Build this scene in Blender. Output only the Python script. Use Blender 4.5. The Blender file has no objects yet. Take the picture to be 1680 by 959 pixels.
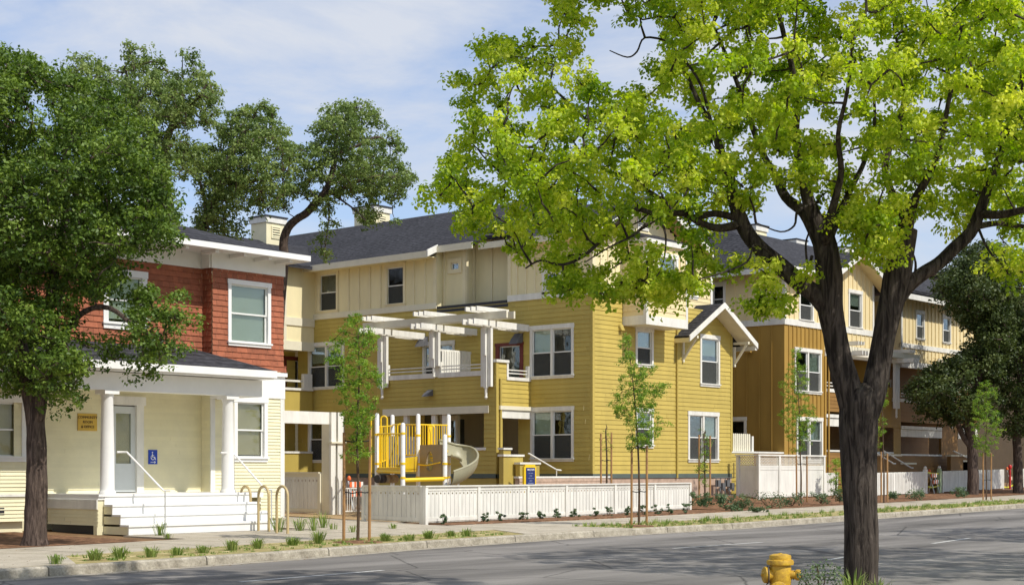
import bpy, math, random
import numpy as np
from mathutils import Vector, Matrix, noise as mnoise

# ------------------------------------------------------------------ camera, world, sun, exposure
SC = bpy.context.scene
COL = SC.collection
FOC, HZ, EYE = 2530.0, 772.0, 1.57           # focal length and horizon in photo pixels, eye height in metres
YAW = math.radians(40.5)                     # the view direction against the street (x = along the street, y = away from it)
cam = bpy.data.cameras.new('camera'); camo = bpy.data.objects.new('camera', cam); COL.objects.link(camo)
camo.location = (0, 0, EYE); camo.rotation_euler = (math.radians(90), 0, -(math.pi / 2 - YAW))
cam.sensor_width = 36; cam.lens = 36 * FOC / 1680; cam.shift_y = (HZ - 479.5) / 1680
cam.clip_start = 0.1; cam.clip_end = 6000
SC.camera = camo
SC.render.resolution_x = 1024; SC.render.resolution_y = 584

SUN_EL = math.radians(49)
w = bpy.data.worlds.new('World'); SC.world = w; w.use_nodes = True
nt = w.node_tree; nt.nodes.clear()
def N(nt, t, **k):
    n = nt.nodes.new(t)
    for a, b in k.items(): setattr(n, a, b)
    return n
out = N(nt, 'ShaderNodeOutputWorld'); bg = N(nt, 'ShaderNodeBackground'); bg.inputs['Strength'].default_value = 0.138
sky = N(nt, 'ShaderNodeTexSky', sky_type='NISHITA', sun_disc=False)
sky.sun_elevation = SUN_EL; sky.sun_rotation = math.radians(180)
sky.air_density = 1.0; sky.dust_density = 0.8; sky.ozone_density = 1.6
tc = N(nt, 'ShaderNodeTexCoord'); mp = N(nt, 'ShaderNodeMapping'); mp.inputs['Scale'].default_value = (1.0, 1.0, 3.4)
n1 = N(nt, 'ShaderNodeTexNoise'); n1.inputs['Scale'].default_value = 3.8; n1.inputs['Detail'].default_value = 11; n1.inputs['Roughness'].default_value = 0.6
n1.inputs['Distortion'].default_value = 0.5
rp = N(nt, 'ShaderNodeValToRGB'); rp.color_ramp.elements[0].position = 0.39; rp.color_ramp.elements[1].position = 0.64
rp.color_ramp.elements[0].color = (0.30, 0.30, 0.30, 1); rp.color_ramp.elements[1].color = (0.96, 0.96, 0.96, 1)
tint = N(nt, 'ShaderNodeMix', data_type='RGBA', blend_type='MULTIPLY'); tint.inputs[0].default_value = 1.0
tint.inputs[7].default_value = (0.92, 1.02, 1.2, 1)
mx = N(nt, 'ShaderNodeMix', data_type='RGBA'); mx.inputs[7].default_value = (5.1, 5.4, 6.0, 1)
L = nt.links.new
L(tc.outputs['Generated'], mp.inputs[0]); L(mp.outputs[0], n1.inputs['Vector']); L(n1.outputs['Fac'], rp.inputs[0])
L(sky.outputs[0], tint.inputs[6]); L(rp.outputs[0], mx.inputs[0]); L(tint.outputs[2], mx.inputs[6]); L(mx.outputs[2], bg.inputs[0]); L(bg.outputs[0], out.inputs[0])

sun = bpy.data.lights.new('sun', 'SUN'); sun.energy = 4.3; sun.angle = math.radians(0.53); sun.color = (1.0, 0.955, 0.87)
suno = bpy.data.objects.new('sun', sun); COL.objects.link(suno)
sd = Vector((0.02, -math.cos(SUN_EL), math.sin(SUN_EL)))          # towards the sun: square on to the street fronts
suno.rotation_euler = sd.to_track_quat('Z', 'Y').to_euler()
SC.view_settings.view_transform = 'Standard'; SC.view_settings.look = 'None'; SC.view_settings.gamma = 1.0
SC.view_settings.exposure = 0.0; SC.view_settings.use_curve_mapping = False
SC.cycles.max_bounces = 6; SC.cycles.transparent_max_bounces = 12; SC.cycles.use_denoising = True

# ------------------------------------------------------------------ survey helpers: a photo point on a known plane, in metres
FW = (math.cos(YAW), math.sin(YAW)); RT = (math.sin(YAW), -math.cos(YAW))
def ray(px, py):
    k = (px - 840) / FOC
    return FW[0] + RT[0] * k, FW[1] + RT[1] * k, (HZ - py) / FOC
def onL(u0, px, py):           # wall x = u0 -> (y, z)
    d = ray(px, py); t = u0 / d[0]; return t * d[1], EYE + t * d[2]
def onR(v0, px, py):           # wall y = v0 -> (x, z)
    d = ray(px, py); t = v0 / d[1]; return t * d[0], EYE + t * d[2]
def onG(px, py, z=0.17):
    d = ray(px, py); t = (z - EYE) / d[2]; return t * d[0], t * d[1]
def at(px, py, t):
    d = ray(px, py); return Vector((t * d[0], t * d[1], EYE + t * d[2]))
V, U = 33.54, 43.69            # street front and side wall of the yellow house
def zr(u): return 0.0105 * min(max(0.0, u - 36), 90)
def zy(u, v):                  # yard level
    z = zr(u) + 0.15 + 0.0175 * min(max(v - 28, 0), 6)
    if 42 < u < 58: z += 0.2 * min(max((v - 31.8) / 1.7, 0), 1) * min(1, (u - 42) / 2) * min(1, (58 - u) / 2)
    return z
KERB = [(-60, 16.0), (-10, 18.2), (8, 19.8), (14, 20.25), (18, 20.8), (22, 21.6), (28, 22.35), (37, 22.7), (50, 22.7), (70, 22.9), (120, 24), (200, 30), (320, 45)]
def kv(u):
    return float(np.interp(u, [a for a, b in KERB], [b for a, b in KERB]))
RND = random.Random(7)

# ------------------------------------------------------------------ materials
MATS = {}
def newmat(name):
    m = bpy.data.materials.new(name); m.use_nodes = True; t = m.node_tree
    b = t.nodes['Principled BSDF']; MATS[name] = m
    return m, t, b
def mat(name, col, rough=0.6, var=0.12, scale=3.0, bump=0.0, bscale=40, metal=0.0, col2=None, streak=False, spec=0.4, boards=0.0):
    if name in MATS: return MATS[name]
    m, t, b = newmat(name)
    b.inputs['Roughness'].default_value = rough; b.inputs['Metallic'].default_value = metal; b.inputs['Specular IOR Level'].default_value = spec
    g = N(t, 'ShaderNodeNewGeometry'); mpn = N(t, 'ShaderNodeMapping')
    mpn.inputs['Scale'].default_value = (1, 1, 0.25) if streak else (1, 1, 1)
    t.links.new(g.outputs['Position'], mpn.inputs[0])
    n = N(t, 'ShaderNodeTexNoise'); n.inputs['Scale'].default_value = scale; n.inputs['Detail'].default_value = 6; n.inputs['Roughness'].default_value = 0.65
    t.links.new(mpn.outputs[0], n.inputs['Vector'])
    r = N(t, 'ShaderNodeValToRGB'); r.color_ramp.elements[0].position = 0.3; r.color_ramp.elements[1].position = 0.7
    c2 = col2 if col2 else tuple(c * (1 - var * 1.6) for c in col)
    r.color_ramp.elements[0].color = (*c2, 1); r.color_ramp.elements[1].color = (*[min(1, c * (1 + var * 0.5)) for c in col], 1)
    t.links.new(n.outputs['Fac'], r.inputs[0]); t.links.new(r.outputs[0], b.inputs['Base Color'])
    if boards:                                    # every board or shingle has faded a little differently
        a_ = N(t, 'ShaderNodeAttribute', attribute_name='tone'); m_ = N(t, 'ShaderNodeMath', operation='MULTIPLY_ADD'); m_.inputs[1].default_value = boards; m_.inputs[2].default_value = 1 - boards / 2
        h_ = N(t, 'ShaderNodeHueSaturation'); t.links.new(a_.outputs['Fac'], m_.inputs[0]); t.links.new(m_.outputs[0], h_.inputs['Value']); t.links.new(r.outputs[0], h_.inputs['Color']); t.links.new(h_.outputs[0], b.inputs['Base Color'])
    if bump:
        n2 = N(t, 'ShaderNodeTexNoise'); n2.inputs['Scale'].default_value = bscale; n2.inputs['Detail'].default_value = 5
        t.links.new(g.outputs['Position'], n2.inputs['Vector'])
        bp = N(t, 'ShaderNodeBump'); bp.inputs['Strength'].default_value = bump; bp.inputs['Distance'].default_value = 0.02
        t.links.new(n2.outputs['Fac'], bp.inputs['Height']); t.links.new(bp.outputs[0], b.inputs['Normal'])
    return m
def leafmat(name, c_dark, c_mid, c_light, trans=0.45, warm=None):
    m, t, b = newmat(name)
    at_ = N(t, 'ShaderNodeAttribute', attribute_name='tone')
    r = N(t, 'ShaderNodeValToRGB'); e = r.color_ramp.elements
    e[0].position = 0.0; e[0].color = (*c_dark, 1); e[1].position = 1.0; e[1].color = (*c_light, 1)
    x = e.new(0.5); x.color = (*c_mid, 1)
    if warm: y = e.new(0.985); y.color = (*c_light, 1); e[-1].color = (*warm, 1)
    t.links.new(at_.outputs['Fac'], r.inputs[0]); t.links.new(r.outputs[0], b.inputs['Base Color'])
    b.inputs['Roughness'].default_value = 0.5; b.inputs['Specular IOR Level'].default_value = 0.35
    tr = N(t, 'ShaderNodeBsdfTranslucent'); ms = N(t, 'ShaderNodeMixShader'); ms.inputs[0].default_value = trans
    hs = N(t, 'ShaderNodeHueSaturation'); hs.inputs['Value'].default_value = 1.5; hs.inputs['Saturation'].default_value = 1.1
    t.links.new(r.outputs[0], hs.inputs['Color']); t.links.new(hs.outputs[0], tr.inputs['Color'])
    o = t.nodes['Material Output']
    t.links.new(b.outputs[0], ms.inputs[1]); t.links.new(tr.outputs[0], ms.inputs[2]); t.links.new(ms.outputs[0], o.inputs[0])
    return m
def glassmat(name, tintc=(0.88, 0.89, 0.86)):
    m, t, b = newmat(name); t.nodes.remove(b)
    tr = N(t, 'ShaderNodeBsdfTransparent'); tr.inputs[0].default_value = (*tintc, 1)
    gl = N(t, 'ShaderNodeBsdfGlossy'); gl.inputs['Roughness'].default_value = 0.03; gl.inputs[0].default_value = (0.9, 0.95, 1, 1)
    fr = N(t, 'ShaderNodeFresnel'); fr.inputs[0].default_value = 1.5
    ad = N(t, 'ShaderNodeMath', operation='MULTIPLY_ADD'); ad.inputs[1].default_value = 0.7; ad.inputs[2].default_value = 0.0; ad.use_clamp = True
    g = N(t, 'ShaderNodeNewGeometry'); nz = N(t, 'ShaderNodeTexNoise'); nz.inputs['Scale'].default_value = 1.2
    bp = N(t, 'ShaderNodeBump'); bp.inputs['Strength'].default_value = 0.25; bp.inputs['Distance'].default_value = 0.05
    t.links.new(g.outputs['Position'], nz.inputs['Vector']); t.links.new(nz.outputs['Fac'], bp.inputs['Height']); t.links.new(bp.outputs[0], gl.inputs['Normal'])
    ms = N(t, 'ShaderNodeMixShader'); t.links.new(fr.outputs[0], ad.inputs[0]); t.links.new(ad.outputs[0], ms.inputs[0])
    t.links.new(tr.outputs[0], ms.inputs[1]); t.links.new(gl.outputs[0], ms.inputs[2]); t.links.new(ms.outputs[0], t.nodes['Material Output'].inputs[0])
    return m
def roofmat(name, c):
    m, t, b = newmat(name); b.inputs['Roughness'].default_value = 0.9; b.inputs['Specular IOR Level'].default_value = 0.2
    g = N(t, 'ShaderNodeNewGeometry')
    def noise(s, v): 
        mpn = N(t, 'ShaderNodeMapping'); mpn.inputs['Scale'].default_value = v
        n = N(t, 'ShaderNodeTexNoise'); n.inputs['Scale'].default_value = s; n.inputs['Detail'].default_value = 4
        t.links.new(g.outputs['Position'], mpn.inputs[0]); t.links.new(mpn.outputs[0], n.inputs['Vector']); return n
    a = noise(6, (1, 1, 3)); d = noise(0.5, (1, 1, 1)); s = N(t, 'ShaderNodeTexWave'); s.bands_direction = 'Z'; s.wave_profile = 'SAW'
    s.inputs['Scale'].default_value = 2.6; s.inputs['Distortion'].default_value = 0.6; s.inputs['Detail'].default_value = 2
    t.links.new(g.outputs['Position'], s.inputs['Vector'])
    r = N(t, 'ShaderNodeValToRGB'); r.color_ramp.elements[0].position = 0.35; r.color_ramp.elements[1].position = 0.68
    r.color_ramp.elements[0].color = (*[x * 0.55 for x in c], 1); r.color_ramp.elements[1].color = (*[x * 1.5 for x in c], 1)
    t.links.new(a.outputs['Fac'], r.inputs[0])
    r2 = N(t, 'ShaderNodeMix', data_type='RGBA', blend_type='MULTIPLY'); r2.inputs[0].default_value = 0.6
    t.links.new(r.outputs[0], r2.inputs[6]); t.links.new(s.outputs['Color'], r2.inputs[7])
    r3 = N(t, 'ShaderNodeMix', data_type='RGBA', blend_type='OVERLAY'); r3.inputs[0].default_value = 0.35
    t.links.new(r2.outputs[2], r3.inputs[6]); t.links.new(d.outputs['Fac'], r3.inputs[7]); t.links.new(r3.outputs[2], b.inputs['Base Color'])
    bp = N(t, 'ShaderNodeBump'); bp.inputs['Strength'].default_value = 0.6; bp.inputs['Distance'].default_value = 0.03
    t.links.new(s.outputs['Fac'], bp.inputs['Height']); t.links.new(bp.outputs[0], b.inputs['Normal'])
    return m
def barkmat(name, c, c2, sc=1.0):
    m, t, b = newmat(name); b.inputs['Roughness'].default_value = 0.95; b.inputs['Specular IOR Level'].default_value = 0.15
    g = N(t, 'ShaderNodeNewGeometry'); mpn = N(t, 'ShaderNodeMapping'); mpn.inputs['Scale'].default_value = (sc, sc, 0.13 * sc)
    t.links.new(g.outputs['Position'], mpn.inputs[0])
    v = N(t, 'ShaderNodeTexVoronoi', feature='F1'); v.inputs['Scale'].default_value = 26; v.inputs['Randomness'].default_value = 1
    n = N(t, 'ShaderNodeTexNoise'); n.inputs['Scale'].default_value = 24; n.inputs['Detail'].default_value = 6; n.inputs['Roughness'].default_value = 0.62
    n.inputs['Distortion'].default_value = 0.7
    t.links.new(mpn.outputs[0], n.inputs['Vector']); t.links.new(n.outputs['Color'], v.inputs['Vector'])
    v.inputs['Scale'].default_value = 9
    r = N(t, 'ShaderNodeValToRGB'); r.color_ramp.elements[0].position = 0.38; r.color_ramp.elements[1].position = 0.66
    r.color_ramp.elements[0].color = (*c2, 1); r.color_ramp.elements[1].color = (*c, 1)
    t.links.new(n.outputs['Fac'], r.inputs[0]); t.links.new(r.outputs[0], b.inputs['Base Color'])
    bp = N(t, 'ShaderNodeBump'); bp.inputs['Strength'].default_value = 1.0; bp.inputs['Distance'].default_value = 0.05 / sc
    t.links.new(n.outputs['Fac'], bp.inputs['Height']); t.links.new(bp.outputs[0], b.inputs['Normal'])
    return m

WHITE = mat('white_paint', (0.79, 0.77, 0.70), 0.55, 0.12, 3.5, 0.12, 30, streak=True)
PORCHW = mat('porch_white', (0.82, 0.81, 0.78), 0.5, 0.05, 2.0, 0.05, 30)
YEL = mat('mustard_siding', (0.525, 0.40, 0.095), 0.62, 0.10, 1.3, 0.12, 50, streak=True, boards=.12)
CRM = mat('cream_board', (0.83, 0.735, 0.45), 0.62, 0.07, 1.3, 0.10, 50, streak=True)
CRMT = mat('cream_trim', (0.80, 0.71, 0.47), 0.6, 0.06, 2)
BUFF = mat('buff_trim', (0.76, 0.71, 0.55), 0.6, 0.06, 2)
ORG = mat('ochre_board', (0.40, 0.24, 0.05), 0.62, 0.12, 1.3, 0.10, 50, streak=True)
ORS = mat('brown_siding', (0.30, 0.16, 0.045), 0.65, 0.12, 1.3, 0.1, 50, streak=True, boards=.12)
CRO = mat('pale_cream_board', (0.80, 0.66, 0.37), 0.62, 0.07, 1.3, 0.10, 50, streak=True)
RED = mat('brick_red_shingle', (0.37, 0.118, 0.058), 0.75, 0.16, 9.0, 0.25, 60, boards=.34)
LCR = mat('pale_yellow_siding', (0.81, 0.755, 0.51), 0.6, 0.06, 1.5, 0.08, 50, boards=.06)
SLATE = mat('slate_band', (0.10, 0.13, 0.115), 0.7)
STONE = mat('pink_stone', (0.50, 0.36, 0.27), 0.9, 0.2, 6.0, 0.4, 25)
ROOF = roofmat('dark_shingle', (0.056, 0.056, 0.064))
GLASS = glassmat('window_glass'); 
BLIND = mat('pale_blind', (0.62, 0.74, 0.60), 0.8, 0.05); BLINDT = mat('tan_blind', (0.74, 0.66, 0.42), 0.8, 0.08)
SCREEN = None
ROOM = mat('room_dark', (0.06, 0.065, 0.055), 0.9, 0.3, 1.0); SCREENM, _t, _b = newmat('insect_screen'); _b.inputs['Base Color'].default_value = (.055, .058, .052, 1); _b.inputs['Roughness'].default_value = .8; _b.inputs['Alpha'].default_value = .72
DARK = mat('dark_metal', (0.03, 0.03, 0.035), 0.5)
SASH = mat('sash_white', (0.80, 0.80, 0.76), 0.45, 0.03)
DOORR = mat('maroon_door', (0.16, 0.025, 0.02), 0.5)
SOFF = mat('soffit_wood', (0.55, 0.38, 0.17), 0.7, 0.1, 3)
STEEL = mat('pale_steel', (0.62, 0.62, 0.60), 0.4, 0.05, metal=0.3)

# ------------------------------------------------------------------ mesh helpers
WP = {}          # world origin of every parentable object
def link(o, parent, loc):
    COL.objects.link(o)
    loc = Vector(loc)
    WP[o.name] = loc
    if parent is not None:
        o.parent = parent; o.location = loc - WP[parent.name]
    else: o.location = loc
    return o
def thing(name, label, cat, loc, group=None, kind=None):
    o = bpy.data.objects.new(name, None); o.empty_display_size = 0.3; link(o, None, loc); o['label'] = label; o['category'] = cat
    if group: o['group'] = group
    return o
def tag(o, label=None, cat=None, group=None, kind=None):
    for k, x in (('label', label), ('category', cat), ('group', group), ('kind', kind)):
        if x: o[k] = x
    return o
class MB:
    def __init__(s): s.v = []; s.f = []; s.smooth = False
    def quad(s, a, b, c, d): i = len(s.v); s.v += [a, b, c, d]; s.f.append((i, i + 1, i + 2, i + 3)); return s
    def poly(s, pts): i = len(s.v); s.v += list(pts); s.f.append(tuple(range(i, i + len(pts)))); return s
    def box(s, x0, x1, y0, y1, z0, z1):
        if x0 > x1: x0, x1 = x1, x0
        if y0 > y1: y0, y1 = y1, y0
        if z0 > z1: z0, z1 = z1, z0
        i = len(s.v)
        s.v += [(x0, y0, z0), (x1, y0, z0), (x1, y1, z0), (x0, y1, z0), (x0, y0, z1), (x1, y0, z1), (x1, y1, z1), (x0, y1, z1)]
        s.f += [tuple(i + k for k in f) for f in ((0, 3, 2, 1), (4, 5, 6, 7), (0, 1, 5, 4), (1, 2, 6, 5), (2, 3, 7, 6), (3, 0, 4, 7))]
        return s
    def fb(s, F, P, a0, a1, z0, z1, d0, d1):      # box on a wall: F 'R' = street front y=P, 'L' = side wall x=P; d outwards
        if F == 'R': return s.box(a0, a1, P - d1, P - d0, z0, z1)
        return s.box(P - d1, P - d0, a0, a1, z0, z1)
    def bar(s, p, q, w, h=None):                  # square bar between two points
        p = Vector(p); q = Vector(q); h = h or w; d = (q - p).normalized()
        up = Vector((0, 0, 1)) if abs(d.z) < 0.95 else Vector((1, 0, 0))
        a = d.cross(up).normalized() * w / 2; b = a.cross(d).normalized() * h / 2
        i = len(s.v); s.v += [tuple(x) for x in (p - a - b, p + a - b, p + a + b, p - a + b, q - a - b, q + a - b, q + a + b, q - a + b)]
        s.f += [tuple(i + k for k in f) for f in ((0, 3, 2, 1), (4, 5, 6, 7), (0, 1, 5, 4), (1, 2, 6, 5), (2, 3, 7, 6), (3, 0, 4, 7))]
        return s
    def tube(s, pts, rad, n=8, cap=True, lump=0.0, seed=0.0):
        pts = [Vector(p) for p in pts]; m = len(pts)
        if not hasattr(rad, '__len__'): rad = [rad] * m
        base = len(s.v); pa = None
        for k in range(m):
            d = (pts[min(k + 1, m - 1)] - pts[max(k - 1, 0)]).normalized()
            if pa is None:
                up = Vector((0, 0, 1)) if abs(d.z) < 0.9 else Vector((1, 0, 0)); a = d.cross(up).normalized()
            else: a = (pa - d * pa.dot(d)).normalized()
            pa = a; b = d.cross(a)
            for j in range(n):
                th = 2 * math.pi * j / n; r = rad[k]
                if lump:
                    q = pts[k] * 2.2 + Vector((math.cos(th), math.sin(th), seed)) * 1.3
                    r *= 1 + lump * mnoise.noise(q) + lump * 0.5 * mnoise.noise(q * 3.1)
                s.v.append(tuple(pts[k] + (a * math.cos(th) + b * math.sin(th)) * r))
        for k in range(m - 1):
            for j in range(n):
                s.f.append((base + k * n + j, base + k * n + (j + 1) % n, base + (k + 1) * n + (j + 1) % n, base + (k + 1) * n + j))
        if cap: s.f.append(tuple(base + j for j in reversed(range(n)))); s.f.append(tuple(base + (m - 1) * n + j for j in range(n)))
        s.smooth = True; return s
    def lathe(s, c, prof, n=16):                  # prof [(r, z)]
        base = len(s.v)
        for r, z in prof:
            for j in range(n): th = 2 * math.pi * j / n; s.v.append((c[0] + r * math.cos(th), c[1] + r * math.sin(th), c[2] + z))
        for k in range(len(prof) - 1):
            for j in range(n): s.f.append((base + k * n + j, base + k * n + (j + 1) % n, base + (k + 1) * n + (j + 1) % n, base + (k + 1) * n + j))
        s.f.append(tuple(base + j for j in reversed(range(n)))); s.f.append(tuple(base + (len(prof) - 1) * n + j for j in range(n)))
        s.smooth = True; return s
    def slab(s, poly, th):                        # planar polygon given a thickness straight down
        k = len(poly); i = len(s.v); s.v += [tuple(p) for p in poly] + [(p[0], p[1], p[2] - th) for p in poly]
        s.f.append(tuple(range(i, i + k))); s.f.append(tuple(i + k + j for j in reversed(range(k))))
        for j in range(k): s.f.append((i + j, i + k + j, i + k + (j + 1) % k, i + (j + 1) % k))
        return s
    def mesh(s, name, m, loc=(0, 0, 0)):
        me = bpy.data.meshes.new(name); l = loc
        me.from_pydata([(v[0] - l[0], v[1] - l[1], v[2] - l[2]) for v in s.v], [], s.f)
        for x in (m if isinstance(m, (list, tuple)) else [m]): me.materials.append(x)
        if s.smooth:
            me.polygons.foreach_set('use_smooth', [True] * len(me.polygons))
            try: me.set_sharp_from_angle(angle=math.radians(40))
            except Exception: pass
        me.update(); return me
    def build(s, name, m, parent=None, loc=None):
        if loc is None:
            a = np.array(s.v); loc = (float((a[:, 0].min() + a[:, 0].max()) / 2), float((a[:, 1].min() + a[:, 1].max()) / 2), float(a[:, 2].min()))
        return link(bpy.data.objects.new(name, s.mesh(name, m, loc)), parent, loc)
def each(b, name, m, parent):
    """every 8-vertex block collected in b becomes an object of its own"""
    for i in range(0, len(b.v), 8):
        c = MB(); c.v = b.v[i:i + 8]; c.f = [tuple(x - i for x in f) for f in b.f if i <= f[0] < i + 8]; c.build(name, m, parent)
def inst(name, me, parent, loc, rz=0.0, sc=None):
    o = bpy.data.objects.new(name, me); link(o, parent, loc)
    if rz: o.rotation_euler[2] = rz
    if sc: o.scale = sc
    return o
def struct(o, kind='structure'): o['kind'] = kind; return o
def copy_thing(o, dloc, label=None, rz=0.0, scale=None):
    c = o.copy(); COL.objects.link(c); c.location = o.location + Vector(dloc); WP[c.name] = WP[o.name] + Vector(dloc)
    if label: c['label'] = label
    if rz: c.rotation_euler[2] += rz
    if scale: c.scale = scale
    for ch in list(o.children):
        d = ch.copy(); COL.objects.link(d); d.parent = c
        for g in list(ch.children):
            e = g.copy(); COL.objects.link(e); e.parent = d
    return c

def lap(name, m, parent, F, P, a0, a1, z0, z1, e=0.16, holes=(), clip=None, prot=0.018, stuff=True, blen=None):
    """Real lapped boards: every course a tilted strip with its own lower lip; holes = [(a0,a1,z0,z1)]."""
    b = MB()
    def pt(a, z, d): return (a, P - d, z) if F == 'R' else (P - d, a, z)
    k = 0; z = z0; tones = []; rgl = random.Random(int(z0 * 100) + int(a0 * 37)); bl = blen or (2.6, 4.6)
    A0, A1 = (a0, a1) if not clip else (min(a0, a1) - 1, max(a0, a1) + 1)
    while z < z1 - 1e-4:
        jt = []; x = A0 - rgl.uniform(0, bl[1])
        while x < A1: jt.append(x); x += rgl.uniform(*bl)
        jt.append(x); bt = [rgl.random() for _ in jt]; bp = [rgl.uniform(-.0015, .0015) for _ in jt]
        zt = min(z + e, z1); cuts = sorted({z, zt} | {h for q in holes for h in q[2:4] if z < h < zt})
        for c0, c1 in zip(cuts[:-1], cuts[1:]):
            mid = (c0 + c1) / 2; lo, hi = (a0, a1)
            if clip: lo, hi = clip(mid); 
            if hi <= lo: continue
            segs = [(lo, hi)]
            for q in holes:
                if q[2] < mid < q[3]:
                    ns = []
                    for s0, s1 in segs:
                        if q[1] <= s0 or q[0] >= s1: ns.append((s0, s1)); continue
                        if q[0] > s0: ns.append((s0, q[0]))
                        if q[1] < s1: ns.append((q[1], s1))
                    segs = ns
            d0 = prot * (1 - (c0 - z) / e) + 0.004; d1 = prot * (1 - (c1 - z) / e) + 0.004
            cutsegs = []
            for s0, s1 in segs:
                for q in range(len(jt) - 1):
                    x0, x1 = max(s0, jt[q] + .0025), min(s1, jt[q + 1] - .0025)
                    if x1 - x0 > .01: cutsegs.append((x0, x1, q))
            for s0, s1, q in cutsegs:
                d0 = prot * (1 - (c0 - z) / e) + 0.004 + bp[q]; d1 = prot * (1 - (c1 - z) / e) + 0.004 + bp[q]
                tones.append(bt[q])
                if c0 == z: tones.append(bt[q])
                b.quad(pt(s0, c0, d0), pt(s1, c0, d0), pt(s1, c1, d1), pt(s0, c1, d1))
                if c0 == z: b.quad(pt(s0, c0, 0.0), pt(s1, c0, 0.0), pt(s1, c0, d0), pt(s0, c0, d0))
        z = zt
    o = b.build(name, m, parent)
    o.data.attributes.new('tone', 'FLOAT', 'FACE').data.foreach_set('value', tones)
    if stuff: o['kind'] = 'stuff'
    return o
def flat(name, m, parent, F, P, a0, a1, z0, z1, holes=(), clip=None, step=0.2):
    b = MB()
    cuts = sorted({z0, z1} | {h for q in holes for h in q[2:4] if z0 < h < z1} | (set(np.arange(z0, z1, step)) if clip else set()))
    for c0, c1 in zip(cuts[:-1], cuts[1:]):
        mid = (c0 + c1) / 2; lo, hi = (a0, a1) if not clip else clip(mid)
        if hi <= lo: continue
        segs = [(lo, hi)]
        for q in holes:
            if q[2] < mid < q[3]:
                ns = []
                for s0, s1 in segs:
                    if q[1] <= s0 or q[0] >= s1: ns.append((s0, s1)); continue
                    if q[0] > s0: ns.append((s0, q[0]))
                    if q[1] < s1: ns.append((q[1], s1))
                segs = ns
        for s0, s1 in segs: b.fb(F, P, s0, s1, c0, c1, -0.12, 0.0)
    return b.build(name, m, parent)
def battens(m, parent, F, P, a0, a1, z0, z1, step=0.41, w=0.05, holes=(), ztop=None, d=0.04):
    cache = {}
    n = max(1, int(round((a1 - a0) / step)))
    for i in range(1, n):
        a = a0 + (a1 - a0) * i / n; segs = [(z0, ztop(a) if ztop else z1)]
        for q in holes:
            if q[0] - w / 2 < a < q[1] + w / 2:
                ns = []
                for s0, s1 in segs:
                    if q[3] <= s0 or q[2] >= s1: ns.append((s0, s1)); continue
                    if q[2] > s0 + 0.05: ns.append((s0, q[2]))
                    if q[3] < s1 - 0.05: ns.append((q[3], s1))
                segs = ns
        for s0, s1 in segs:
            if s1 - s0 < 0.06: continue
            h = round(s1 - s0, 3)
            if h not in cache: cache[h] = MB().fb(F, 0, -w / 2, w / 2, 0, h, 0.0, d).mesh('batten', m)
            inst('batten', cache[h], parent, (a, P, s0) if F == 'R' else (P, a, s0))
def hip(b, e0, th=0.0): pass
def window(parent, F, P, a0, a1, z0, z1, units=1, blind=0.5, casing=0.11, head=0.16, m=None, bm=None, sill=True, hung=True, bl=0.62, label=None, screen=True):
    """a0..z1 is the outside of the casing. window (casing) > sash, pane, blind, room."""
    m = m or WHITE; bm = bm or BLIND
    i0, i1, j0, j1 = a0 + casing, a1 - casing, z0 + casing, z1 - head
    b = MB()
    b.fb(F, P, a0, i0, z0 + casing, z1 - head, -0.1, 0.045); b.fb(F, P, i1, a1, z0 + casing, z1 - head, -0.1, 0.045)
    b.fb(F, P, a0 - 0.02, a1 + 0.02, z1 - head, z1, -0.1, 0.055); b.fb(F, P, a0, a1, z0, z0 + casing, -0.1, 0.05)
    if sill: b.fb(F, P, a0 - 0.03, a1 + 0.03, z0 + casing - 0.03, z0 + casing + 0.012, -0.05, 0.085)
    for k in range(1, units):
        c = i0 + (i1 - i0) * k / units; b.fb(F, P, c - 0.05, c + 0.05, j0, j1, -0.1, 0.04)
    wo = b.build('window', m, parent)
    if label: wo['label'] = label
    r = MB(); e = 0.45
    for (A0, A1, Z0, Z1, D0, D1) in ((i0, i1, j0, j1, -e - .02, -e), (i0 - .02, i0, j0, j1, -e, -.1), (i1, i1 + .02, j0, j1, -e, -.1), (i0, i1, j0 - .02, j0, -e, -.1), (i0, i1, j1, j1 + .02, -e, -.1)):
        r.fb(F, P, A0, A1, Z0, Z1, D0, D1)
    r.build('room_recess', ROOM, wo)
    wd = (i1 - i0) / units
    for k in range(units):
        u0 = i0 + wd * k + (0.05 if k else 0); u1 = i0 + wd * (k + 1) - (0.05 if k < units - 1 else 0)
        zm = (j0 + j1) / 2; fr = 0.04
        for lo, hi, dd in (((j0, zm + .02, -0.045), (zm - .02, j1, -0.015)) if hung else ((j0, j1, -0.03),)):
            s = MB(); s.fb(F, P, u0, u0 + fr, lo + fr, hi - fr, dd - .03, dd); s.fb(F, P, u1 - fr, u1, lo + fr, hi - fr, dd - .03, dd)
            s.fb(F, P, u0, u1, lo, lo + fr, dd - .03, dd); s.fb(F, P, u0, u1, hi - fr, hi, dd - .03, dd)
            s.build('sash', SASH, wo)
            MB().fb(F, P, u0 + fr, u1 - fr, lo + fr, hi - fr, dd - .018, dd - .012).build('pane', GLASS, wo)
            if hung and lo == j0 and screen: MB().fb(F, P, u0 + fr * .5, u1 - fr * .5, lo + fr * .5, hi - fr, dd + .004, dd + .008).build('insect_screen', SCREENM, wo)
        if 0 < blind < .9: blind *= RND.choice((.8, .95, 1, 1.1, 1.25))
    if blind > 0:
            bb = MB(); zb = j1 - (j1 - j0) * blind; g = 0.03
            bb.fb(F, P, u0 + g, u1 - g, zb, j1 - 0.01, -0.11, -0.10); bb.build('blind', bm, wo)
    return wo
def hole(a0, a1, z0, z1, c=0.06): return (a0 + c, a1 - c, z0 + c, z1 - c)
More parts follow.
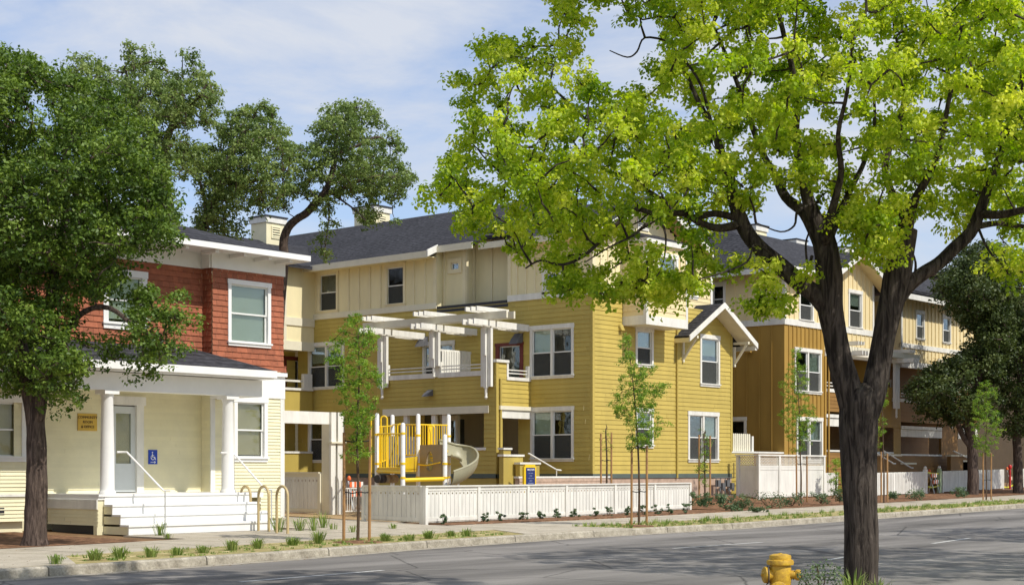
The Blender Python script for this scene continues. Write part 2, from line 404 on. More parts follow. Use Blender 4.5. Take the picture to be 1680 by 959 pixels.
# ------------------------------------------------------------------ ground, road, pavements
def groundmat(name, c1, c2, sc=3.0, bump=0.5, bs=30, c3=None):
    m, t, b = newmat(name); b.inputs['Roughness'].default_value = 0.95; b.inputs['Specular IOR Level'].default_value = 0.15
    g = N(t, 'ShaderNodeNewGeometry')
    n = N(t, 'ShaderNodeTexNoise'); n.inputs['Scale'].default_value = sc; n.inputs['Detail'].default_value = 9; n.inputs['Roughness'].default_value = 0.72
    n2 = N(t, 'ShaderNodeTexNoise'); n2.inputs['Scale'].default_value = bs; n2.inputs['Detail'].default_value = 4
    for x in (n, n2): t.links.new(g.outputs['Position'], x.inputs['Vector'])
    r = N(t, 'ShaderNodeValToRGB'); r.color_ramp.elements[0].position = 0.36; r.color_ramp.elements[1].position = 0.64
    r.color_ramp.elements[0].color = (*c1, 1); r.color_ramp.elements[1].color = (*c2, 1)
    if c3: q = r.color_ramp.elements.new(0.5); q.color = (*c3, 1)
    mxx = N(t, 'ShaderNodeMix', data_type='RGBA', blend_type='OVERLAY'); mxx.inputs[0].default_value = 0.5
    t.links.new(n.outputs['Fac'], r.inputs[0]); t.links.new(r.outputs[0], mxx.inputs[6]); t.links.new(n2.outputs['Fac'], mxx.inputs[7])
    t.links.new(mxx.outputs[2], b.inputs['Base Color'])
    bp = N(t, 'ShaderNodeBump'); bp.inputs['Strength'].default_value = bump; bp.inputs['Distance'].default_value = 0.03
    t.links.new(n2.outputs['Fac'], bp.inputs['Height']); t.links.new(bp.outputs[0], b.inputs['Normal'])
    return m
def asphalt():
    m, t, b = newmat('asphalt'); b.inputs['Roughness'].default_value = 0.85; b.inputs['Specular IOR Level'].default_value = 0.3
    g = N(t, 'ShaderNodeNewGeometry')
    def nz(s, d, sc=(1, 1, 1), ro=0.6):
        mpn = N(t, 'ShaderNodeMapping'); mpn.inputs['Scale'].default_value = sc; t.links.new(g.outputs['Position'], mpn.inputs[0])
        n = N(t, 'ShaderNodeTexNoise'); n.inputs['Scale'].default_value = s; n.inputs['Detail'].default_value = d; n.inputs['Roughness'].default_value = ro
        t.links.new(mpn.outputs[0], n.inputs['Vector']); return n
    a = nz(0.6, 6, (0.18, 1, 1)); f = nz(60, 3, ro=0.8); c = nz(1.3, 8, (0.6, 1.4, 1), 0.8)
    r = N(t, 'ShaderNodeValToRGB'); r.color_ramp.elements[0].position = 0.34; r.color_ramp.elements[1].position = 0.66
    r.color_ramp.elements[0].color = (0.095, 0.088, 0.08, 1); r.color_ramp.elements[1].color = (0.27, 0.25, 0.228, 1)
    t.links.new(a.outputs['Fac'], r.inputs[0])
    mm = N(t, 'ShaderNodeMix', data_type='RGBA', blend_type='OVERLAY'); mm.inputs[0].default_value = 0.8
    t.links.new(r.outputs[0], mm.inputs[6]); t.links.new(f.outputs['Fac'], mm.inputs[7])
    vo = N(t, 'ShaderNodeTexVoronoi', feature='DISTANCE_TO_EDGE'); vo.inputs['Scale'].default_value = 0.33
    mpv = N(t, 'ShaderNodeMix', data_type='RGBA'); mpv.inputs[0].default_value = 0.12
    t.links.new(g.outputs['Position'], mpv.inputs[6]); t.links.new(c.outputs['Color'], mpv.inputs[7]); t.links.new(mpv.outputs[2], vo.inputs['Vector'])
    cr = N(t, 'ShaderNodeValToRGB'); cr.color_ramp.elements[0].position = 0.0; cr.color_ramp.elements[1].position = 0.009
    cr.color_ramp.elements[0].color = (0.35, 0.35, 0.35, 1); cr.color_ramp.elements[1].color = (1, 1, 1, 1)
    t.links.new(vo.outputs[0], cr.inputs[0])
    m2 = N(t, 'ShaderNodeMix', data_type='RGBA', blend_type='MULTIPLY'); m2.inputs[0].default_value = 1
    t.links.new(mm.outputs[2], m2.inputs[6]); t.links.new(cr.outputs[0], m2.inputs[7]); t.links.new(m2.outputs[2], b.inputs['Base Color'])
    bp = N(t, 'ShaderNodeBump'); bp.inputs['Strength'].default_value = 0.35; bp.inputs['Distance'].default_value = 0.01
    t.links.new(f.outputs['Fac'], bp.inputs['Height']); t.links.new(bp.outputs[0], b.inputs['Normal'])
    return m
SOIL = groundmat('soil', (0.13, 0.075, 0.04), (0.30, 0.19, 0.10), 1.2, 0.6, 18)
STRAW = groundmat('straw', (0.36, 0.26, 0.12), (0.58, 0.46, 0.25), 2.5, 0.8, 22, (0.30, 0.27, 0.11))
MULCH = groundmat('mulch', (0.075, 0.042, 0.026), (0.34, 0.19, 0.105), 5.0, 1.0, 22, (0.19, 0.10, 0.055))
WALK = groundmat('concrete_walk', (0.36, 0.315, 0.24), (0.50, 0.445, 0.355), 1.6, 0.15, 60)
KERBM = groundmat('kerb_concrete', (0.25, 0.22, 0.17), (0.46, 0.415, 0.335), 3.5, 0.4, 30)
ASPH = asphalt()
LINEM = mat('road_paint', (0.62, 0.61, 0.57), 0.8, 0.3, 8.0)

def sheet(name, m, us, fv, vs_n, zf, dz=0.0, kind='structure'):
    """strip along the street: fv(u, s) -> v for s in 0..1"""
    b = MB(); nn = vs_n + 1
    for u in us:
        for j in range(nn):
            v = fv(u, j / vs_n); b.v.append((u, v, zf(u, v) + dz))
    for i in range(len(us) - 1):
        for j in range(vs_n):
            b.f.append((i * nn + j, (i + 1) * nn + j, (i + 1) * nn + j + 1, i * nn + j + 1))
    o = b.build(name, m, None, (0, 0, 0)); o['kind'] = kind; return o
NK = 7.6                                                    # near kerb
US = list(np.arange(-60, 140, 2.0)) + list(np.arange(140, 330, 10.0))
def gz(u, v):
    k = kv(u)
    if v < k + 1.1: return zr(u) - 0.08
    return zy(u, v)
gu = [-3000, -800, -250, -100] + list(np.arange(-60, 42, 3.0)) + list(np.arange(42, 60, 0.75)) + list(np.arange(60, 130, 3.0)) + [160, 200, 330, 800, 3000]
gv = [-3000, -800, -200, -60, -20, 0, 5, 7.5] + [9, 14, 18] + list(np.arange(20, 36, 0.6)) + [38, 42, 50, 70, 120, 330, 800, 3000]
g = MB()
for u in gu:
    for v in gv: g.v.append((u, v, (gz(u, v) if v > 7.5 else 0.08 + zr(u)) - 0.02))
for i in range(len(gu) - 1):
    for j in range(len(gv) - 1):
        g.f.append((i * len(gv) + j, (i + 1) * len(gv) + j, (i + 1) * len(gv) + j + 1, i * len(gv) + j + 1))
struct(g.build('ground', SOIL, None, (0, 0, 0)))
sheet('road', ASPH, US, lambda u, s: NK + (kv(u) - NK) * s, 3, lambda u, v: zr(u))
sheet('near_pavement', WALK, US, lambda u, s: -3 + (NK - 0.15 + 3) * s, 2, lambda u, v: zr(u) + 0.14)
# the near strip of soil the trees stand in
sheet('near_planting_strip', SOIL, US, lambda u, s: 5.6 + 1.85 * s, 2, lambda u, v: zr(u) + 0.15)
# kerbs, stone by stone
def kerb(name, line, u0, u1, step, sgn):
    par = bpy.data.objects.new(name, None); link(par, None, (0, 0, 0)); par['kind'] = 'structure'
    u = u0
    while u < u1:
        a = (u + 0.012, line(u + 0.012)); c = (u + step - 0.012, line(u + step - 0.012)); b = MB()
        mm = 4
        sec = [(0.0, -0.05), (0.015, 0.12), (0.05, 0.148), (0.16, 0.15), (0.16, -0.05)]
        for q in range(mm + 1):
            uu = a[0] + (c[0] - a[0]) * q / mm; vv = line(uu)
            for d, z in sec: b.v.append((uu, vv + sgn * d, zr(uu) + z))
        for q in range(mm):
            for j in range(4):
                f = (q * 5 + j, (q + 1) * 5 + j, (q + 1) * 5 + j + 1, q * 5 + j + 1); b.f.append(f if sgn > 0 else f[::-1])
        b.f.append((0, 1, 2, 3, 4)); b.f.append(tuple(mm * 5 + j for j in (4, 3, 2, 1, 0)))
        b.build('kerb_stone', KERBM, par); u += step
    return par
kerb('kerb', kv, 6.5, 100, 3.25, 1)
kerb('near_kerb', lambda u: NK, -10, 60, 3.25, -1)
sheet('gutter', KERBM, US, lambda u, s: kv(u) - 0.32 * (1 - s), 1, lambda u, v: zr(u), 0.004)
P0, P1, P2 = 0.16, 2.15, 4.85     # offsets from the kerb: verge, pavement
sheet('verge', STRAW, [u for u in US if 12 <= u <= 130], lambda u, s: kv(u) + P0 + (P1 - P0) * s, 3, lambda u, v: zr(u) + 0.15, -0.002)
par = bpy.data.objects.new('pavement', None); link(par, None, (0, 0, 0)); par['kind'] = 'structure'
u = 5.0
while u < 96:
    b = MB(); g_ = 0.008; top = RND.uniform(-0.003, 0.003)
    u0, u1 = u + g_, u + 1.5 - g_
    ps = [(u0, kv(u0) + P1), (u1, kv(u1) + P1), (u1, kv(u1) + P2), (u0, kv(u0) + P2)]
    b.slab([(p[0], p[1], zr(p[0]) + 0.158 + top) for p in ps], 0.1).build('slab', WALK, par); u += 1.5
while u < 200:
    b = MB(); u0, u1 = u, u + 10
    ps = [(u0, kv(u0) + P1), (u1, kv(u1) + P1), (u1, kv(u1) + P2), (u0, kv(u0) + P2)]
    b.slab([(p[0], p[1], zr(p[0]) + 0.158) for p in ps], 0.1).build('slab', WALK, par); u += 10
# concrete crossings of the verge, and walks up to the doors
def pad(name, pts, m=WALK, h=0.162):
    o = MB().slab([(p[0], p[1], zy(*p) - 0.15 + h) for p in pts], 0.12).build(name, m); o['kind'] = 'structure'
pad('verge_crossing', [(5, kv(5) + .17), (13.6, kv(13.6) + .17), (14.8, kv(14.8) + P1 - .005), (5, kv(5) + P1 - .005)], h=0.16)
pad('kerb_ramp', [(26.6, kv(26.6) + .17), (31.0, kv(31) + .17), (31.0, kv(31) + P1 - .005), (28.0, kv(28) + P1 - .005)], h=0.16)
pad('front_walk', [(27.1, kv(27) + P2 + .005), (29.3, kv(29.3) + P2 + .005), (29.3, 28.05), (30.9, 33.2), (31.6, 36.5), (27.6, 36.5), (27.1, 33.0)])
pad('step_apron', [(20.0, kv(20) + P2 + .005), (25.0, kv(25) + P2 + .005), (25.0, 28.2), (20.0, 28.2)])
pad('porch_walk', [(25.03, kv(25) + P2 + .06), (27.05, kv(27) + P2 + .005), (27.05, 33.0), (25.03, 33.0)])
# mulch beds
pad('mulch_bed', [(29.6, kv(29.6) + P2 + .01), (44.0, kv(44) + P2 + .01), (43.6, 29.2), (29.6, 28.2)], MULCH, 0.168)
sheet('planting_bed', MULCH, list(np.arange(44.2, 100, 1.0)), lambda u, s: kv(u) + P2 + .01 + (33.4 - kv(u) - P2) * s, 8, zy, 0.012)
sheet('oak_bed', MULCH, list(np.arange(9, 20, 1.0)), lambda u, s: kv(u) + P2 + .01 + (31.0 - kv(u) - P2) * s, 3, zy, 0.012)
sheet('play_surface', groundmat('play_bark', (0.30, 0.20, 0.10), (0.48, 0.34, 0.18), 3), [29.8, 34, 38, 43.0], lambda u, s: 29.6 + 6.2 * s, 3, zy, 0.012)
# lane line dashes
def dash(px0, py0, px1, py1, w=0.11, name='lane_marking'):
    a = Vector(onG(px0, py0, 0.0)); c = Vector(onG(px1, py1, 0.0)); z0, z1 = zr(a.x), zr(c.x)
    d = (c - a).normalized(); n = Vector((-d.y, d.x)) * w / 2
    o = MB().poly([(a.x - n.x, a.y - n.y, z0 + .005), (c.x - n.x, c.y - n.y, z1 + .005), (c.x + n.x, c.y + n.y, z1 + .005), (a.x + n.x, a.y + n.y, z0 + .005)]).build(name, LINEM); o['kind'] = 'structure'
for q in ((393, 954, 628, 935), (1105, 899, 1250, 889), (1357, 918, 1390, 912.5), (1530, 891, 1592, 882)): dash(*q)

# ------------------------------------------------------------------ the yellow apartment house
RSL = 0.465 
yh = thing('apartment_house', 'long mustard and cream three storey apartment house behind the white fence', 'building', (44, 34, 0))
def W(par, F, P, px0, px1, py0, py1, **k):       # window from photo corners of its casing
    f = onR if F == 'R' else onL
    xs = [f(P, px0, py0), f(P, px1, py0), f(P, px0, py1), f(P, px1, py1)]
    a = sorted(x[0] for x in (xs[0], xs[1])); zt = (xs[0][1] + xs[1][1]) / 2; zb = (xs[2][1] + xs[3][1]) / 2
    return window(par, F, P, a[0], a[1], zb, zt, **k)
B0, B1 = 7.87, 8.10
Lw = [(34.37, 36.42, 4.93, 6.9), (34.37, 36.4, 1.91, 3.91), (46.35, 48.55, 4.95, 6.92), (46.35, 48.55, 1.91, 3.91)]
door2 = (36.75, 38.1, 4.2, 6.35); win2 = (40.2, 41.9, 4.75, 6.6)
low_open = (36.5, 42.3, 1.6, 3.9)
# side wall, two storeys of lapped boards
lap('lapped_siding', YEL, yh, 'L', U, V, 49.2, 1.46, B0, 0.163, [hole(*q) for q in Lw] + [hole(*door2), hole(*win2), (37.0, 41.8, 1.9, 3.9)])
Rw = [(46.27, 47.40, 5.42, 6.92), (46.27, 47.40, 2.42, 3.90), (50.55, 51.95, 4.88, 6.92), (49.71, 51.88, 1.91, 3.89)]
gc, gp, ge, gez = 51.22, 8.0, 52.85, 6.98
def rclip(z):
    if z < gez: return V and (U, 52.85)
    return (U, max(48.95, min(52.85, gc + (gp - z) / 0.587)))
lap('lapped_siding', YEL, yh, 'R', V, U, 52.85, 1.46, B0, 0.163, [hole(*q) for q in Rw], clip=lambda z: rclip(z))
b = MB(); b.fb('L', U, V + .0, 49.2, 0.1, 1.47, -0.2, 0.0); b.fb('R', V, U + .003, 52.85, 0.3, 1.31, -0.2, -0.0)
b.build('foundation', STONE, yh)
b = MB(); b.fb('L', U, V - 0.03, 49.2, 1.31, 1.47, 0, 0.03); b.fb('R', V, U - .03, 52.85, 1.31, 1.47, 0, 0.035); each(b, 'water_table', SLATE, yh)
# corner boards
b = MB(); b.fb('R', V, U - .03, U + .09, 1.47, B0, 0.0, 0.032); b.fb('L', U, V + .001, V + .1, 1.47, B0, 0.0, 0.03)
each(b, 'corner_board', YEL, yh)
MB().fb('R', V, 52.76, 52.88, 2.35, gez, 0.0, 0.035).build('corner_board', YEL, yh)
MB().tube([(48.93, V - .06, 7.0), (48.93, V - .06, 1.3)], 0.04, 8).build('downspout', YEL, yh)
# band and third storey
b = MB(); b.fb('L', U, V - .04, 37.5, B0, B1, 0, 0.05); b.fb('R', V, U - .05, 49.4, B0, B1, 0, 0.045); each(b, 'belly_band', WHITE, yh)
b = MB(); b.fb('L', U, 41.15, 49.2, B0, B1, 0, 0.05); b.fb('L', U, 48.9, 49.2, B0 - .0, B1 + .0, .05, .052); each(b, 'belly_band', BUFF, yh)
w3 = onL(U, 890, 443), onL(U, 922, 479)
W3 = (w3[1][0], w3[0][0], w3[1][1] - .02, w3[0][1])
def LW3(px0, px1, py0, py1):
    a = onL(U, px0, py0); c = onL(U, px1, py1); d = onL(U, px0, py1); return (c[0] - .12, a[0] + .12, max(B1 + .005, d[1] - 0.14), a[1] + .14)
wa = LW3(526, 552, 451, 512); wb = LW3(636, 662, 439, 502)
flat('board_wall', CRM, yh, 'L', U, V, 37.5, B1, 10.1, [hole(*W3)])
flat('board_wall', CRM, yh, 'L', U, 41.15, 49.2, B1, 10.1, [hole(*wa), hole(*wb)])
battens(CRMT, yh, 'L', U, V, 37.5, B1, 10.1, 0.46, 0.05, [W3])
battens(CRMT, yh, 'L', U, 41.15, 49.2, B1, 10.05, 0.62, 0.06, [wa, wb])
b = MB(); b.fb('L', U, 41.15, 41.33, B1, 10.0, 0, 0.035); b.fb('L', U, 37.35, 37.5, B1, 10.0, 0, 0.035); b.fb('L', U, V, V + .14, B1, 10.0, 0.0, 0.035); b.fb('R', V, U - .036, U + .14, B1, 10.2, 0.0, 0.035)
each(b, 'corner_board', CRMT, yh)
# recessed part of the third storey above the balconies
R1 = U + 0.3; R2 = U + 0.8
vw = [onL(R1, 736, 425), onL(R1, 758, 447)]
vh = (vw[1][0], vw[0][0], vw[1][1], vw[0][1])
flat('board_wall', CRM, yh, 'L', R1, 39.9, 42.0, 7.95, 10.28, [hole(*vh)])
flat('board_wall', CRM, yh, 'R', 39.89, R1, R2, 7.95, 10.3)
flat('board_wall', CRM, yh, 'L', R2, 37.0, 39.9, 7.95, 10.45)
flat('board_wall', CRM, yh, 'R', 41.13, U + .002, R1, 7.95, 10.2)
b = MB(); b.fb('L', R1, 39.9, 40.05, 7.95, 10.25, 0, .035); b.fb('R', 39.88, R1 - .036, R1 + .1, 7.95, 10.25, 0, .035); b.fb('R', 39.88, R2 - .15, R2 - .03, 7.95, 10.25, 0, .035); each(b, 'corner_board', CRMT, yh)
battens(CRMT, yh, 'L', R1, 40.05, 42.0, 7.95, 10.25, 0.85, 0.06, [vh])
battens(CRMT, yh, 'L', R2, 37.2, 39.9, 7.95, 10.4, 0.9, 0.06)
battens(CRMT, yh, 'R', 39.88, R1, R2, 7.95, 10.25, 0.42, 0.04)
window(yh, 'L', R1, *vh, units=1, blind=0, casing=.15, head=.17, m=CRMT, sill=False, hung=False, label='small square attic vent window')
MB().box(U - .02, R2 + .5, 37.5, 41.15, 7.7, 7.95).build('recess_floor', DARK, yh)
# windows
window(yh, 'L', U, *Lw[0], units=2, blind=.5, bl=1); window(yh, 'L', U, *Lw[1], units=2, blind=.5)
window(yh, 'L', U, *Lw[2], units=2, blind=.3); window(yh, 'L', U, *Lw[3], units=2, blind=.0)
window(yh, 'L', U, *W3, blind=0, hung=False); window(yh, 'L', U, *wa, blind=0, m=CRMT); window(yh, 'L', U, *wb, blind=0, m=CRMT)
window(yh, 'R', V, *Rw[0], blind=.5); window(yh, 'R', V, *Rw[1], blind=.5); window(yh, 'R', V, *Rw[2], blind=.47); window(yh, 'R', V, *Rw[3], units=2, blind=.48)
window(yh, 'L', U, *door2, blind=.0, m=DOORR, casing=.16, head=.12, sill=False, hung=False, label='maroon glazed balcony door')
window(yh, 'L', U, *win2, units=2, blind=.0, m=WHITE)
# street front of the third storey: gable wall, bay
def gclip(z): return (U, 49.5) if z < 10.2 else (max(U, 46.76 - (11.5 - z) / RSL), min(49.5, 46.76 + (11.5 - z) / RSL))
flat('board_wall', CRM, yh, 'R', V, U, 49.5, B1, 11.5, [(45.6, 48.0, 8.3, 9.7)], clip=gclip, step=0.12)
battens(CRMT, yh, 'R', V, U, 45.5, B1, 10.2, 0.46, 0.05)
VS = V + 0.6
w35 = (50.55, 51.3, 8.35, 9.35)
lap('lapped_siding', CRO, yh, 'R', VS, 49.5, 52.3, 7.3, 10.1, 0.163, [hole(*w35)])
window(yh, 'R', VS, *w35, blind=0)
MB().fb('R', VS, 52.2, 52.34, 7.3, 10.1, 0.0, .04).build('corner_board', WHITE, yh)
MB().box(52.1, 52.3, VS + .05, 40, 7.3, 10.1).build('end_wall', CRM, yh)
BV = V - 1.04; b0, b1 = 45.51, 48.13
b = MB(); b.fb('R', BV, b0 - .03, b1 + .03, 6.87, 7.2, 0, .03); b.fb('L', b0, BV - .0, V, 6.87, 7.2, 0, .031); b.fb('L', b1 + .0, BV, V, 6.87, 7.2, -.03, .0)
b.box(b0, b1, BV, V, 6.87, 6.93); b.build('bay_base_band', WHITE, yh)
bw = (46.2, 47.5, 8.02, 9.55)
lap('bay_lapped_siding', CRO, yh, 'R', BV, b0, b1, 7.2, 7.93, 0.18, [])
lap('bay_lapped_siding', CRO, yh, 'L', b0, BV, V, 7.2, 7.93, 0.18, [])
flat('bay_wall', CRO, yh, 'R', BV, b0, b1, 7.93, 9.8, [hole(*bw)])
b = MB(); b.fb('L', b0, BV + .001, V, 7.93, 9.8, -.1, 0); b.box(b1 - .1, b1, BV + .12, V, 7.2, 9.8); each(b, 'bay_wall', CRM, yh)
battens(CRMT, yh, 'R', BV, b0, b1, 7.93, 9.8, 0.44, .05, [bw]); battens(CRMT, yh, 'L', b0, BV, V, 7.93, 9.8, .5, .05)
b = MB(); b.fb('R', BV, b0 - .03, b0 + .1, 7.2, 9.8, 0, .03); b.fb('R', BV, b1 - .1, b1 + .03, 7.2, 9.8, 0, .03); b.fb('L', b0, BV, BV + .1, 7.2, 9.8, .0, .031); each(b, 'bay_corner_board', WHITE, yh)
window(yh, 'R', BV, *bw, blind=.4)
b = MB(); b.fb('R', BV, b0 - .12, b1 + .12, 9.8, 9.99, 0, .13); b.fb('L', b0, BV, V, 9.8, 9.99, 0, .12); b.box(b1, b1 + .12, BV, V, 9.8, 9.99); b.build('bay_cornice', WHITE, yh)
b = MB(); z0, z1 = 9.995, 10.4
b.v += [(b0 - .15, BV - .15, z0), (b1 + .15, BV - .15, z0), (b1 + .15, V, z0), (b0 - .15, V, z0), (b0 + .35, V, z1), (b1 - .35, V, z1)]
b.f += [(0, 1, 5, 4), (1, 2, 5), (0, 4, 3), (0, 3, 2, 1)]; b.build('bay_roof', ROOF, yh)
def louver(par, F, P, a0, a1, z0, z1, m, n=5):
    f = MB(); t = .06
    f.fb(F, P, a0, a0 + t, z0, z1, 0, .04); f.fb(F, P, a1 - t, a1, z0, z1, 0, .04); f.fb(F, P, a0 + t, a1 - t, z0, z0 + t, 0, .04); f.fb(F, P, a0 + t, a1 - t, z1 - t, z1, 0, .04)
    fo = f.build('louver_vent', m, par)
    MB().fb(F, P, a0 + t, a1 - t, z0 + t, z1 - t, .001, .006).build('vent_backing', DARK, fo)
    for k in range(n):
        zc = z0 + t + (z1 - z0 - 2 * t) * (k + .5) / n
        if F == 'R': MB().slab([(a0 + t, P - .05, zc - .02), (a1 - t, P - .05, zc - .02), (a1 - t, P - .01, zc + .03), (a0 + t, P - .01, zc + .03)], .012).build('louver_slat', m, fo)
        else: MB().slab([(P - .05, a0 + t, zc - .02), (P - .05, a1 - t, zc - .02), (P - .01, a1 - t, zc + .03), (P - .01, a0 + t, zc + .03)], .012).build('louver_slat', m, fo)
    return fo
louver(yh, 'R', V, 46.4, 47.1, 10.5, 11.0, WHITE)
# roofs
def gable_roof(par, c, hw, ze, zp, v0, v1, th=0.14, m=None, axis='v', name='roof', fasc=None, hipend=False):
    """ridge along v (axis 'v') or along u; eaves at c-hw and c+hw with height ze"""
    m = m or ROOF
    def p(a, r, z): return (a, r, z) if axis == 'v' else (r, a, z)
    b = MB(); h = hw * 0.9 if hipend else 0
    A = [p(c - hw, v0, ze), p(c, v0, zp), p(c, v1 - h, zp), p(c - hw, v1, ze)]; Bq = [p(c, v0, zp), p(c + hw, v0, ze), p(c + hw, v1, ze), p(c, v1 - h, zp)]
    b.slab(A, th); b.slab(Bq, th)
    if hipend: b.slab([p(c - hw, v1, ze), p(c, v1 - h, zp), p(c + hw, v1, ze)], th)
    return b.build(name, m, par)
def rake(par, c, hw, ze, zp, v, m=WHITE, w=.24, t=.05, top=.0, axis='v', sides=(1, 1), name='rake_board'):
    for sg, on in ((-1, sides[0]), (1, sides[1])):
        if not on: continue
        def p(a, r, z): return (a, r, z) if axis == 'v' else (r, a, z)
        b = MB(); e = (c + sg * hw, ze); q = (c, zp)
        pts = [(e[0], e[1] + top), (q[0], q[1] + top), (q[0], q[1] + top - w), (e[0], e[1] + top - w)]
        i = 0; b.v = [p(x, v, z) for x, z in pts] + [p(x, v - t, z) for x, z in pts]
        b.f = [(0, 1, 2, 3), (7, 6, 5, 4), (0, 4, 5, 1), (1, 5, 6, 2), (2, 6, 7, 3), (3, 7, 4, 0)]
        b.build(name, m, par)
# front gable roof
b = MB(); b.slab([(43.09, V - .68, 10.05), (46.76, V - .68, 11.76), (46.76, 37.15, 11.76), (43.09, 37.15, 10.05)], .14); b.slab([(46.76, V - .68, 11.76), (50.43, V - .68, 10.05), (50.43, 41.15, 10.05), (46.76, 41.15, 11.76)], .14); b.build('gable_roof', ROOF, yh)
rake(yh, 46.76, 3.67, 10.06, 11.77, V - .68)
b = MB(); b.slab([(43.1, V - .66, 9.9), (46.76, V - .66, 11.61), (46.76, V, 11.61), (43.1, V, 9.9)], .03); b.slab([(46.76, V - .66, 11.61), (50.43, V - .66, 9.9), (50.43, V, 9.9), (46.76, V, 11.61)], .03); b.build('soffit', SOFF, yh)
MB().box(43.04, 43.09, V - .68, 37.2, 9.84, 10.06).build('eave_fascia', BUFF, yh)
MB().box(43.09, U, V - .1, 37.2, 9.86, 9.89).build('soffit', CRM, yh)
# main wing roof; its eave is cut back above the recess
ER = 48.8; EZ = 10.06 + RSL * (ER - 43.09)
b = MB(); zz = lambda u: 10.06 + RSL * (u - 43.09)
b.slab([(43.09, 41.1, zz(43.09)), (ER, 41.1, EZ), (ER, 57, EZ), (43.09, 57, zz(43.09))], .14)
b.slab([(43.6, 39.2, zz(43.6)), (ER, 39.2, EZ), (ER, 41.1, EZ), (43.6, 41.1, zz(43.6))], .14)
b.slab([(44.1, 36.2, zz(44.1)), (ER, 38.6, EZ), (ER, 39.2, EZ), (44.1, 39.2, zz(44.1))], .14)
b.slab([(ER, 38.6, EZ), (54.5, 36.2, zz(43.09)), (54.5, 57, zz(43.09)), (ER, 57, EZ)], .14)
b.build('main_roof', ROOF, yh)
b = MB(); b.box(43.04, 43.09, 41.1, 49.4, 9.80, 10.05); each(b, 'eave_fascia', BUFF, yh)
MB().box(43.55, 43.6, 39.2, 41.05, 10.02, 10.28).build('eave_fascia', BUFF, yh)
MB().box(43.85, 43.9, 37.0, 39.15, 10.0, 10.24).build('eave_fascia', BUFF, yh)
MB().box(43.9, 45.6, 37.0, 39.15, 10.12, 10.24).build('recess_eave', ROOF, yh)
b = MB(); b.v = [(43.04, 41.03, 10.08), (43.62, 41.03, 10.34), (43.62, 41.03, 10.08), (43.04, 41.03, 9.82), (43.04, 41.09, 10.08), (43.62, 41.09, 10.34), (43.62, 41.09, 10.08), (43.04, 41.09, 9.82)]
b.f = [(0, 3, 2, 1), (4, 5, 6, 7), (0, 1, 5, 4), (1, 2, 6, 5), (2, 3, 7, 6), (3, 0, 4, 7)]; b.build('rake_board', WHITE, yh)
MB().box(43.09, U, 41.15, 49.2, 9.84, 9.87).build('soffit', CRM, yh)
# back body so that nothing shows through
b = MB(); b.box(U + .5, 54.2, 41.3, 56, .3, 9.9); b.box(R2 + .13, 52.0, 34.8, 41.3, 4.5, 9.9); each(b, 'back_walls', CRM, yh)
# low pitched gable over the entry wing
gable_roof(yh, 51.22, 2.42, 6.70, 8.12, V - .70, VS + .02, th=.12, m=ROOF)
rake(yh, 51.22, 2.44, 6.70, 8.14, V - .70, WHITE, .22)
b = MB(); b.slab([(48.8, V - .66, 6.57), (51.22, V - .66, 7.99), (51.22, V, 7.99), (48.8, V, 6.57)], .02); b.slab([(51.22, V - .66, 7.99), (53.64, V - .66, 6.57), (53.64, V, 6.57), (51.22, V, 7.99)], .02); b.build('soffit', BUFF, yh)
MB().box(48.78, 48.82, V - .7, V, 6.45, 6.62).build('eave_fascia', CRM, yh)
MB().box(53.5, 53.66, V - .7, V + .6, 6.42, 6.60).build('eave_fascia', WHITE, yh)
for a in (49.35, 53.0):
    b = MB(); b.bar((a, V - .04, 6.55), (a, V - .04, 5.75), .09); b.bar((a, V - .08, 5.9), (a, V - .62, 6.62), .08); b.bar((a, V - .02, 6.68), (a, V - .72, 6.68), .10)
    each(b, 'gable_bracket', BUFF, yh)
# small vent boxes on the street front
for px, py in ((1017, 542), (1012, 678)):
    a, z = onR(V, px, py); b = MB(); b.v = [(a - .1, V - .02, z), (a + .1, V - .02, z), (a + .1, V - .16, z), (a - .1, V - .16, z), (a - .1, V - .02, z + .22), (a + .1, V - .02, z + .22), (a + .07, V - .08, z + .22), (a - .07, V - .08, z + .22)]
    b.f = [(0, 3, 2, 1), (4, 5, 6, 7), (0, 1, 5, 4), (1, 2, 6, 5), (2, 3, 7, 6), (3, 0, 4, 7)]; b.build('vent_hood', YEL, yh)
# low linking wall to the ochre house
lap('linking_wall_siding', YEL, yh, 'R', V + .05, 52.85, 54.6, 1.0, 2.3, .163)
lap('linking_wall_siding', ORS, yh, 'R', V + .05, 54.6, 57.0, 1.0, 2.3, .163)
MB().box(52.9, 57.1, V + .02, V + .3, 2.3, 2.37).build('wall_cap', WHITE, yh)
MB().box(52.85, 57.0, V + .06, V + .25, .3, 2.3).build('linking_wall', YEL, yh)

# balcony block
UB = 41.77; bv0, bv1 = 36.42, 42.5
lap('balcony_siding', YEL, yh, 'L', UB, bv0, bv1, 1.46, 5.05, .163, [low_open_ for low_open_ in [(37.0, 41.85, 2.42, 3.68)]])
b = MB(); b.fb('L', UB, bv0, 36.9, 1.46, 5.05, -.15, 0); b.fb('L', UB, 41.9, bv1, 1.46, 5.05, -.15, 0); b.fb('L', UB, 36.9, 41.9, 3.72, 5.05, -.15, 0); b.fb('L', UB, 36.9, 41.9, 1.3, 2.36, -.15, 0); each(b, 'balcony_wall_core', YEL, yh)
lap('balcony_siding', YEL, yh, 'R', bv0, UB, U, 1.46, 4.95, .163, [(42.0, U + .1, 1.6, 3.62)])
b = MB(); b.fb('R', bv0, UB + .15, U, 4.0, 4.95, -.15, 0); b.fb('R', bv0, UB + .02, 42.0, 1.3, 5.5, -.15, -.001); each(b, 'balcony_wall_core', YEL, yh)
lap('balcony_siding', YEL, yh, 'R', bv0, UB, 42.35, 4.95, 5.48, .163)
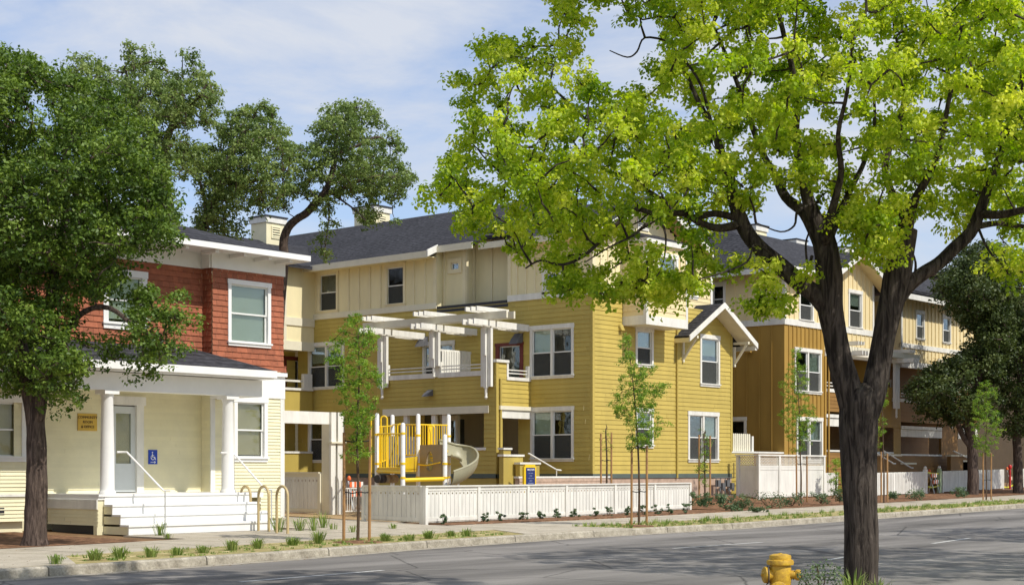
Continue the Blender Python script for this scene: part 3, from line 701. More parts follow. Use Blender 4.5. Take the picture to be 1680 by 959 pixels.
MB().fb('R', bv0, UB - .03, UB + .1, 1.46, 5.48, 0, .032).build('corner_board', YEL, yh)
MB().tube([(UB + .17, bv0 - .07, 4.9), (UB + .17, bv0 - .07, 1.2)], .045, 8).build('downspout', YEL, yh)
MB().box(UB, U, bv0, bv1, 3.95, 4.15).build('balcony_floor', BUFF, yh)
b = MB(); b.fb('L', UB, bv0 - .03, bv1, 1.31, 1.47, 0, .03); b.fb('R', bv0, UB - .03, 42.3, 1.31, 1.47, 0, .03); each(b, 'water_table', SLATE, yh)
MB().box(UB, U, bv0 + .001, bv1, .2, 1.31).build('foundation', YEL, yh)
b = MB(); b.fb('R', bv0, UB - .06, 42.42, 5.48, 5.58, -.18, .07); b.fb('R', bv0, 42.32, 42.42, 4.95, 5.48, -.05, .04); b.fb('R', bv0, 42.32, U - .02, 4.86, 4.98, -.18, .05)
b.fb('R', bv0, U - .16, U - .04, 4.98, 5.42, -.1, .05); each(b, 'parapet_cap', WHITE, yh)
for zz_ in (5.12, 5.24): MB().bar((42.42, bv0 + .05, zz_), (U - .16, bv0 + .05, zz_), .035).build('balcony_rail', WHITE, yh)
# two rail openings seen from the side
for o0, o1 in ((39.55, 41.95), (36.85, 39.15)):
    b = MB(); b.fb('L', UB, o0 - .1, o1 + .1, 5.02, 5.2, -.17, .04); each(b, 'parapet_cap', WHITE, yh)
    for zz_ in (5.32, 5.44): MB().bar((UB + .06, o0, zz_), (UB + .06, o1, zz_), .04).build('balcony_rail', WHITE, yh)
for o0, o1, zt in ((41.95, 42.5, 5.62), (39.2, 39.5, 5.62), (36.42, 36.8, 5.5)):
    b = MB(); b.fb('L', UB, o0, o1, 5.05, zt, -.15, 0.0); b.build('parapet_pier', YEL if zt < 5.6 else WHITE, yh)
# privacy fence between the two balconies, pickets facing the street
zb = 5.1; par_v = 39.3
b = MB(); b.box(UB + .1, U - .1, par_v - .03, par_v + .03, 6.02, 6.1); b.box(UB + .1, U - .1, par_v - .03, par_v + .03, 4.3, 4.38); each(b, 'divider_rail', WHITE, yh)
pm = MB().box(-.055, .055, -.012, .012, 0, 1.68).mesh('divider_picket', WHITE)
for k in range(12): inst('divider_picket', pm, yh, (UB + .22 + k * .135, par_v - .045, 4.36))
# ground floor opening of the balcony block
b = MB(); b.fb('L', UB, 36.75, 42.15, 3.66, 3.93, 0.0, .06); each(b, 'porch_header', BUFF, yh)
b = MB(); b.fb('L', UB, 36.9, 41.9, 2.32, 2.42, -.15, .05); b.build('porch_sill', WHITE, yh)
for a in (39.0, 39.55, 41.0): MB().box(UB + .02, UB + .16, a - .1, a + .1, 2.42, 3.66).build('porch_post', WHITE, yh)
for q in ((39.9, 40.8),): window(yh, 'L', U - .14, q[0], q[1], 1.7, 3.7, blind=0, sill=False)
# small porch roof trim on the street side of the block
b = MB(); b.fb('R', bv0, UB + .1, U + .1, 3.78, 3.92, .0, .12); b.build('porch_cap', BUFF, yh)
b = MB(); b.fb('R', bv0, UB + .25, U + .02, 3.48, 3.78, .0, .06); each(b, 'porch_header', WHITE, yh)
b = MB(); b.fb('R', bv0, UB + .15, UB + .33, 1.6, 3.48, 0, .02); b.build('porch_post', YEL, yh)
# entry: stepped side wall, cap stones, hand rail, ramp wall
pts = [(797 + 0, 0)]
def capwall(px0, px1, pyt, pyb, vv, m=YEL):
    a0, zt = onR(vv, px0, pyt); a1, _ = onR(vv, px1, pyt); z0 = 0.3
    MB().box(a0, a1, vv, vv + .2, z0, zt).build('entry_wall', m, yh); MB().box(a0 - .04, a1 + .04, vv - .04, vv + .24, zt, zt + .07).build('cap_stone', WHITE, yh)
capwall(826, 858, 748, 800, 35.2); capwall(853, 885, 761, 800, 34.9); capwall(826, 838, 737, 800, 36.0)
a = at(867, 743, 53.5); c = at(913, 770, 54.5); MB().tube([a, c, c + Vector((.25, 0, -.02))], .03, 8).build('hand_rail', WHITE, yh)
MB().tube([c, c - Vector((0, 0, .25))], .02, 6).build('rail_bracket', WHITE, yh)
lap('ramp_wall_siding', STONE, yh, 'R', 33.0, 39.0, 43.9, .3, 1.33, .13); MB().box(38.96, 44.0, 32.98, 33.2, 1.33, 1.39).build('ramp_wall_cap', WHITE, yh); MB().box(39, 43.9, 33.01, 33.18, .2, 1.33).build('ramp_wall', STONE, yh)

# pergola over the balconies
def pergola_post(v, zt, zb, pend):
    for dv, uu in ((-.17, -.1), (0.0, -.14), (.17, -.1)):
        MB().box(UB + uu - .1, UB + uu + .02, v + dv - .07, v + dv + .07, zb + (0.0 if dv else -.05), zt).build('pergola_post', WHITE, yh)
    MB().box(UB - .3, UB - .24, v - .06, v + .06, zt - 1.0, zt + .35).build('pergola_post', WHITE, yh)
    MB().lathe((UB - .18, v, zb - .45), [(.02, 0), (.06, .06), (.04, .14), (.05, .2), (.05, .45)], 8).build('pendant', WHITE, yh)
for v, zb in ((42.05, 4.75), (39.33, 5.45), (36.75, 4.6)):
    pergola_post(v, 6.72, zb, 0)
    for dv in (-.26, 0.0, .26):
        b = MB(); uu0, uu1 = UB - 1.15, U + .02
        b.v = [(uu0, v + dv - .03, 6.78), (uu1, v + dv - .03, 6.70), (uu1, v + dv - .03, 6.95), (uu0, v + dv - .03, 6.97), (uu0, v + dv + .03, 6.78), (uu1, v + dv + .03, 6.70), (uu1, v + dv + .03, 6.95), (uu0, v + dv + .03, 6.97)]
        b.f = [(0, 1, 2, 3), (7, 6, 5, 4), (0, 4, 5, 1), (1, 5, 6, 2), (2, 6, 7, 3), (3, 7, 4, 0)]; b.build('pergola_beam', WHITE, yh)
        MB().box(UB - 1.0, UB + .75, v + dv - .03, v + dv + .03, 7.26, 7.42).build('pergola_rafter', WHITE, yh)
for uu in (UB - .35, UB + .05):
    b = MB(); b.box(uu - .04, uu + .04, 35.6, 42.9, 6.99, 7.25); b.build('pergola_header', BUFF, yh)
# wall lights and flood light
def lamp_box(px, py, pl, s=.16):
    a, z = onL(pl, px, py); b = MB(); b.v = [(pl - .02, a - s, z - s * .7), (pl - .02, a + s, z - s * .7), (pl - .38, a + s, z - s), (pl - .38, a - s, z - s), (pl - .02, a - s, z + s * 1.1), (pl - .02, a + s, z + s * 1.1), (pl - .25, a + s, z), (pl - .25, a - s, z)]
    b.f = [(0, 1, 2, 3), (7, 6, 5, 4), (0, 4, 5, 1), (1, 5, 6, 2), (2, 6, 7, 3), (3, 7, 4, 0)]; b.build('wall_light', mat('lamp_grey', (.12, .12, .13), .5), yh)
lamp_box(707, 645, UB, .13); lamp_box(697, 561, U, .2); lamp_box(852, 556, U, .2)

# left wing behind the red house
lw = 49.2
flat('board_wall', CRM, yh, 'R', lw - 1.0, 41.2, U + .2, 6.9, 10.1); MB().box(41.2, 43.8, lw - .9, lw + 6, 6.9, 10.1).build('wing_body', CRM, yh)
b = MB(); b.fb('R', lw - 1.0, 36, U - .02, B0 - .3, B1 - .2, 0, .05); b.fb('R', lw - 1.0, 42.0, 42.14, 6.9, 10.0, 0, .04); b.fb('R', lw - 1, 36, U - .02, 6.55, 6.92, 0, .05); each(b, 'wing_trim', BUFF, yh)
lap('wing_siding', YEL, yh, 'R', lw + .2, 36, U, 1.3, 6.6, .163)
window(yh, 'R', lw + .18, *sorted((onR(lw + .18, 466, 600)[0], onR(lw + .18, 493, 600)[0])), 4.3, 6.4, blind=0, m=DOORR, sill=False, hung=False, label='maroon glazed door of the rear balcony')
b = MB(); b.box(36, U - .1, lw - 1.0, lw - .9, 4.0, 4.9); b.build('rear_balcony_front', YEL, yh)
b = MB(); b.box(36, U - .1, lw - 1.06, lw - .86, 4.9, 5.0); b.box(36, U - .1, lw - 1.0, lw - .9, 5.25, 5.33); b.box(U - .6, U - .15, lw - 1.05, lw - .87, 4.9, 5.6); b.box(36, U - .1, lw - 1.03, lw - .88, 3.72, 4.02); each(b, 'rear_balcony_rail', WHITE, yh)
MB().box(36, U - .1, lw - 1.0, lw + .15, 3.8, 4.0).build('balcony_floor', YEL, yh)
b = MB(); b.box(36, U - .1, lw - 1.0, lw - .85, 1.3, 2.3); b.build('porch_wall', YEL, yh); MB().box(36, U - .1, lw - 1.04, lw - .8, 2.3, 2.38).build('porch_sill', WHITE, yh)
gable_roof(yh, 51.4, 3.8, 10.0, 11.5, 28, 47, axis='u', name='wing_roof')

# chimneys
CHIM = mat('chimney_cream', (.82, .75, .50), .6, .06, 2)
def chimney(px, t, ztop, du, dv, zbase, label):
    p = at(px, 600, t); u0, v0 = p.x, p.y
    c = thing('chimney', label, 'chimney', (u0, v0, zbase), 'boxed chimneys with louvered vents on the apartment roofs')
    MB().box(u0, u0 + du, v0, v0 + dv, zbase, ztop - .28).build('shaft', CHIM, c)
    MB().box(u0 - .06, u0 + du + .06, v0 - .06, v0 + dv + .06, ztop - .28, ztop - .04).build('cap', WHITE, c)
    MB().box(u0 - .1, u0 + du + .1, v0 - .1, v0 + dv + .1, ztop - .04, ztop + .02).build('cap_edge', DARK, c)
    if ztop - zbase > 1.2:
        lo = louver(c, 'R', v0, u0 + du * .25, u0 + du * .75, ztop - .95, ztop - .42, CHIM, 4)
    return c
chimney(437, 66, 12.5, 1.05, 1.0, 9.8, 'cream boxed chimney seen between the oaks, left of the leaning trunk')
chimney(614, 69.8, 13.6, 1.0, 1.3, 11.2, 'cream chimney on the long ridge under the leaning oak crown')
# ------------------------------------------------------------------ the red house
rh = thing('porch_house', 'old house with brick red shingles over pale yellow siding and a white porch', 'house', (24, 31, 0))
DF, BV1, BV2 = 29.14, 30.74, 31.11            # deck front, right block, back wall of the porch
RU1 = 26.78
w2 = (24.93, 26.33, 4.74, 6.42); w1 = (25.12, 26.22, 1.80, 3.48)
# lower storey
lap('clapboards', LCR, rh, 'R', BV1, 24.40, RU1, 1.05, 3.86, .085, [hole(*w1)], prot=.02)
lap('clapboards', LCR, rh, 'R', BV1, 26.0, RU1, .35, 1.05, .085, [], prot=.02)
lap('clapboards', LCR, rh, 'L', 24.40, BV1, BV2, 1.05, 3.86, .085, prot=.02)
dr = (onR(BV2, 191, 700)[0] - .28, onR(BV2, 216, 700)[0] + .2, 1.05, 3.12)
lap('clapboards', LCR, rh, 'R', BV2, 18.3, 24.40, 1.05, 3.86, .085, [(dr[0], dr[1], 1.0, 3.3)], prot=.02)
lf1 = onR(BV1, 0, 650)[0] - .1
lap('clapboards', LCR, rh, 'R', BV1, 11.0, 19.2, .45, 3.86, .085, [(lf1 - .8, 18.9, 1.9, 3.5)], prot=.02)
lap('clapboards', LCR, rh, 'L', RU1, BV1, 40, .35, 3.86, .2, prot=.01)
b = MB(); b.box(11, 19.2, BV1 + .12, BV1 + .3, .1, 3.9); b.box(24.45, RU1 - .05, BV1 + .5, 40, .1, 3.9); b.box(18.3, 21.5, BV2 + .5, BV2 + .7, .1, 3.9); b.box(19.2, 24.6, 33, 33.2, .1, 3.9); b.box(RU1 - .3, RU1 - .01, BV1 + .1, 40, .1, 6.6); each(b, 'house_core', LCR, rh)
b = MB(); b.fb('R', BV1, RU1 - .12, RU1 + .02, .35, 3.5, 0, .03); b.fb('R', BV1, 24.38, 24.52, 1.05, 3.5, 0, .03); each(b, 'corner_board', WHITE, rh)
b = MB(); b.fb('R', BV1, 24.45, RU1 + .03, 3.45, 4.02, 0, .04); b.fb('R', BV1, 24.4, RU1 + .06, 4.02, 4.12, 0, .10); each(b, 'frieze', PORCHW, rh)
b = MB(); b.fb('R', BV1, 11, 19.2, 1.0, 1.06, 0, .05); each(b, 'water_table', WHITE, rh)
window(rh, 'R', BV1, *w1, blind=.95, bm=BLINDT, m=PORCHW, screen=False); 
lwz = onR(BV1, 20, 648)[1], onR(BV1, 20, 757)[1]
window(rh, 'R', BV1, lf1 - .75, onR(BV1, 42, 700)[0], lwz[1], lwz[0], blind=.95, bm=BLINDT, m=PORCHW, screen=False)
a, z = onR(BV1, 3, 838); MB().fb('R', BV1, a - .2, a + .05, z - .08, z + .08, .0, .02).build('crawl_vent', DARK, rh)
# upper storey: shingles in courses, flared foot
def flare(z): return 0.0 if z > 4.35 else 0.12 * ((4.35 - z) / .35) ** 2
def courses(P, F, a0, a1, z0, z1, holes=(), nm='shingle_courses'):
    o = lap(nm, RED, rh, F, P, a0, a1, z0, z1, .142, holes, prot=.022, blen=(.14, .34)); return o
courses(BV1, 'R', 24.45, RU1, 4.3, 6.66, [hole(*w2)]); courses(BV1 - .05, 'R', 24.42, RU1 + .05, 4.14, 4.3)
courses(24.45, 'L', BV1, BV2, 4.1, 6.66)
w2l = (onR(BV2, 183, 600)[0] - .25, onR(BV2, 240, 600)[0], onR(BV2, 210, 541)[1], onR(BV2, 235, 446)[1])
courses(BV2, 'R', 13.5, 24.45, 4.1, 6.66, [hole(*w2l)])
MB().box(RU1 - .2, RU1 + .002, BV1 + .13, 40, 4.1, 6.7).build('side_wall', RED, rh)
MB().box(13.5, 21.0, BV2 + .5, BV2 + .6, 4, 6.7).build('house_core', RED, rh); MB().box(21, 24.5, BV2 + .5, BV2 + .6, 4, 6.7).build('house_core', RED, rh)
window(rh, 'R', BV1, *w2, blind=.97, m=PORCHW, casing=.1, head=.12, screen=False); window(rh, 'R', BV2, *w2l, blind=.9, m=PORCHW, casing=.14, head=.16, screen=False)
b = MB(); b.fb('R', BV1, 24.40, RU1 + .03, 6.64, 7.02, 0, .05); b.fb('R', BV2, 13.5, 24.4, 6.64, 7.02, 0, .05); b.fb('L', 24.40, BV1, BV2 - .06, 6.64, 7.02, 0, .05); each(b, 'eave_frieze', PORCHW, rh)
EV = 30.05; EU = 26.98
b = MB(); b.box(12.6, EU, EV, 31.6, 7.02, 7.06); b.box(RU1 - .1, EU, 31.6, 42, 7.02, 7.06); each(b, 'eave_soffit', PORCHW, rh)
for a in (18.6, 19.5, 20.5, 21.4, 22.3, 23.2, 24.1, 25.0, 25.8, 26.5):
    MB().box(a - .05, a + .05, EV + .06, BV1 - .06, 6.93, 7.02).build('rafter_tail', PORCHW, rh)
b = MB(); b.box(12.6, EU + .06, EV - .09, EV, 7.0, 7.14); b.box(EU, EU + .09, EV, 42, 7.0, 7.14); each(b, 'gutter', PORCHW, rh)
b = MB(); z0 = 7.10; s = 5.2; pz = z0 + .35 * s
b.v = [(12.6, EV - .02, z0), (EU + .02, EV - .02, z0), (EU + .02, 42, z0), (12.6, 42, z0), (EU - s, EV + s, pz), (12.6 + s, EV + s, pz), (EU - s, 42 - s, pz), (12.6 + s, 42 - s, pz)]
b.f = [(0, 1, 4, 5), (1, 2, 6, 4), (2, 3, 7, 6), (3, 0, 5, 7), (4, 6, 7, 5), (0, 3, 2, 1)]; b.build('hip_roof', ROOF, rh)
# porch
dl = 20.0; dU = 24.75; sU0 = onR(DF, 171, 800)[0]; sU1 = onR(DF, 411, 800)[0]
MB().box(dl, dU, DF, BV2, .93, 1.05).build('porch_deck', PORCHW, rh)
MB().fb('L', dl, DF, BV2, .72, .93, 0, .03).build('deck_fascia', WHITE, rh)
lap('deck_skirt', LCR, rh, 'L', dl + .02, DF, BV2, .36, .73, .085, prot=.02)
b = MB(); b.box(dl + .12, dl + .2, DF + .25, BV2, .1, .9); b.build('deck_skirt_backing', DARK, rh)
MB().box(dl, sU0 + .02, DF + .03, DF + .16, .15, .93).build('deck_corner_post', LCR, rh)
for k in range(4):       # risers and treads, from the top down
    zt = 1.05 - .22 * k; v = DF - .3 * k
    MB().box(sU0, sU1 + .02, v - .01, v + .02, zt - .22, zt - .045).build('riser', PORCHW, rh)
    if k: MB().box(sU0 - .02, sU1 + .03, v - .04, v + .29, zt - .045, zt).build('tread', PORCHW, rh)
    MB().box(sU0 + .004, sU1 - .004, v + .021, DF + .3, max(.1, zt - .22), zt - .05).build('step_core', LCR, rh)
    MB().box(sU0, sU0 + .03, v + .02, DF if k else DF + .4, zt - .22, zt - .047).build('stringer', LCR, rh)
    MB().box(sU1 - .02, sU1 + .01, v + .02, DF if k else DF + .4, zt - .22, zt - .047).build('stringer', PORCHW, rh)
MB().box(dl, sU1 + .03, DF - .04, DF + .001, 1.003, 1.05).build('tread', PORCHW, rh)
def column(px, zt=3.33):
    a, _ = onR(DF + .22, px, 810); c = (a, DF + .22, 1.05)
    MB().lathe(c, [(.19, 0), (.19, .05), (.165, .08), (.16, .1), (.155, .9), (.13, 2.15), (.15, 2.2), (.15, 2.24)], 24).build('porch_column', PORCHW, rh)
    MB().box(a - .19, a + .19, DF + .03, DF + .41, 3.29, 3.38).build('column_capital', PORCHW, rh)
column(176); column(374)
ap, _ = onR(DF + .22, 80, 640); 
b = MB(); b.box(18.2, 24.75, DF + .05, DF + .4, 3.38, 3.78); b.box(24.35, 24.75, DF + .4, BV1 - .05, 3.38, 3.78); b.box(18.2, 18.6, DF + .4, BV2 - .02, 3.38, 3.78); each(b, 'porch_beam', PORCHW, rh)
MB().box(18.3, 24.6, DF + .4, BV2 - .01, 3.74, 3.80).build('porch_ceiling', PORCHW, rh)
PV = DF - .3; pr1 = onR(DF - .35, 452, 605)[0]
b = MB(); b.box(17.7, pr1, PV, PV + .5, 3.80, 3.86); b.box(pr1 - .5, pr1, PV + .5, BV1 - .12, 3.80, 3.86); b.box(17.7, pr1 + .03, PV - .08, PV, 3.83, 4.0); b.box(pr1, pr1 + .08, PV, BV1 - .12, 3.83, 4.0); each(b, 'porch_cornice', PORCHW, rh)
b = MB(); zt = 4.62
b.v = [(17.7, PV - .04, 4.0), (pr1 + .06, PV - .04, 4.0), (pr1 + .06, BV1 - .06, 4.0), (24.1, BV2 - .03, zt), (17.7, BV2 - .03, zt), (24.36, BV1 - .06, 4.45)]
b.f = [(0, 1, 3, 4), (1, 2, 5, 3)]; b.build('porch_roof', ROOF, rh)
# door
dg = (dr[0] + .28, dr[1] - .2, 1.75, 2.95)
d = MB().fb('R', BV2, dr[0] + .08, dr[1] - .08, 1.05, 3.12, -.08, -.03); dd = MB()
for q in ((dr[0] + .08, dg[0], 1.07, 3.12), (dg[1], dr[1] - .08, 1.07, 3.12), (dg[0], dg[1], 1.07, dg[2]), (dg[0], dg[1], dg[3], 3.12)): dd.fb('R', BV2, *q, -.09, -.02)
do = dd.build('front_door', mat('door_grey', (.60, .63, .62), .5, .03), rh); do['label'] = 'pale grey glazed front door'
MB().fb('R', BV2, dg[0], dg[1], dg[2], dg[3], -.06, -.05).build('pane', GLASS, do); MB().fb('R', BV2, dg[0] - .0, dg[1], dg[2], dg[3], -.10, -.09).build('door_blind', BLINDT, do)
MB().fb('R', BV2, dg[0] - .08, dg[0] - .05, 1.95, 2.12, -.02, .03).build('door_handle', STEEL, do)
b = MB(); b.fb('R', BV2, dr[0] - .1, dr[0] + .08, 1.05, 3.15, -.1, .05); b.fb('R', BV2, dr[1] - .08, dr[1] + .12, 1.05, 3.15, -.1, .05); b.fb('R', BV2, dr[0] - .15, dr[1] + .17, 3.15, 3.36, -.1, .07); b.build('door_casing', WHITE, rh)
# signs on the porch wall
def letters(txt, size, F, P, a, z, m, par, depth=.004, name='lettering'):
    cu = bpy.data.curves.new(name, 'FONT'); cu.body = txt; cu.size = size; cu.extrude = depth; cu.align_x = 'CENTER'; cu.align_y = 'CENTER'; cu.resolution_u = 2
    to = bpy.data.objects.new(name, cu); COL.objects.link(to); dgp = bpy.context.evaluated_depsgraph_get(); me = bpy.data.meshes.new_from_object(to.evaluated_get(dgp)); COL.objects.unlink(to); bpy.data.objects.remove(to)
    me.materials.clear(); me.materials.append(m); o = bpy.data.objects.new(name, me)
    if F == 'R': link(o, par, (a, P, z)); o.rotation_euler = (math.pi / 2, 0, 0)
    else: link(o, par, (P, a, z)); o.rotation_euler = (math.pi / 2, 0, -math.pi / 2)
    return o
a, z = onR(BV2, 142, 692); sg = thing('wall_sign', 'small yellow sign with dark lettering beside the porch column', 'sign', (a, BV2 - .03, z - .17))
MB().fb('R', BV2, a - .26, a + .26, z - .2, z + .2, .02, .045).build('sign_board', mat('sign_yellow', (.62, .40, .06), .5), sg)
ink = mat('ink_brown', (.10, .07, .03), .6)
letters('COMMUNITY', .088, 'R', BV2 - .05, a, z + .11, ink, sg); letters('ROOM', .088, 'R', BV2 - .05, a, z, ink, sg); letters('& OFFICE', .088, 'R', BV2 - .05, a, z - .11, ink, sg)
a, z = onR(BV2, 249.5, 749); sg = thing('access_sign', 'blue square sign with white wheelchair symbol and arrow on the porch wall', 'sign', (a, BV2 - .03, z - .15))
MB().fb('R', BV2, a - .13, a + .13, z - .175, z + .175, .02, .035).build('sign_board', mat('sign_blue', (.015, .06, .42), .4), sg)
wt = mat('sign_white', (.85, .85, .85), .5, 0); b = MB(); y = BV2 - .04
b.tube([(a + .05 * math.cos(t) * 1.1 - .005, y, z - .01 + .055 * math.sin(t)) for t in np.linspace(2.2, 6.6, 14)], .008, 5)
b.bar((a - .02, y, z + .075), (a - .015, y, z - .005), .016); b.bar((a - .015, y, z + .0), (a + .045, y, z), .014); b.bar((a + .045, y, z), (a + .075, y, z - .07), .014); b.bar((a - .018, y, z + .04), (a + .03, y, z + .035), .01)
b.lathe((a - .02, y, z + .09), [(.001, 0), (.016, .01), (.016, .03), (.001, .04)], 8)
b.bar((a - .07, y, z - .125), (a + .07, y, z - .125), .012); b.bar((a + .07, y, z - .125), (a + .04, y, z - .10), .01); b.bar((a + .07, y, z - .125), (a + .04, y, z - .15), .01); b.smooth = False
b.build('wheelchair_symbol', wt, sg)
# hand rails of the steps
def railing(p0, p1, p2, base, label):
    t = thing('step_rail', label, 'handrail', base, 'white handrails of the porch steps')
    MB().tube([p0, p1, p2, p2 + Vector((.18, -.0, 0.0))], .024, 8).build('grip_bar', PORCHW, t); MB().tube([Vector(base), Vector((base[0], base[1], p2.z))], .018, 8).build('post', STEEL, t)
zz1 = 1.05 + .86; v1 = DF + .1
def P_on(v, px, py): a, z = onR(v, px, py); return Vector((a, v, z))
q0 = P_on(DF + .15, 192, 741); q1 = P_on(DF + .1, 208, 741); q2 = P_on(DF - 1.0, 268, 804); railing(q0, q1, q2, (q2.x + .05, DF - 1.0, .15), 'white handrail on the left of the porch steps, below the front door')
q0 = P_on(DF + .15, 362, 742); q1 = P_on(DF + .1, 384, 744); q2 = P_on(DF - 1.0, 436, 803); railing(q0, q1, q2, (q2.x + .18, DF - 1.0, .15), 'white handrail on the right of the porch steps, by the bike hoops')

# ------------------------------------------------------------------ the ochre house further along
oh = thing('ochre_apartment_house', 'ochre and pale cream apartment house seen behind the fork of the big maple', 'building', (57, 34, 0))
OU = 56.98
ow = []
def OW(px0, px1, py0, py1):
    a0, zt = onR(V, px0, py0); a1, zt2 = onR(V, px1, py0); _, zb = onR(V, px0, py1); _, zb2 = onR(V, px1, py1); return (a0, a1, (zb + zb2) / 2, (zt + zt2) / 2)
o3a = OW(1310, 1334, 480, 528); o3b = OW(1393, 1414, 472, 538); o2 = OW(1303, 1347, 568, 648); o1 = OW(1306, 1349, 684, 750)
o3a = (o3a[0], o3a[1], 7.95, 9.5); o2 = (o2[0], o2[1], 4.9, 6.85); o1 = (o1[0], o1[1], 1.93, 3.9); o3b = (o3b[0] - .1, o3b[1], 7.95, 9.75)
G1 = 64.95; OG = 62.8
flat('board_wall', ORG, oh, 'R', V, OU, 60.4, 1.5, 7.8, [hole(*o2), hole(*o1)]); battens(ORG, oh, 'R', V, OU, 60.4, 1.5, 7.8, .36, .045, [o2, o1])
flat('board_wall', ORG, oh, 'L', OU, V + .12, 44, 1.0, 7.8, [(hole(*(35.4, 36.3, 2.3, 3.9)))])
battens(ORG, oh, 'L', OU, V, 44, 2.3, 7.8, .62, .05, [(35.4, 36.3, 2.3, 3.9)])
olw = (36.45, 37.2, 8.35, 9.8)
flat('board_wall', CRO, oh, 'L', OU, V + .12, 44, 8.0, 10.3, [hole(*olw)]); battens(CRO, oh, 'L', OU, V, 44, 8.0, 10.3, .62, .05, [olw])
window(oh, 'L', OU, *olw, blind=0); window(oh, 'L', OU, 35.4, 36.3, 2.3, 3.9, blind=0)
def oclip(z): return (OU, G1) if z < 10.1 else (max(OU, OG - (11.36 - z) / .5), min(G1, OG + (11.36 - z) / .5))
flat('board_wall', CRO, oh, 'R', V, OU, G1, 8.0, 11.36, [hole(*o3a), hole(*o3b)], clip=oclip, step=.15)
battens(CRO, oh, 'R', V, OU, G1, 8.0, 10.1, .40, .04, [o3a, o3b], ztop=lambda a: min(10.1, 11) if a < 60.6 else 10.1 + max(0, 1.1 - abs(a - OG) * .5))
flat('board_wall', CRO, oh, 'R', V, 60.4, G1, 6.9, 7.75); battens(CRO, oh, 'R', V, 60.4, G1, 6.9, 7.75, .4, .04)
MB().box(60.4, G1, V - .05, V + .1, 6.62, 6.9).build('balcony_header', WHITE, oh)
b = MB(); b.fb('R', V, OU - .04, G1 + .02, 7.76, 8.02, 0, .05); b.fb('L', OU, V, 44, 7.76, 8.02, 0, .05); each(b, 'belly_band', WHITE, oh)
b = MB(); b.fb('R', V, OU - .03, OU + .1, 8.02, 10.1, 0, .04); b.fb('L', OU, V, V + .1, 8.02, 10.1, 0, .04); b.fb('R', V, G1 - .1, G1 + .03, 6.9, 10.1, 0, .03); each(b, 'corner_board', WHITE, oh)
window(oh, 'R', V, *o3a, blind=.0); window(oh, 'R', V, *o3b, blind=.45); window(oh, 'R', V, *o2, units=2, blind=.5); window(oh, 'R', V, *o1, units=2, blind=.45)
b = MB(); b.fb('R', V, OU, 60.4, .5, 1.5, -.15, 0); b.fb('L', OU, V + .15, 44, .5, 1.0, -.15, 0); b.build('foundation', STONE, oh)
b = MB(); b.box(OU + .2, 76, 41, 48, .5, 10.1); b.box(OU + .8, G1 - .1, V + .8, 41, 7, 10.1); b.box(G1, 76, 37.4, 41, .5, 10.1); each(b, 'back_walls', CRO, oh)
# roofs
b = MB(); rz = lambda v: 10.12 + .465 * (v - 32.9)
b.slab([(56.3, 32.9, 10.12), (59.9, 32.9, 10.12), (59.9, V + .1, rz(V + .1)), (57.3, V + .1, rz(V + .1))], .14); b.slab([(65.7, 32.9, 10.12), (77.2, 32.9, 10.12), (77.2, V + .1, rz(V + .1)), (65.7, V + .1, rz(V + .1))], .14); b.slab([(56.74, V + .1, rz(V + .1)), (77.2, V + .1, rz(V + .1)), (77.2, 38.6, rz(38.6)), (60.2, 38.6, rz(38.6))], .14)
b.slab([(56.3, 32.9, 10.12), (60.2, 38.6, rz(38.6)), (56.3, 44.5, 10.12)], .14); b.slab([(60.2, 38.6, rz(38.6)), (77.2, 38.6, rz(38.6)), (77.2, 48, rz(33)), (56.3, 44.5, 10.12)], .14); b.build('main_roof', ROOF, oh)
b = MB(); b.box(56.25, 59.85, 32.85, 32.9, 9.9, 10.12); b.box(56.25, 56.3, 32.9, 44, 9.9, 10.12); each(b, 'eave_fascia', WHITE, oh)
MB().box(56.3, 59.8, 32.9, V, 9.93, 9.96).build('soffit', CRO, oh)
gable_roof(oh, OG, 2.95, 9.95, 11.42, V - .65, 38, m=ROOF); rake(oh, OG, 2.98, 9.96, 11.44, V - .65)
b = MB(); b.slab([(59.85, V - .6, 9.8), (OG, V - .6, 11.27), (OG, V, 11.27), (59.85, V, 9.8)], .02); b.slab([(OG, V - .6, 11.27), (65.75, V - .6, 9.8), (65.75, V, 9.8), (OG, V, 11.27)], .02); b.build('soffit', CRO, oh)
# second section
S0, S1 = 67.75, 76.3
s3a = OW(1502, 1516, 506, 559); s3b = OW(1545.5, 1559, 518, 568); s3a = (s3a[0], s3a[1], 7.9, 9.35); s3b = (s3b[0], s3b[1], 7.9, 9.35)
flat('board_wall', CRO, oh, 'R', V, S0, S1, 7.65, 9.9, [hole(*s3a), hole(*s3b)]); battens(CRO, oh, 'R', V, S0, S1, 7.65, 9.9, .4, .04, [s3a, s3b])
flat('board_wall', CRO, oh, 'L', S0, V + .12, 37.4, 7.0, 9.9); flat('board_wall', CRO, oh, 'R', V, S0, S1, 6.8, 7.45); battens(CRO, oh, 'R', V, S0, S1, 6.8, 7.45, .4, .04)
b = MB(); b.fb('R', V, S0 - .03, S1, 7.45, 7.67, 0, .05); b.fb('R', V, S0 - .03, S1, 6.5, 6.8, -.1, .05); b.fb('R', V, S0 - .03, S0 + .1, 6.8, 9.9, 0, .035); each(b, 'belly_band', WHITE, oh)
window(oh, 'R', V, *s3a, blind=0, casing=.08); window(oh, 'R', V, *s3b, blind=0, casing=.08)
b = MB(); b.box(S0 - .6, 77.0, 32.85, 32.9, 9.65, 9.9); b.box(S0 - .6, S0 - .55, 32.9, 37, 9.65, 9.9); each(b, 'eave_fascia', WHITE, oh)
b = MB(); b.slab([(S0 - .6, 32.9, 9.92), (77, 32.9, 9.92), (77, 37, 11.6), (S0 + 1.5, 37, 11.6)], .1); b.build('lower_roof', ROOF, oh)
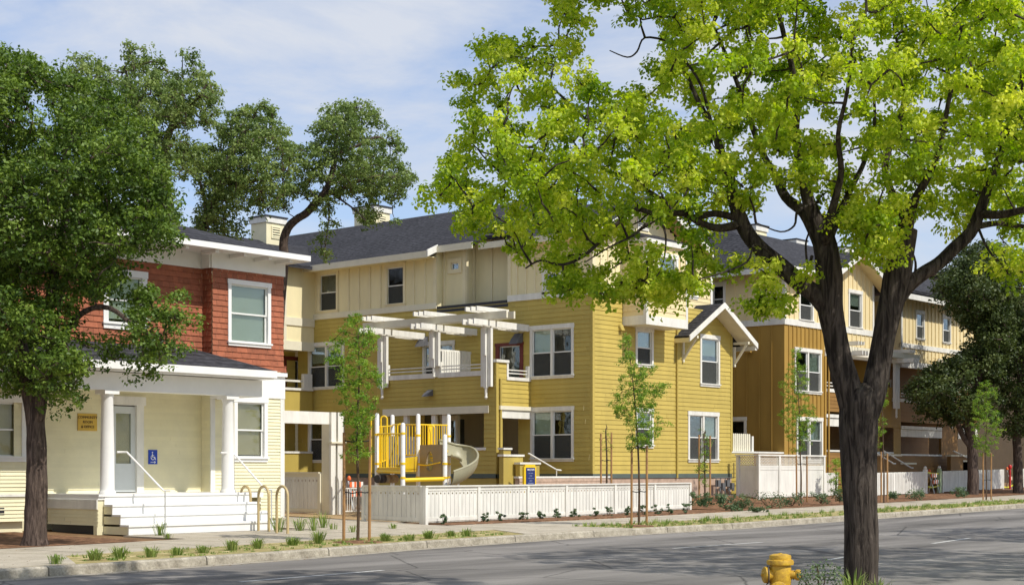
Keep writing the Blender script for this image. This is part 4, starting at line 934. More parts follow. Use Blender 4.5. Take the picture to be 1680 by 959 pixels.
# the balcony strip under it, lapped brown boards, recessed rooms behind
lap('lapped_siding', ORS, oh, 'R', V, 60.4, G1 + .2, 4.2, 5.05, .163); lap('lapped_siding', ORS, oh, 'R', V, 60.4, G1 + .2, 1.0, 2.45, .163)
lap('lapped_siding', ORS, oh, 'R', V, S0 - 1.2, S1, 3.9, 4.85, .163); lap('lapped_siding', ORS, oh, 'R', V, S0 - 1.2, S1, 1.0, 2.3, .163)
lap('lapped_siding', ORG, oh, 'R', V - .02, G1 + .2, S0 - .1, 1.0, 5.5, .163, [(65.5, 66.9, 2.4, 3.6)])
b = MB(); b.box(60.4, G1 + .2, V + .02, V + .2, 4.2, 5.05); b.box(60.4, S1, V + .02, V + .2, .5, 2.3); b.box(S0 - 1.2, S1, V + .02, V + .2, 3.9, 4.85); b.box(60.4, S1, V + .2, 37.3, 3.9, 4.1); each(b, 'balcony_wall_core', ORS, oh)
lap('recess_siding', ORS, oh, 'R', 36.2, 60.4, 76.3, 1.3, 6.8, .163, [(62.2, 63.4, 4.1, 6.4), (62.5, 63.7, 1.3, 3.5), (69.2, 70.6, 4.1, 6.2)])
b = MB(); b.box(60.3, 60.42, V + .15, 36.2, 1, 6.8); b.box(G1, G1 + .12, V + .15, 36.2, 4, 6.8); b.box(60.4, S1, 36.6, 36.8, .5, 6.9); b.box(60.4, S1, V + .2, 36.3, 6.8, 6.9); each(b, 'recess_core', ORG, oh)
for q in ((62.2, 63.4, 4.1, 6.4), (62.5, 63.7, 1.3, 3.5), (69.2, 70.6, 4.1, 6.2), (71.3, 71.9, 5.0, 6.2)): window(oh, 'R', 36.18, *q, blind=0, sill=False, casing=.09, hung=False)
def rails(a0, a1, z, m=WHITE):
    b = MB(); b.fb('R', V, a0, a1, z, z + .15, -.18, .04); b.build('parapet_cap', m, oh)
    for k in (.28, .42): MB().bar((a0, V + .05, z + k), (a1, V + .05, z + k), .04).build('balcony_rail', m, oh)
rails(60.45, G1, 5.05); rails(S0 - 1.0, 71.9, 4.85)
b = MB(); b.fb('R', V, 71.9, 72.0, 4.85, 5.75, -.1, .03); b.fb('R', V, 71.9, 76.5, 5.7, 5.82, -.1, .05); each(b, 'parapet_cap', WHITE, oh)
MB().fb('R', V, 72.0, 76.5, 4.85, 5.7, -.1, 0).build('parapet_wall', ORS, oh)
for a0, a1, z0 in ((60.42, G1 - .5, 3.55), (S0 - .1, 72.1, 3.2), (74.0, 76.3, 3.2)):
    b = MB(); b.fb('R', V, a0, a1, z0, z0 + .35, -.1, .04); b.fb('R', V, a0, a1 - .1, z0 + .37, z0 + .52, -.1, .09); each(b, 'porch_header', WHITE, oh)
for a0, a1, z0 in ((60.42, 62.2, 2.42), (65.3, 66.9, 2.38), (S0 - .1, 72.1, 2.3), (74.0, 76.3, 2.3)):
    MB().fb('R', V, a0, a1, z0, z0 + .08, -.15, .05).build('porch_sill', WHITE, oh)
b = MB(); b.fb('R', V, 60.35, 60.5, 1, 6.6, 0, .05); each(b, 'corner_board', ORG, oh)
MB().tube([(60.6, V - .1, 7.6), (60.6, V - .1, 1.0)], .045, 8).build('downspout', ORG, oh)
for a0, a1 in ((72.1, 73.0), (73.0, 74.0)): MB().fb('R', V, a0, a1 - .01, 2.3, 3.9, -.12, .0).build('porch_pier', ORS, oh)
# entry stair walls with sloping rails, behind the pickets
for px0, px1, pyt in ((1436, 1478, 747), (1478, 1502, 761), (1560, 1590, 748), (1580, 1602, 757)):
    a0, zt = onR(32.7, px0, pyt); a1, _ = onR(32.7, px1, pyt); MB().box(a0, a1, 32.7, 32.9, .4, zt).build('entry_wall', ORS, oh); MB().box(a0 - .04, a1 + .04, 32.66, 32.94, zt, zt + .08).build('cap_stone', BUFF, oh)
for x0, y0, x1, y1 in ((1450, 739, 1495, 767), (1437, 742, 1466, 760), (1564, 739, 1590, 752)):
    MB().tube([P_on(32.5, x0, y0), P_on(32.5, x1, y1), P_on(32.5, x1 + 3, y1)], .035, 6).build('hand_rail', WHITE, oh)
# pergolas
def pergola2(a, zb, zt=6.62):
    for da in (-.17, 0.0, .17): MB().box(a + da - .06, a + da + .06, V - .24, V - .12, zb, zt).build('pergola_post', WHITE, oh)
    MB().lathe((a, V - .18, zb - .45), [(.02, 0), (.06, .06), (.04, .14), (.05, .2), (.05, .45)], 8).build('pendant', WHITE, oh)
    for da in (-.26, 0, .26):
        MB().box(a + da - .03, a + da + .03, V - 1.2, V, zt, zt + .2).build('pergola_beam', WHITE, oh)
        MB().box(a + da - .03, a + da + .03, V - 1.0, V + .0, zt + .47, zt + .62).build('pergola_rafter', WHITE, oh)
pergola2(66.9, 4.5); pergola2(72.9, 4.1, 6.55); pergola2(61.9, 5.2, 6.68)
for x0, x1 in ((61.2, 68.4), (71.0, 76.2)):
    for vv in (V - .35, V - .65): MB().box(x0, x1, vv - .03, vv + .03, 6.83, 7.07).build('pergola_header', BUFF, oh)
def chim2(px, t, zt, zb, label):
    c = chimney(px, t, zt, 1.0, .9, zb, label); return c
chim2(1240, 74, 13.4, 11.0, 'cream chimney on the ochre roof, in the gap left of the maple fork')
chim2(1306, 78, 13.3, 11.0, 'cream chimney on the ochre roof, half hidden by the maple stem')
chim2(1385, 80, 13.2, 11.0, 'cream chimney on the ochre roof between the two main maple stems')
for px, py in ((1231, 574),):
    a, z = onL(OU, px, py); MB().box(OU - .2, OU, a - .12, a + .12, z - .12, z + .1).build('vent_hood', ORG, oh)
# brown building with a louvered top beyond
bb = thing('louvered_building', 'dark brown building with horizontal louvers behind the far oak', 'building', (84, 36, 0))
c0 = at(1513, 470, 92); 
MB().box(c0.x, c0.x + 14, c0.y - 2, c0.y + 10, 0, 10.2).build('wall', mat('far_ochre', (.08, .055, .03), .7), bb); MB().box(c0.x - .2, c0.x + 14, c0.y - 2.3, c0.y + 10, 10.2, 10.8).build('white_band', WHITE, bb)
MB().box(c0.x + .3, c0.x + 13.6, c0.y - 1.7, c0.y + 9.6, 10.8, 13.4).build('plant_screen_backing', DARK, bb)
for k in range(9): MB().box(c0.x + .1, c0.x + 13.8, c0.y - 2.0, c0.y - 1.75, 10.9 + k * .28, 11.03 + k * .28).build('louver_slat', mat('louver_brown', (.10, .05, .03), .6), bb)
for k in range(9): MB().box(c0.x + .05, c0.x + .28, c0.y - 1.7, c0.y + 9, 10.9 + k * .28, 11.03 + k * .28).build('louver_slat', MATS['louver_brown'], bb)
bb2 = thing('far_house', 'dark shaded house front with iron gates under the far trees', 'house', (100, 36, 0))
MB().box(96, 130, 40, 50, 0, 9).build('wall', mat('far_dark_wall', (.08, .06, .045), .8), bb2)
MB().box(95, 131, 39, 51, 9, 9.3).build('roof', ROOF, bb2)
# ------------------------------------------------------------------ fences
def picket_mesh(name, w, h, t=.02, hole=False, point=False, m=None):
    b = MB()
    if hole:
        s = .026; zc = h - .17
        b.box(-w / 2, w / 2, -t / 2, t / 2, 0, zc - s); b.box(-w / 2, w / 2, -t / 2, t / 2, zc + s, h); b.box(-w / 2, -s, -t / 2, t / 2, zc - s, zc + s); b.box(s, w / 2, -t / 2, t / 2, zc - s, zc + s)
    elif point:
        i = 0; b.v = [(-w / 2, -t / 2, 0), (w / 2, -t / 2, 0), (w / 2, -t / 2, h - .05), (0, -t / 2, h), (-w / 2, -t / 2, h - .05), (-w / 2, t / 2, 0), (w / 2, t / 2, 0), (w / 2, t / 2, h - .05), (0, t / 2, h), (-w / 2, t / 2, h - .05)]
        b.f = [(0, 1, 2, 3, 4), (9, 8, 7, 6, 5), (0, 5, 6, 1), (1, 6, 7, 2), (2, 7, 8, 3), (3, 8, 9, 4), (4, 9, 5, 0)]
    else: b.box(-w / 2, w / 2, -t / 2, t / 2, 0, h)
    return b.mesh(name, m or WHITE)
def fence_run(par, A, B, zb, zt, posts, pitch, pm, kind='panel', post=.11, m=None, capz=.0, rails=True, pw=None, skip=()):
    """posts: list of 0..1 along A-B; each bay gets rails and boards of its own"""
    m = m or WHITE
    A = Vector((*A, 0)); B = Vector((*B, 0)); d = B - A; Lh = d.length; dn = d.normalized(); rz = math.atan2(dn.y, dn.x)
    pmesh = MB().box(-post / 2, post / 2, -post / 2, post / 2, 0, 1).mesh('post', m)
    for s in posts:
        if s in skip: continue
        p = A + d * s; g = zb(p.x, p.y); inst('post', pmesh, par, (p.x, p.y, g - .03), rz, (1, 1, zt(p.x, p.y) - g + .03 + capz))
    for s0, s1 in zip(posts[:-1], posts[1:]):
        p = A + d * s0; q = A + d * s1; l = (q - p).length - post
        if l <= 0.1: continue
        a = p + dn * post / 2; c = q - dn * post / 2
        if rails:
            for k in (0, 1):
                za = zb(a.x, a.y) + .08 if k == 0 else zt(a.x, a.y) - .10; zc = zb(c.x, c.y) + .08 if k == 0 else zt(c.x, c.y) - .10
                MB().bar((a.x, a.y, za + .05), (c.x, c.y, zc + .05), .05 if kind == 'panel' else .03, .10).build('rail', m, par)
        n = max(1, int(round(l / pitch)))
        for i in range(n):
            o = a + dn * (l * (i + .5) / n); g = zb(o.x, o.y) + .05; off = Vector((dn.y, -dn.x, 0)) * (.0 if kind == 'panel' else .035)
            ht = zt(o.x, o.y) - g - (.02 if kind == 'panel' else 0) + RND.uniform(-.004, .004)
            inst('picket', pm, par, (o.x + off.x, o.y + off.y, g), rz, (1, 1, ht))
FA, FBp = (29.47, 28.18), (43.5, 29.27)
ff = thing('board_fence', 'low white board fence round the play yard, nearest along the pavement', 'fence', (*FA, .17))
def spos(px): # where a post at photo column px sits along the fence
    d = ray(px, 800); a = Vector(FA); q = Vector(FBp) - a; det = d[0] * q.y - d[1] * q.x
    return (d[0] * (-a.y) - d[1] * (-a.x)) / -det * -1 if False else ((a.x * d[1] - a.y * d[0]) / (q.y * d[0] - q.x * d[1]))
ps = [0.0] + [spos(x) for x in (784, 865, 928, 1008, 1073)] + [1.0]
pmh = picket_mesh('picket', .155, 1.0, hole=True); pmh2 = picket_mesh('picket', .16, 1.0)
zflat = lambda u, v: zy(u, v) - .0
fence_run(ff, FA, FBp, zflat, lambda u, v: 1.15, ps, .172, pmh)
fence_run(ff, (29.47, 30.5), (29.47, 28.30), zflat, lambda u, v: 1.15, [0, 1], .172, pmh, post=.10)
b = MB(); a = Vector((*FA, 1.165)); c = Vector((*FBp, 1.165)); b.bar(a - Vector((.06, 0, 0)), c, .15, .035); b.build('top_cap', WHITE, ff)
MB().bar((29.47, 28.28, 1.165), (29.47, 30.5, 1.165), .15, .034).build('top_cap', WHITE, ff)
fence_run(ff, (43.5, 33.0), (43.5, 29.4), zflat, lambda u, v: 1.14, [0, .5, 1], .172, pmh2)
# tall back fence and arbour
bf = thing('tall_fence', 'taller cream board fence between the red house and the arbour', 'fence', (31.6, 34.5, .2))
fence_run(bf, (31.6, 41.8), (31.6, 34.6), zflat, lambda u, v: 1.5, [0, .33, .66, 1], .172, pmh, m=BUFF)
MB().bar((31.6, 41.8, 1.52), (31.6, 34.6, 1.52), .14, .04).build('top_cap', BUFF, bf)
ar = thing('arbor', 'white entry arbour with a deep beam and triple board post beside the young tree', 'arbor', (32.0, 34.3, .2))
uA = onR(34.25, 541, 690)[0]
MB().box(26.85, uA, 34.2, 34.26, 2.97, 3.33).build('beam', WHITE, ar); MB().box(26.85, uA, 34.55, 34.6, 2.97, 3.33).build('beam', WHITE, ar)
MB().box(uA - .07, uA + .02, 34.21, 34.53, .15, 3.0).build('post_core', BUFF, ar)
for k, (x0, x1) in enumerate(((uA - .07, uA + .12), (uA + .2, uA + .42))):
    MB().box(x0, x1, 34.1, 34.2, 2.45, 3.33).build('post_board', WHITE, ar); MB().box(x0 + .0, x1, 34.12, 34.2, .15, 2.40).build('post_board', WHITE, ar)
MB().box(uA - .1, uA + .5, 34.06, 34.26, 2.40, 2.45).build('post_collar', BUFF, ar)
MB().box(uA + .02, uA + .4, 34.26, 34.5, .15, 3.3).build('post_core', BUFF, ar)
b = MB(); b.box(uA + .4, uA + 3.2, 34.22, 34.28, 2.99, 3.3)
gt = thing('metal_gate', 'white metal bar gate right of the arbour post', 'gate', (33.2, 34.6, .2))
g0, g1 = onR(34.6, 557, 820)[0], onR(34.6, 596, 820)[0]
for z in (.32, 1.02): MB().box(g0, g1, 34.58, 34.62, z, z + .035).build('gate_rail', WHITE, gt)
bm_ = MB().box(-.011, .011, -.011, .011, 0, .72).mesh('gate_bar', WHITE); n = 11
for k in range(n): inst('gate_bar', bm_, gt, (g0 + (g1 - g0) * (k + .5) / n, 34.6, .33))
for x in (g0, g1): MB().box(x - .03, x + .03, 34.57, 34.63, .2, 1.1).build('gate_post', WHITE, gt)
# lattice enclosure
le = thing('lattice_enclosure', 'white screen enclosure with diagonal lattice top between the yellow and ochre houses', 'enclosure', (55, 32.5, .35))
LA, LBp = (52.65, 32.17), (57.85, 32.17); zt_, zl = 2.17, 1.72
lz = lambda u, v: zy(u, v)
fence_run(le, LA, LBp, lz, lambda u, v: zl - .0, [0, .30, .63, 1], .155, pmh2, post=.12)
fence_run(le, (52.65, 33.1), LA, lz, lambda u, v: zl - .0, [0, 1], .155, pmh2, post=.12, skip=(1,))
for s in (0, .30, .63, 1): MB().box(LA[0] + 5.2 * s - .06, LA[0] + 5.2 * s + .06, 32.11, 32.23, zl + .001, zt_).build('post', WHITE, le)
MB().box(52.59, 52.71, 33.04, 33.16, zl + .001, zt_).build('post', WHITE, le)
b = MB(); b.box(52.55, 57.95, 32.1, 32.24, zt_, zt_ + .06); b.box(52.55, 52.72, 32.24, 33.2, zt_, zt_ + .06); b.box(52.71, 57.8, 32.14, 32.2, zl, zl + .07); b.box(52.62, 52.68, 32.23, 33.05, zl, zl + .07); each(b, 'lattice_rail', WHITE, le)
b = MB()
def lat(a0, a1, F):
    z0, z1 = zl + .07, zt_; h = z1 - z0; a = a0 - h
    while a < a1:
        for sg in (1, -1):
            s0, e0 = (a, z0 if sg > 0 else z1), (a + h, z1 if sg > 0 else z0)
            x0, zz0 = s0; x1, zz1 = e0
            if x0 < a0: zz0 += (a0 - x0) * (zz1 - zz0) / (x1 - x0); x0 = a0
            if x1 > a1: zz1 -= (x1 - a1) * (e0[1] - s0[1]) / (e0[0] - s0[0]); x1 = a1
            if x1 - x0 < .02: continue
            o = .006 * sg
            if F == 'R': b.bar((x0, 32.17 + o, zz0), (x1, 32.17 + o, zz1), .01, .022)
            else: b.bar((52.65 + o, x0, zz0), (52.65 + o, x1, zz1), .01, .03)
        a += .115
lat(52.72, 57.78, 'R'); lat(32.24, 33.03, 'L'); tag(b.build('lattice', WHITE, le), kind='stuff')
# picket section up on the linking wall
pf = thing('terrace_pickets', 'short row of pale pickets standing on the low wall between the two houses', 'fence', (53.5, 33.9, 2.37))
pmp = picket_mesh('picket', .11, 1.0, point=True, m=BUFF)
x0, x1 = onR(33.75, 1202, 730)[0], onR(33.75, 1231, 730)[0]; nn = 9
for k in range(nn): inst('picket', pmp, pf, (x0 + (x1 - x0) * (k + .5) / nn, 33.75, 2.38), 0, (1, 1, .72))
MB().box(x1 + .05, x1 + .18, 33.7, 33.83, 2.37, 3.0).build('post', WHITE, pf); MB().box(x0, x1, 33.77, 33.81, 2.55, 2.62).build('rail', BUFF, pf)
# picket fences to the right
GREENP = mat('green_post', (.42, .52, .30), .6, .05)
def picket_fence(px0, pb0, px1, pb1, z0, z1, label, v0, v1, posts=(0, 1), pm2=[None]):
    a = onR(v0, px0, pb0); c = onR(v1, px1, pb1)
    t = thing('picket_fence', label, 'fence', (a[0], v0, zy(a[0], v0)), 'white picket fences along the ochre house')
    if pm2[0] is None: pm2[0] = picket_mesh('picket', .105, 1.0, point=True)
    zt = lambda u, v: zy(u, v) + 1.02
    fence_run(t, (a[0], v0), (c[0], v1), zy, zt, list(posts), .135, pm2[0], kind='picket', post=.11)
    return t, a[0], c[0]
picket_fence(1437, 814, 1518, 812, 0, 0, 'white picket fence just right of the big maple trunk', 31.4, 31.5, (0, .33, .66, 1))
t, a0_, a1_ = picket_fence(1546, 810, 1645, 805, 0, 0, 'long white picket fence behind the staked tree at the right', 31.6, 32.0, (0, .25, .5, .75, 1))
picket_fence(1665, 803, 1720, 800, 0, 0, 'white picket fence cut by the right edge of the picture', 32.1, 32.3, (0, 1))
picket_fence(1352, 812, 1372, 811, 0, 0, 'short bit of picket fence between the lattice screen and the maple trunk', 32.6, 32.6, (0, 1))
for px, v in ((1541, 31.6), (1663, 32.1), (1518, 31.5)):
    a, _ = onR(v, px, 800); g = zy(a, v); t = thing('gate_post', {1541: 'pale green gate post left of the long picket fence', 1663: 'pale green gate post near the right edge beside the gap', 1518: 'white gate post with round cap right of the first picket run'}[px], 'post', (a, v, g))
    MB().box(a - .08, a + .08, v - .08, v + .08, g, g + 1.12).build('post', WHITE if px == 1518 else GREENP, t); MB().lathe((a, v, g + 1.12), [(.05, 0), (.08, .05), (.06, .12), (.01, .15)], 10).build('post_cap', WHITE, t)

# ------------------------------------------------------------------ barricades, tape, hydrants, meters
ORB = mat('barricade_orange', (.80, .16, .04), .5); TAPE = mat('caution_tape', (.75, .70, .05), .4)
def barricade(px, t, zg, label, h=.95):
    p = at(px, 700, t); x, y = p.x, p.y
    o = thing('barricade', label, 'barricade', (x, y, zg), 'folding orange and white barricades')
    for s in (-1, 1):
        for q in (-1, 1): MB().bar((x + s * .28, y + q * .28, zg), (x + s * .24, y, zg + h), .035).build('leg', STEEL, o)
    for k, z in enumerate((h - .12, h - .42)):
        for j in range(6): MB().box(x - .3 + j * .1, x - .2 + j * .1, y - .14 + k * -.08, y - .12 + k * -.08, zg + z - .09, zg + z + .09).build('striped_panel', ORB if j % 2 == 0 else WHITE, o)
    MB().lathe((x - .2, y, zg + h), [(.001, 0), (.06, .02), (.07, .08), (.04, .15), (.001, .17)], 10).build('warning_lamp', ORB, o)
barricade(580, 50.5, .3, 'orange and white barricade behind the metal gate')
g = zy(64.5, 31.2); p = at(1528, 700, 71.5); barricade(1528, 71.5, zy(p.x, p.y), 'orange and white barricade in the gap of the picket fence')
p = at(1655, 700, 80); barricade(1655, 80, zy(p.x, p.y), 'grey and orange barricade near the right edge, in the fence gap')
def tape(a, c, sag, label):
    pts = [a.lerp(c, s) - Vector((0, 0, sag * 4 * s * (1 - s))) for s in np.linspace(0, 1, 10)]; b = MB()
    for p, q in zip(pts[:-1], pts[1:]): b.quad(tuple(p), tuple(q), tuple(q + Vector((0, 0, .07))), tuple(p + Vector((0, 0, .07))))
    for p, q in zip(pts[:-1], pts[1:]): b.quad(tuple(q + Vector((0, .004, 0))), tuple(p + Vector((0, .004, 0))), tuple(p + Vector((0, .004, .07))), tuple(q + Vector((0, .004, .07))))
    o = b.build('caution_tape', TAPE); tag(o, label, 'tape')
tape(P_on(31.5, 1521, 775), P_on(31.6, 1541, 777), .04, 'yellow tape across the top of the picket fence gap')
tape(P_on(31.5, 1523, 799), P_on(31.6, 1542, 796), .06, 'yellow tape across the lower part of the picket fence gap')
tape(P_on(32.05, 1647, 799), P_on(32.1, 1662, 796), .06, 'yellow tape at the fence gap near the right edge')
# the yellow fire hydrant
HY = mat('hydrant_yellow', (.62, .39, .03), .55, .3, 16, .2, 60, col2=(.34, .19, .03)); CH = mat('dull_chain', (.10, .09, .08), .5)
ht = 13.8; q = at(1280, 907, ht); hx, hy, hz = q.x, q.y, .15
hydr = thing('fire_hydrant', 'yellow fire hydrant in the foreground, cut by the bottom edge', 'hydrant', (hx, hy, hz))
H = q.z - hz
K_ = .74
MB().lathe((hx, hy, hz), [(.17, 0), (.17, .03), (.105, .05), (.092, .12), (.092, H - .3), (.098, H - .25), (.098, H - .12), (.09, H - .1)], 24).build('barrel', HY, hydr)
MB().lathe((hx, hy, hz), [(.09, H - .105), (.118, H - .10), (.122, H - .075), (.117, H - .062), (.096, H - .052), (.098, H - .03), (.094, H - .015), (.06, H - .004), (.001, H)], 24).build('bonnet', HY, hydr)
b = MB(); b.lathe((hx, hy, hz + H - .004), [(.02, 0), (.02, .006), (.014, .008)], 5); b.smooth = False; b.build('operating_nut', HY, hydr)
for k in range(8):
    th = 2 * math.pi * k / 8; MB().lathe((hx + .108 * math.cos(th), hy + .108 * math.sin(th), hz + H - .068), [(.009, 0), (.009, .012)], 6).build('bolt', HY, hydr)
side = Vector((RT[0], RT[1], 0)); fwd = Vector((FW[0], FW[1], 0)); hc = Vector((hx, hy, hz + H - .19))
def nozzle(dirv, ln, r, rc, nm='nozzle'):
    MB().tube([hc + dirv * .04, hc + dirv * ln], r, 16).build(nm, HY, hydr)
    c = MB().tube([hc + dirv * ln, hc + dirv * (ln + .01), hc + dirv * (ln + .035), hc + dirv * (ln + .045)], [rc * .85, rc, rc, rc * .8], 16).build('nozzle_cap', HY, hydr)
    MB().tube([hc + dirv * (ln + .045), hc + dirv * (ln + .065)], .014, 5).build('cap_nut', HY, c)
nozzle((side * .98 - fwd * .2).normalized(), .135, .040, .050); nozzle((-side * .99 - fwd * .15).normalized(), .112, .055, .074)
hc = Vector((hx, hy, hz + H - .32)); nozzle((-fwd * .97 - side * .25).normalized(), .115, .055, .080)
hc = Vector((hx, hy, hz + H - .19)); l = -side * .115 - fwd * .02
MB().tube([hc + l + Vector((0, 0, z)) - side * dx for z, dx in ((-.05, .0), (-.1, .012), (-.18, .015), (-.25, .0), (-.3, -.02))], .005, 6).build('chain', CH, hydr)
MB().tube([hc + l * 1.0 + (Vector((0, 0, 1)) * math.cos(a) + fwd * math.sin(a)) * .078 for a in np.linspace(0, 2 * math.pi, 18)], .006, 6, cap=False).build('chain_ring', CH, hydr)
# small red hydrant far right
p = at(1657, 765, 79); g = zy(p.x, 31.0); rhd = thing('standpipe', 'small red standpipe above the fence near the right edge', 'hydrant', (p.x, p.y, g))
RDM = mat('signal_red', (.55, .02, .02), .4); MB().lathe((p.x, p.y, g), [(.05, 0), (.05, p.z - g - .1), (.09, p.z - g - .08), (.10, p.z - g + .02), (.05, p.z - g + .1)], 10).build('pipe', RDM, rhd)
# gas meters by the corner of the yellow house
gm = thing('gas_meters', 'grey gas meters and pipes on the stone foundation beside the lattice screen', 'meters', (51.9, 33.3, .6))
MG = mat('meter_grey', (.13, .135, .14), .5)
for k in range(4):
    x = 51.35 + k * .33; MB().box(x, x + .2, 33.2, 33.34, .95 - .12 * (k % 2), 1.22 - .12 * (k % 2)).build('meter_box', MG, gm)
    MB().lathe((x + .1, 33.2, .78), [(.05, 0), (.05, .12)], 10).build('regulator', MG, gm)
    MB().tube([(x - .04, 33.27, .4), (x - .04, 33.27, 1.3)], .018, 6).build('pipe', MG, gm)
MB().tube([(51.2, 33.27, 1.3), (52.6, 33.27, 1.3), (52.6, 33.27, 1.9)], .02, 6).build('pipe', MG, gm); MB().tube([(51.2, 33.3, .6), (52.6, 33.3, .6)], .02, 6).build('pipe', MG, gm)
# bike hoops
TAN = mat('hoop_tan', (.52, .40, .20), .45, .08)
for px, x1, pyb, t in ((395, 411, 820, 37.2), (424, 441, 835, 36.0), (454, 472, 858, 34.6)):
    a = at(px, 700, t + .25); c = at(x1, 700, t - .1); g = .17; top = EYE - (797 - HZ) * t / FOC
    w_ = (c - a); w_.z = 0; r = w_.length / 2; m_ = (a + c) / 2
    pts = [Vector((a.x, a.y, g)), Vector((a.x, a.y, top - r))] + [Vector((m_.x, m_.y, top - r)) - w_.normalized() * r * math.cos(x) + Vector((0, 0, r * math.sin(x))) for x in np.linspace(0.2, math.pi - .2, 9)] + [Vector((c.x, c.y, top - r)), Vector((c.x, c.y, g))]
    o = MB().tube(pts, .032, 10).build('bike_hoop', TAN)
    tag(o, {395: 'tan bike hoop farthest back, half hidden by the porch steps', 424: 'middle tan bike hoop beside the porch steps', 454: 'nearest tan bike hoop, tallest in the picture, by the steps'}[px], 'bike rack', 'tan bike hoops beside the porch steps')
# notice board
nb = thing('notice_board', 'yellow framed dark blue notice board inside the white fence', 'sign', (0, 0, 0)); nbp = at(870, 765, 49.5); nb.location = (nbp.x, nbp.y, .3); WP[nb.name] = Vector((nbp.x, nbp.y, .3))
YP = mat('play_yellow', (.86, .58, .02), .4, .04); nx = nbp.x; ny = nbp.y; NBZ = nbp.z + .1
b = MB(); b.box(nx - .3, nx + .3, ny, ny + .08, .3, NBZ - .1); b.box(nx - .25, nx + .25, ny, ny + .08, NBZ - .1, NBZ - .03); b.build('frame', YP, nb)
b = MB(); b.box(nx - .22, nx + .22, ny - .02, ny - .002, .5, NBZ - .13); b.build('panel', mat('sign_navy', (.02, .035, .16), .4), nb)
letters('WELCOME', .075, 'R', ny - .024, nx, NBZ - .2, wt, nb)
for k, tx in enumerate(('PLAY AREA', 'RULES', 'AGES 5 TO 12', 'ADULT', 'SUPERVISION', 'REQUIRED')): letters(tx, .045, 'R', ny - .024, nx, NBZ - .31 - k * .08, mat('ink_pale', (.35, .40, .60), .6), nb)

# ------------------------------------------------------------------ playground
pg = thing('play_structure', 'yellow and white playground climber with a tan spiral slide', 'playground', (34, 31, .25))
PW = mat('play_white', (.82, .82, .80), .35, .03); PT = mat('play_tan', (.30, .23, .15), .6, .08); SL = mat('slide_tan', (.36, .335, .22), .45, .06); BOOT = mat('tyre_dark', (.05, .045, .045), .7)
tp = {1: (618.5, 677, 45.0), 2: (643.8, 679.5, 48.0), 3: (661, 692.6, 43.5), 4: (686, 678, 46.0), 5: (730, 711.6, 44.3), 6: (736, 679, 47.0)}
PP = {}
for k, (px, py, t) in tp.items():
    p = at(px, py, t); PP[k] = p
    MB().lathe((p.x, p.y, .2), [(.065, 0), (.065, p.z - .26), (.05, p.z - .22), (.001, p.z - .2)], 14).build('post', PW, pg)
    for z in (1.35, 1.75, 2.6):
        if z < p.z - .3: MB().lathe((p.x, p.y, z), [(.076, 0), (.076, .06)], 12).build('clamp', YP, pg)
def Z(py, k): return EYE + (HZ - py) * tp[k][2] / FOC
def hb(k, l, pyk, pyl, r=.022, nm='guard_rail'): 
    a = PP[k].copy(); c = PP[l].copy(); a.z = Z(pyk, k); c.z = Z(pyl, l); MB().tube([a, c], r, 8).build(nm, YP, pg); return a, c
def balusters(k, l, top, bot, n, r=.014):
    a, c = hb(k, l, top[0], top[1]); d, e = hb(k, l, bot[0], bot[1])
    for i in range(1, n): s = i / n; MB().tube([a.lerp(c, s), d.lerp(e, s)], r, 6).build('baluster', YP, pg)
balusters(1, 3, (711, 711), (767, 767), 11)
balusters(2, 4, (696, 696), (746, 746), 9); balusters(4, 6, (696, 697), (733, 733), 13)
balusters(1, 2, (700, 698), (760, 750), 6)
def deck(ks, py, kref, th=.09):
    z = Z(py, kref); pts = [Vector((PP[k].x, PP[k].y, z)) for k in ks]; MB().slab(pts, th).build('deck', YP, pg); return z
deck((1, 3, 4, 2), 768, 3); 
d2 = [Vector((PP[k].x, PP[k].y, Z(737, 4))) for k in (4, 5, 6)]; MB().slab([d2[0], d2[1], d2[2]], .08).build('deck', YP, pg)
# transfer step block, sloped yellow panel and front beam
a = PP[3].copy(); c = PP[4].copy(); zz0, zz1 = Z(773, 3), Z(748, 4)
MB().slab([Vector((a.x, a.y, Z(751, 3))), Vector((c.x, c.y, Z(748, 4))), Vector((c.x, c.y, Z(748, 4))) + Vector((0.02, .05, 0)), Vector((a.x, a.y, Z(751, 3))) + Vector((0.02, .05, 0))], .38).build('step_panel', YP, pg)
hb(3, 5, 787, 785, .06, 'front_beam'); hb(1, 3, 772, 774, .05, 'front_beam')
# arches
def arch(px0, px1, pyt, pyb, t, r=.022):
    a = at(px0, pyb, t); c = at(px1, pyb, t); top = EYE + (HZ - pyt) * t / FOC; w_ = c - a; w_.z = 0; rr = w_.length / 2; m_ = (a + c) / 2
    pts = [a, Vector((a.x, a.y, top - rr))] + [Vector((m_.x, m_.y, top - rr)) - w_.normalized() * rr * math.cos(x) + Vector((0, 0, rr * math.sin(x))) for x in np.linspace(.2, math.pi - .2, 9)] + [Vector((c.x, c.y, top - rr)), c]
    MB().tube(pts, r, 8).build('hand_loop', YP, pg)
arch(609, 620, 683, 782, 45.4); arch(625, 635, 682, 766, 45.5); arch(652, 661, 695, 745, 46.5); arch(703, 713, 697, 729, 46.2); 
a = at(712, 697, 44); b_ = at(712, 724, 44); 
MB().box(at(700, 700, 46.3).x, at(712, 700, 46.3).x, at(706, 700, 46.3).y, at(706, 700, 46.3).y + .04, Z(728, 4), Z(698, 4)).build('gate_panel', YP, pg)
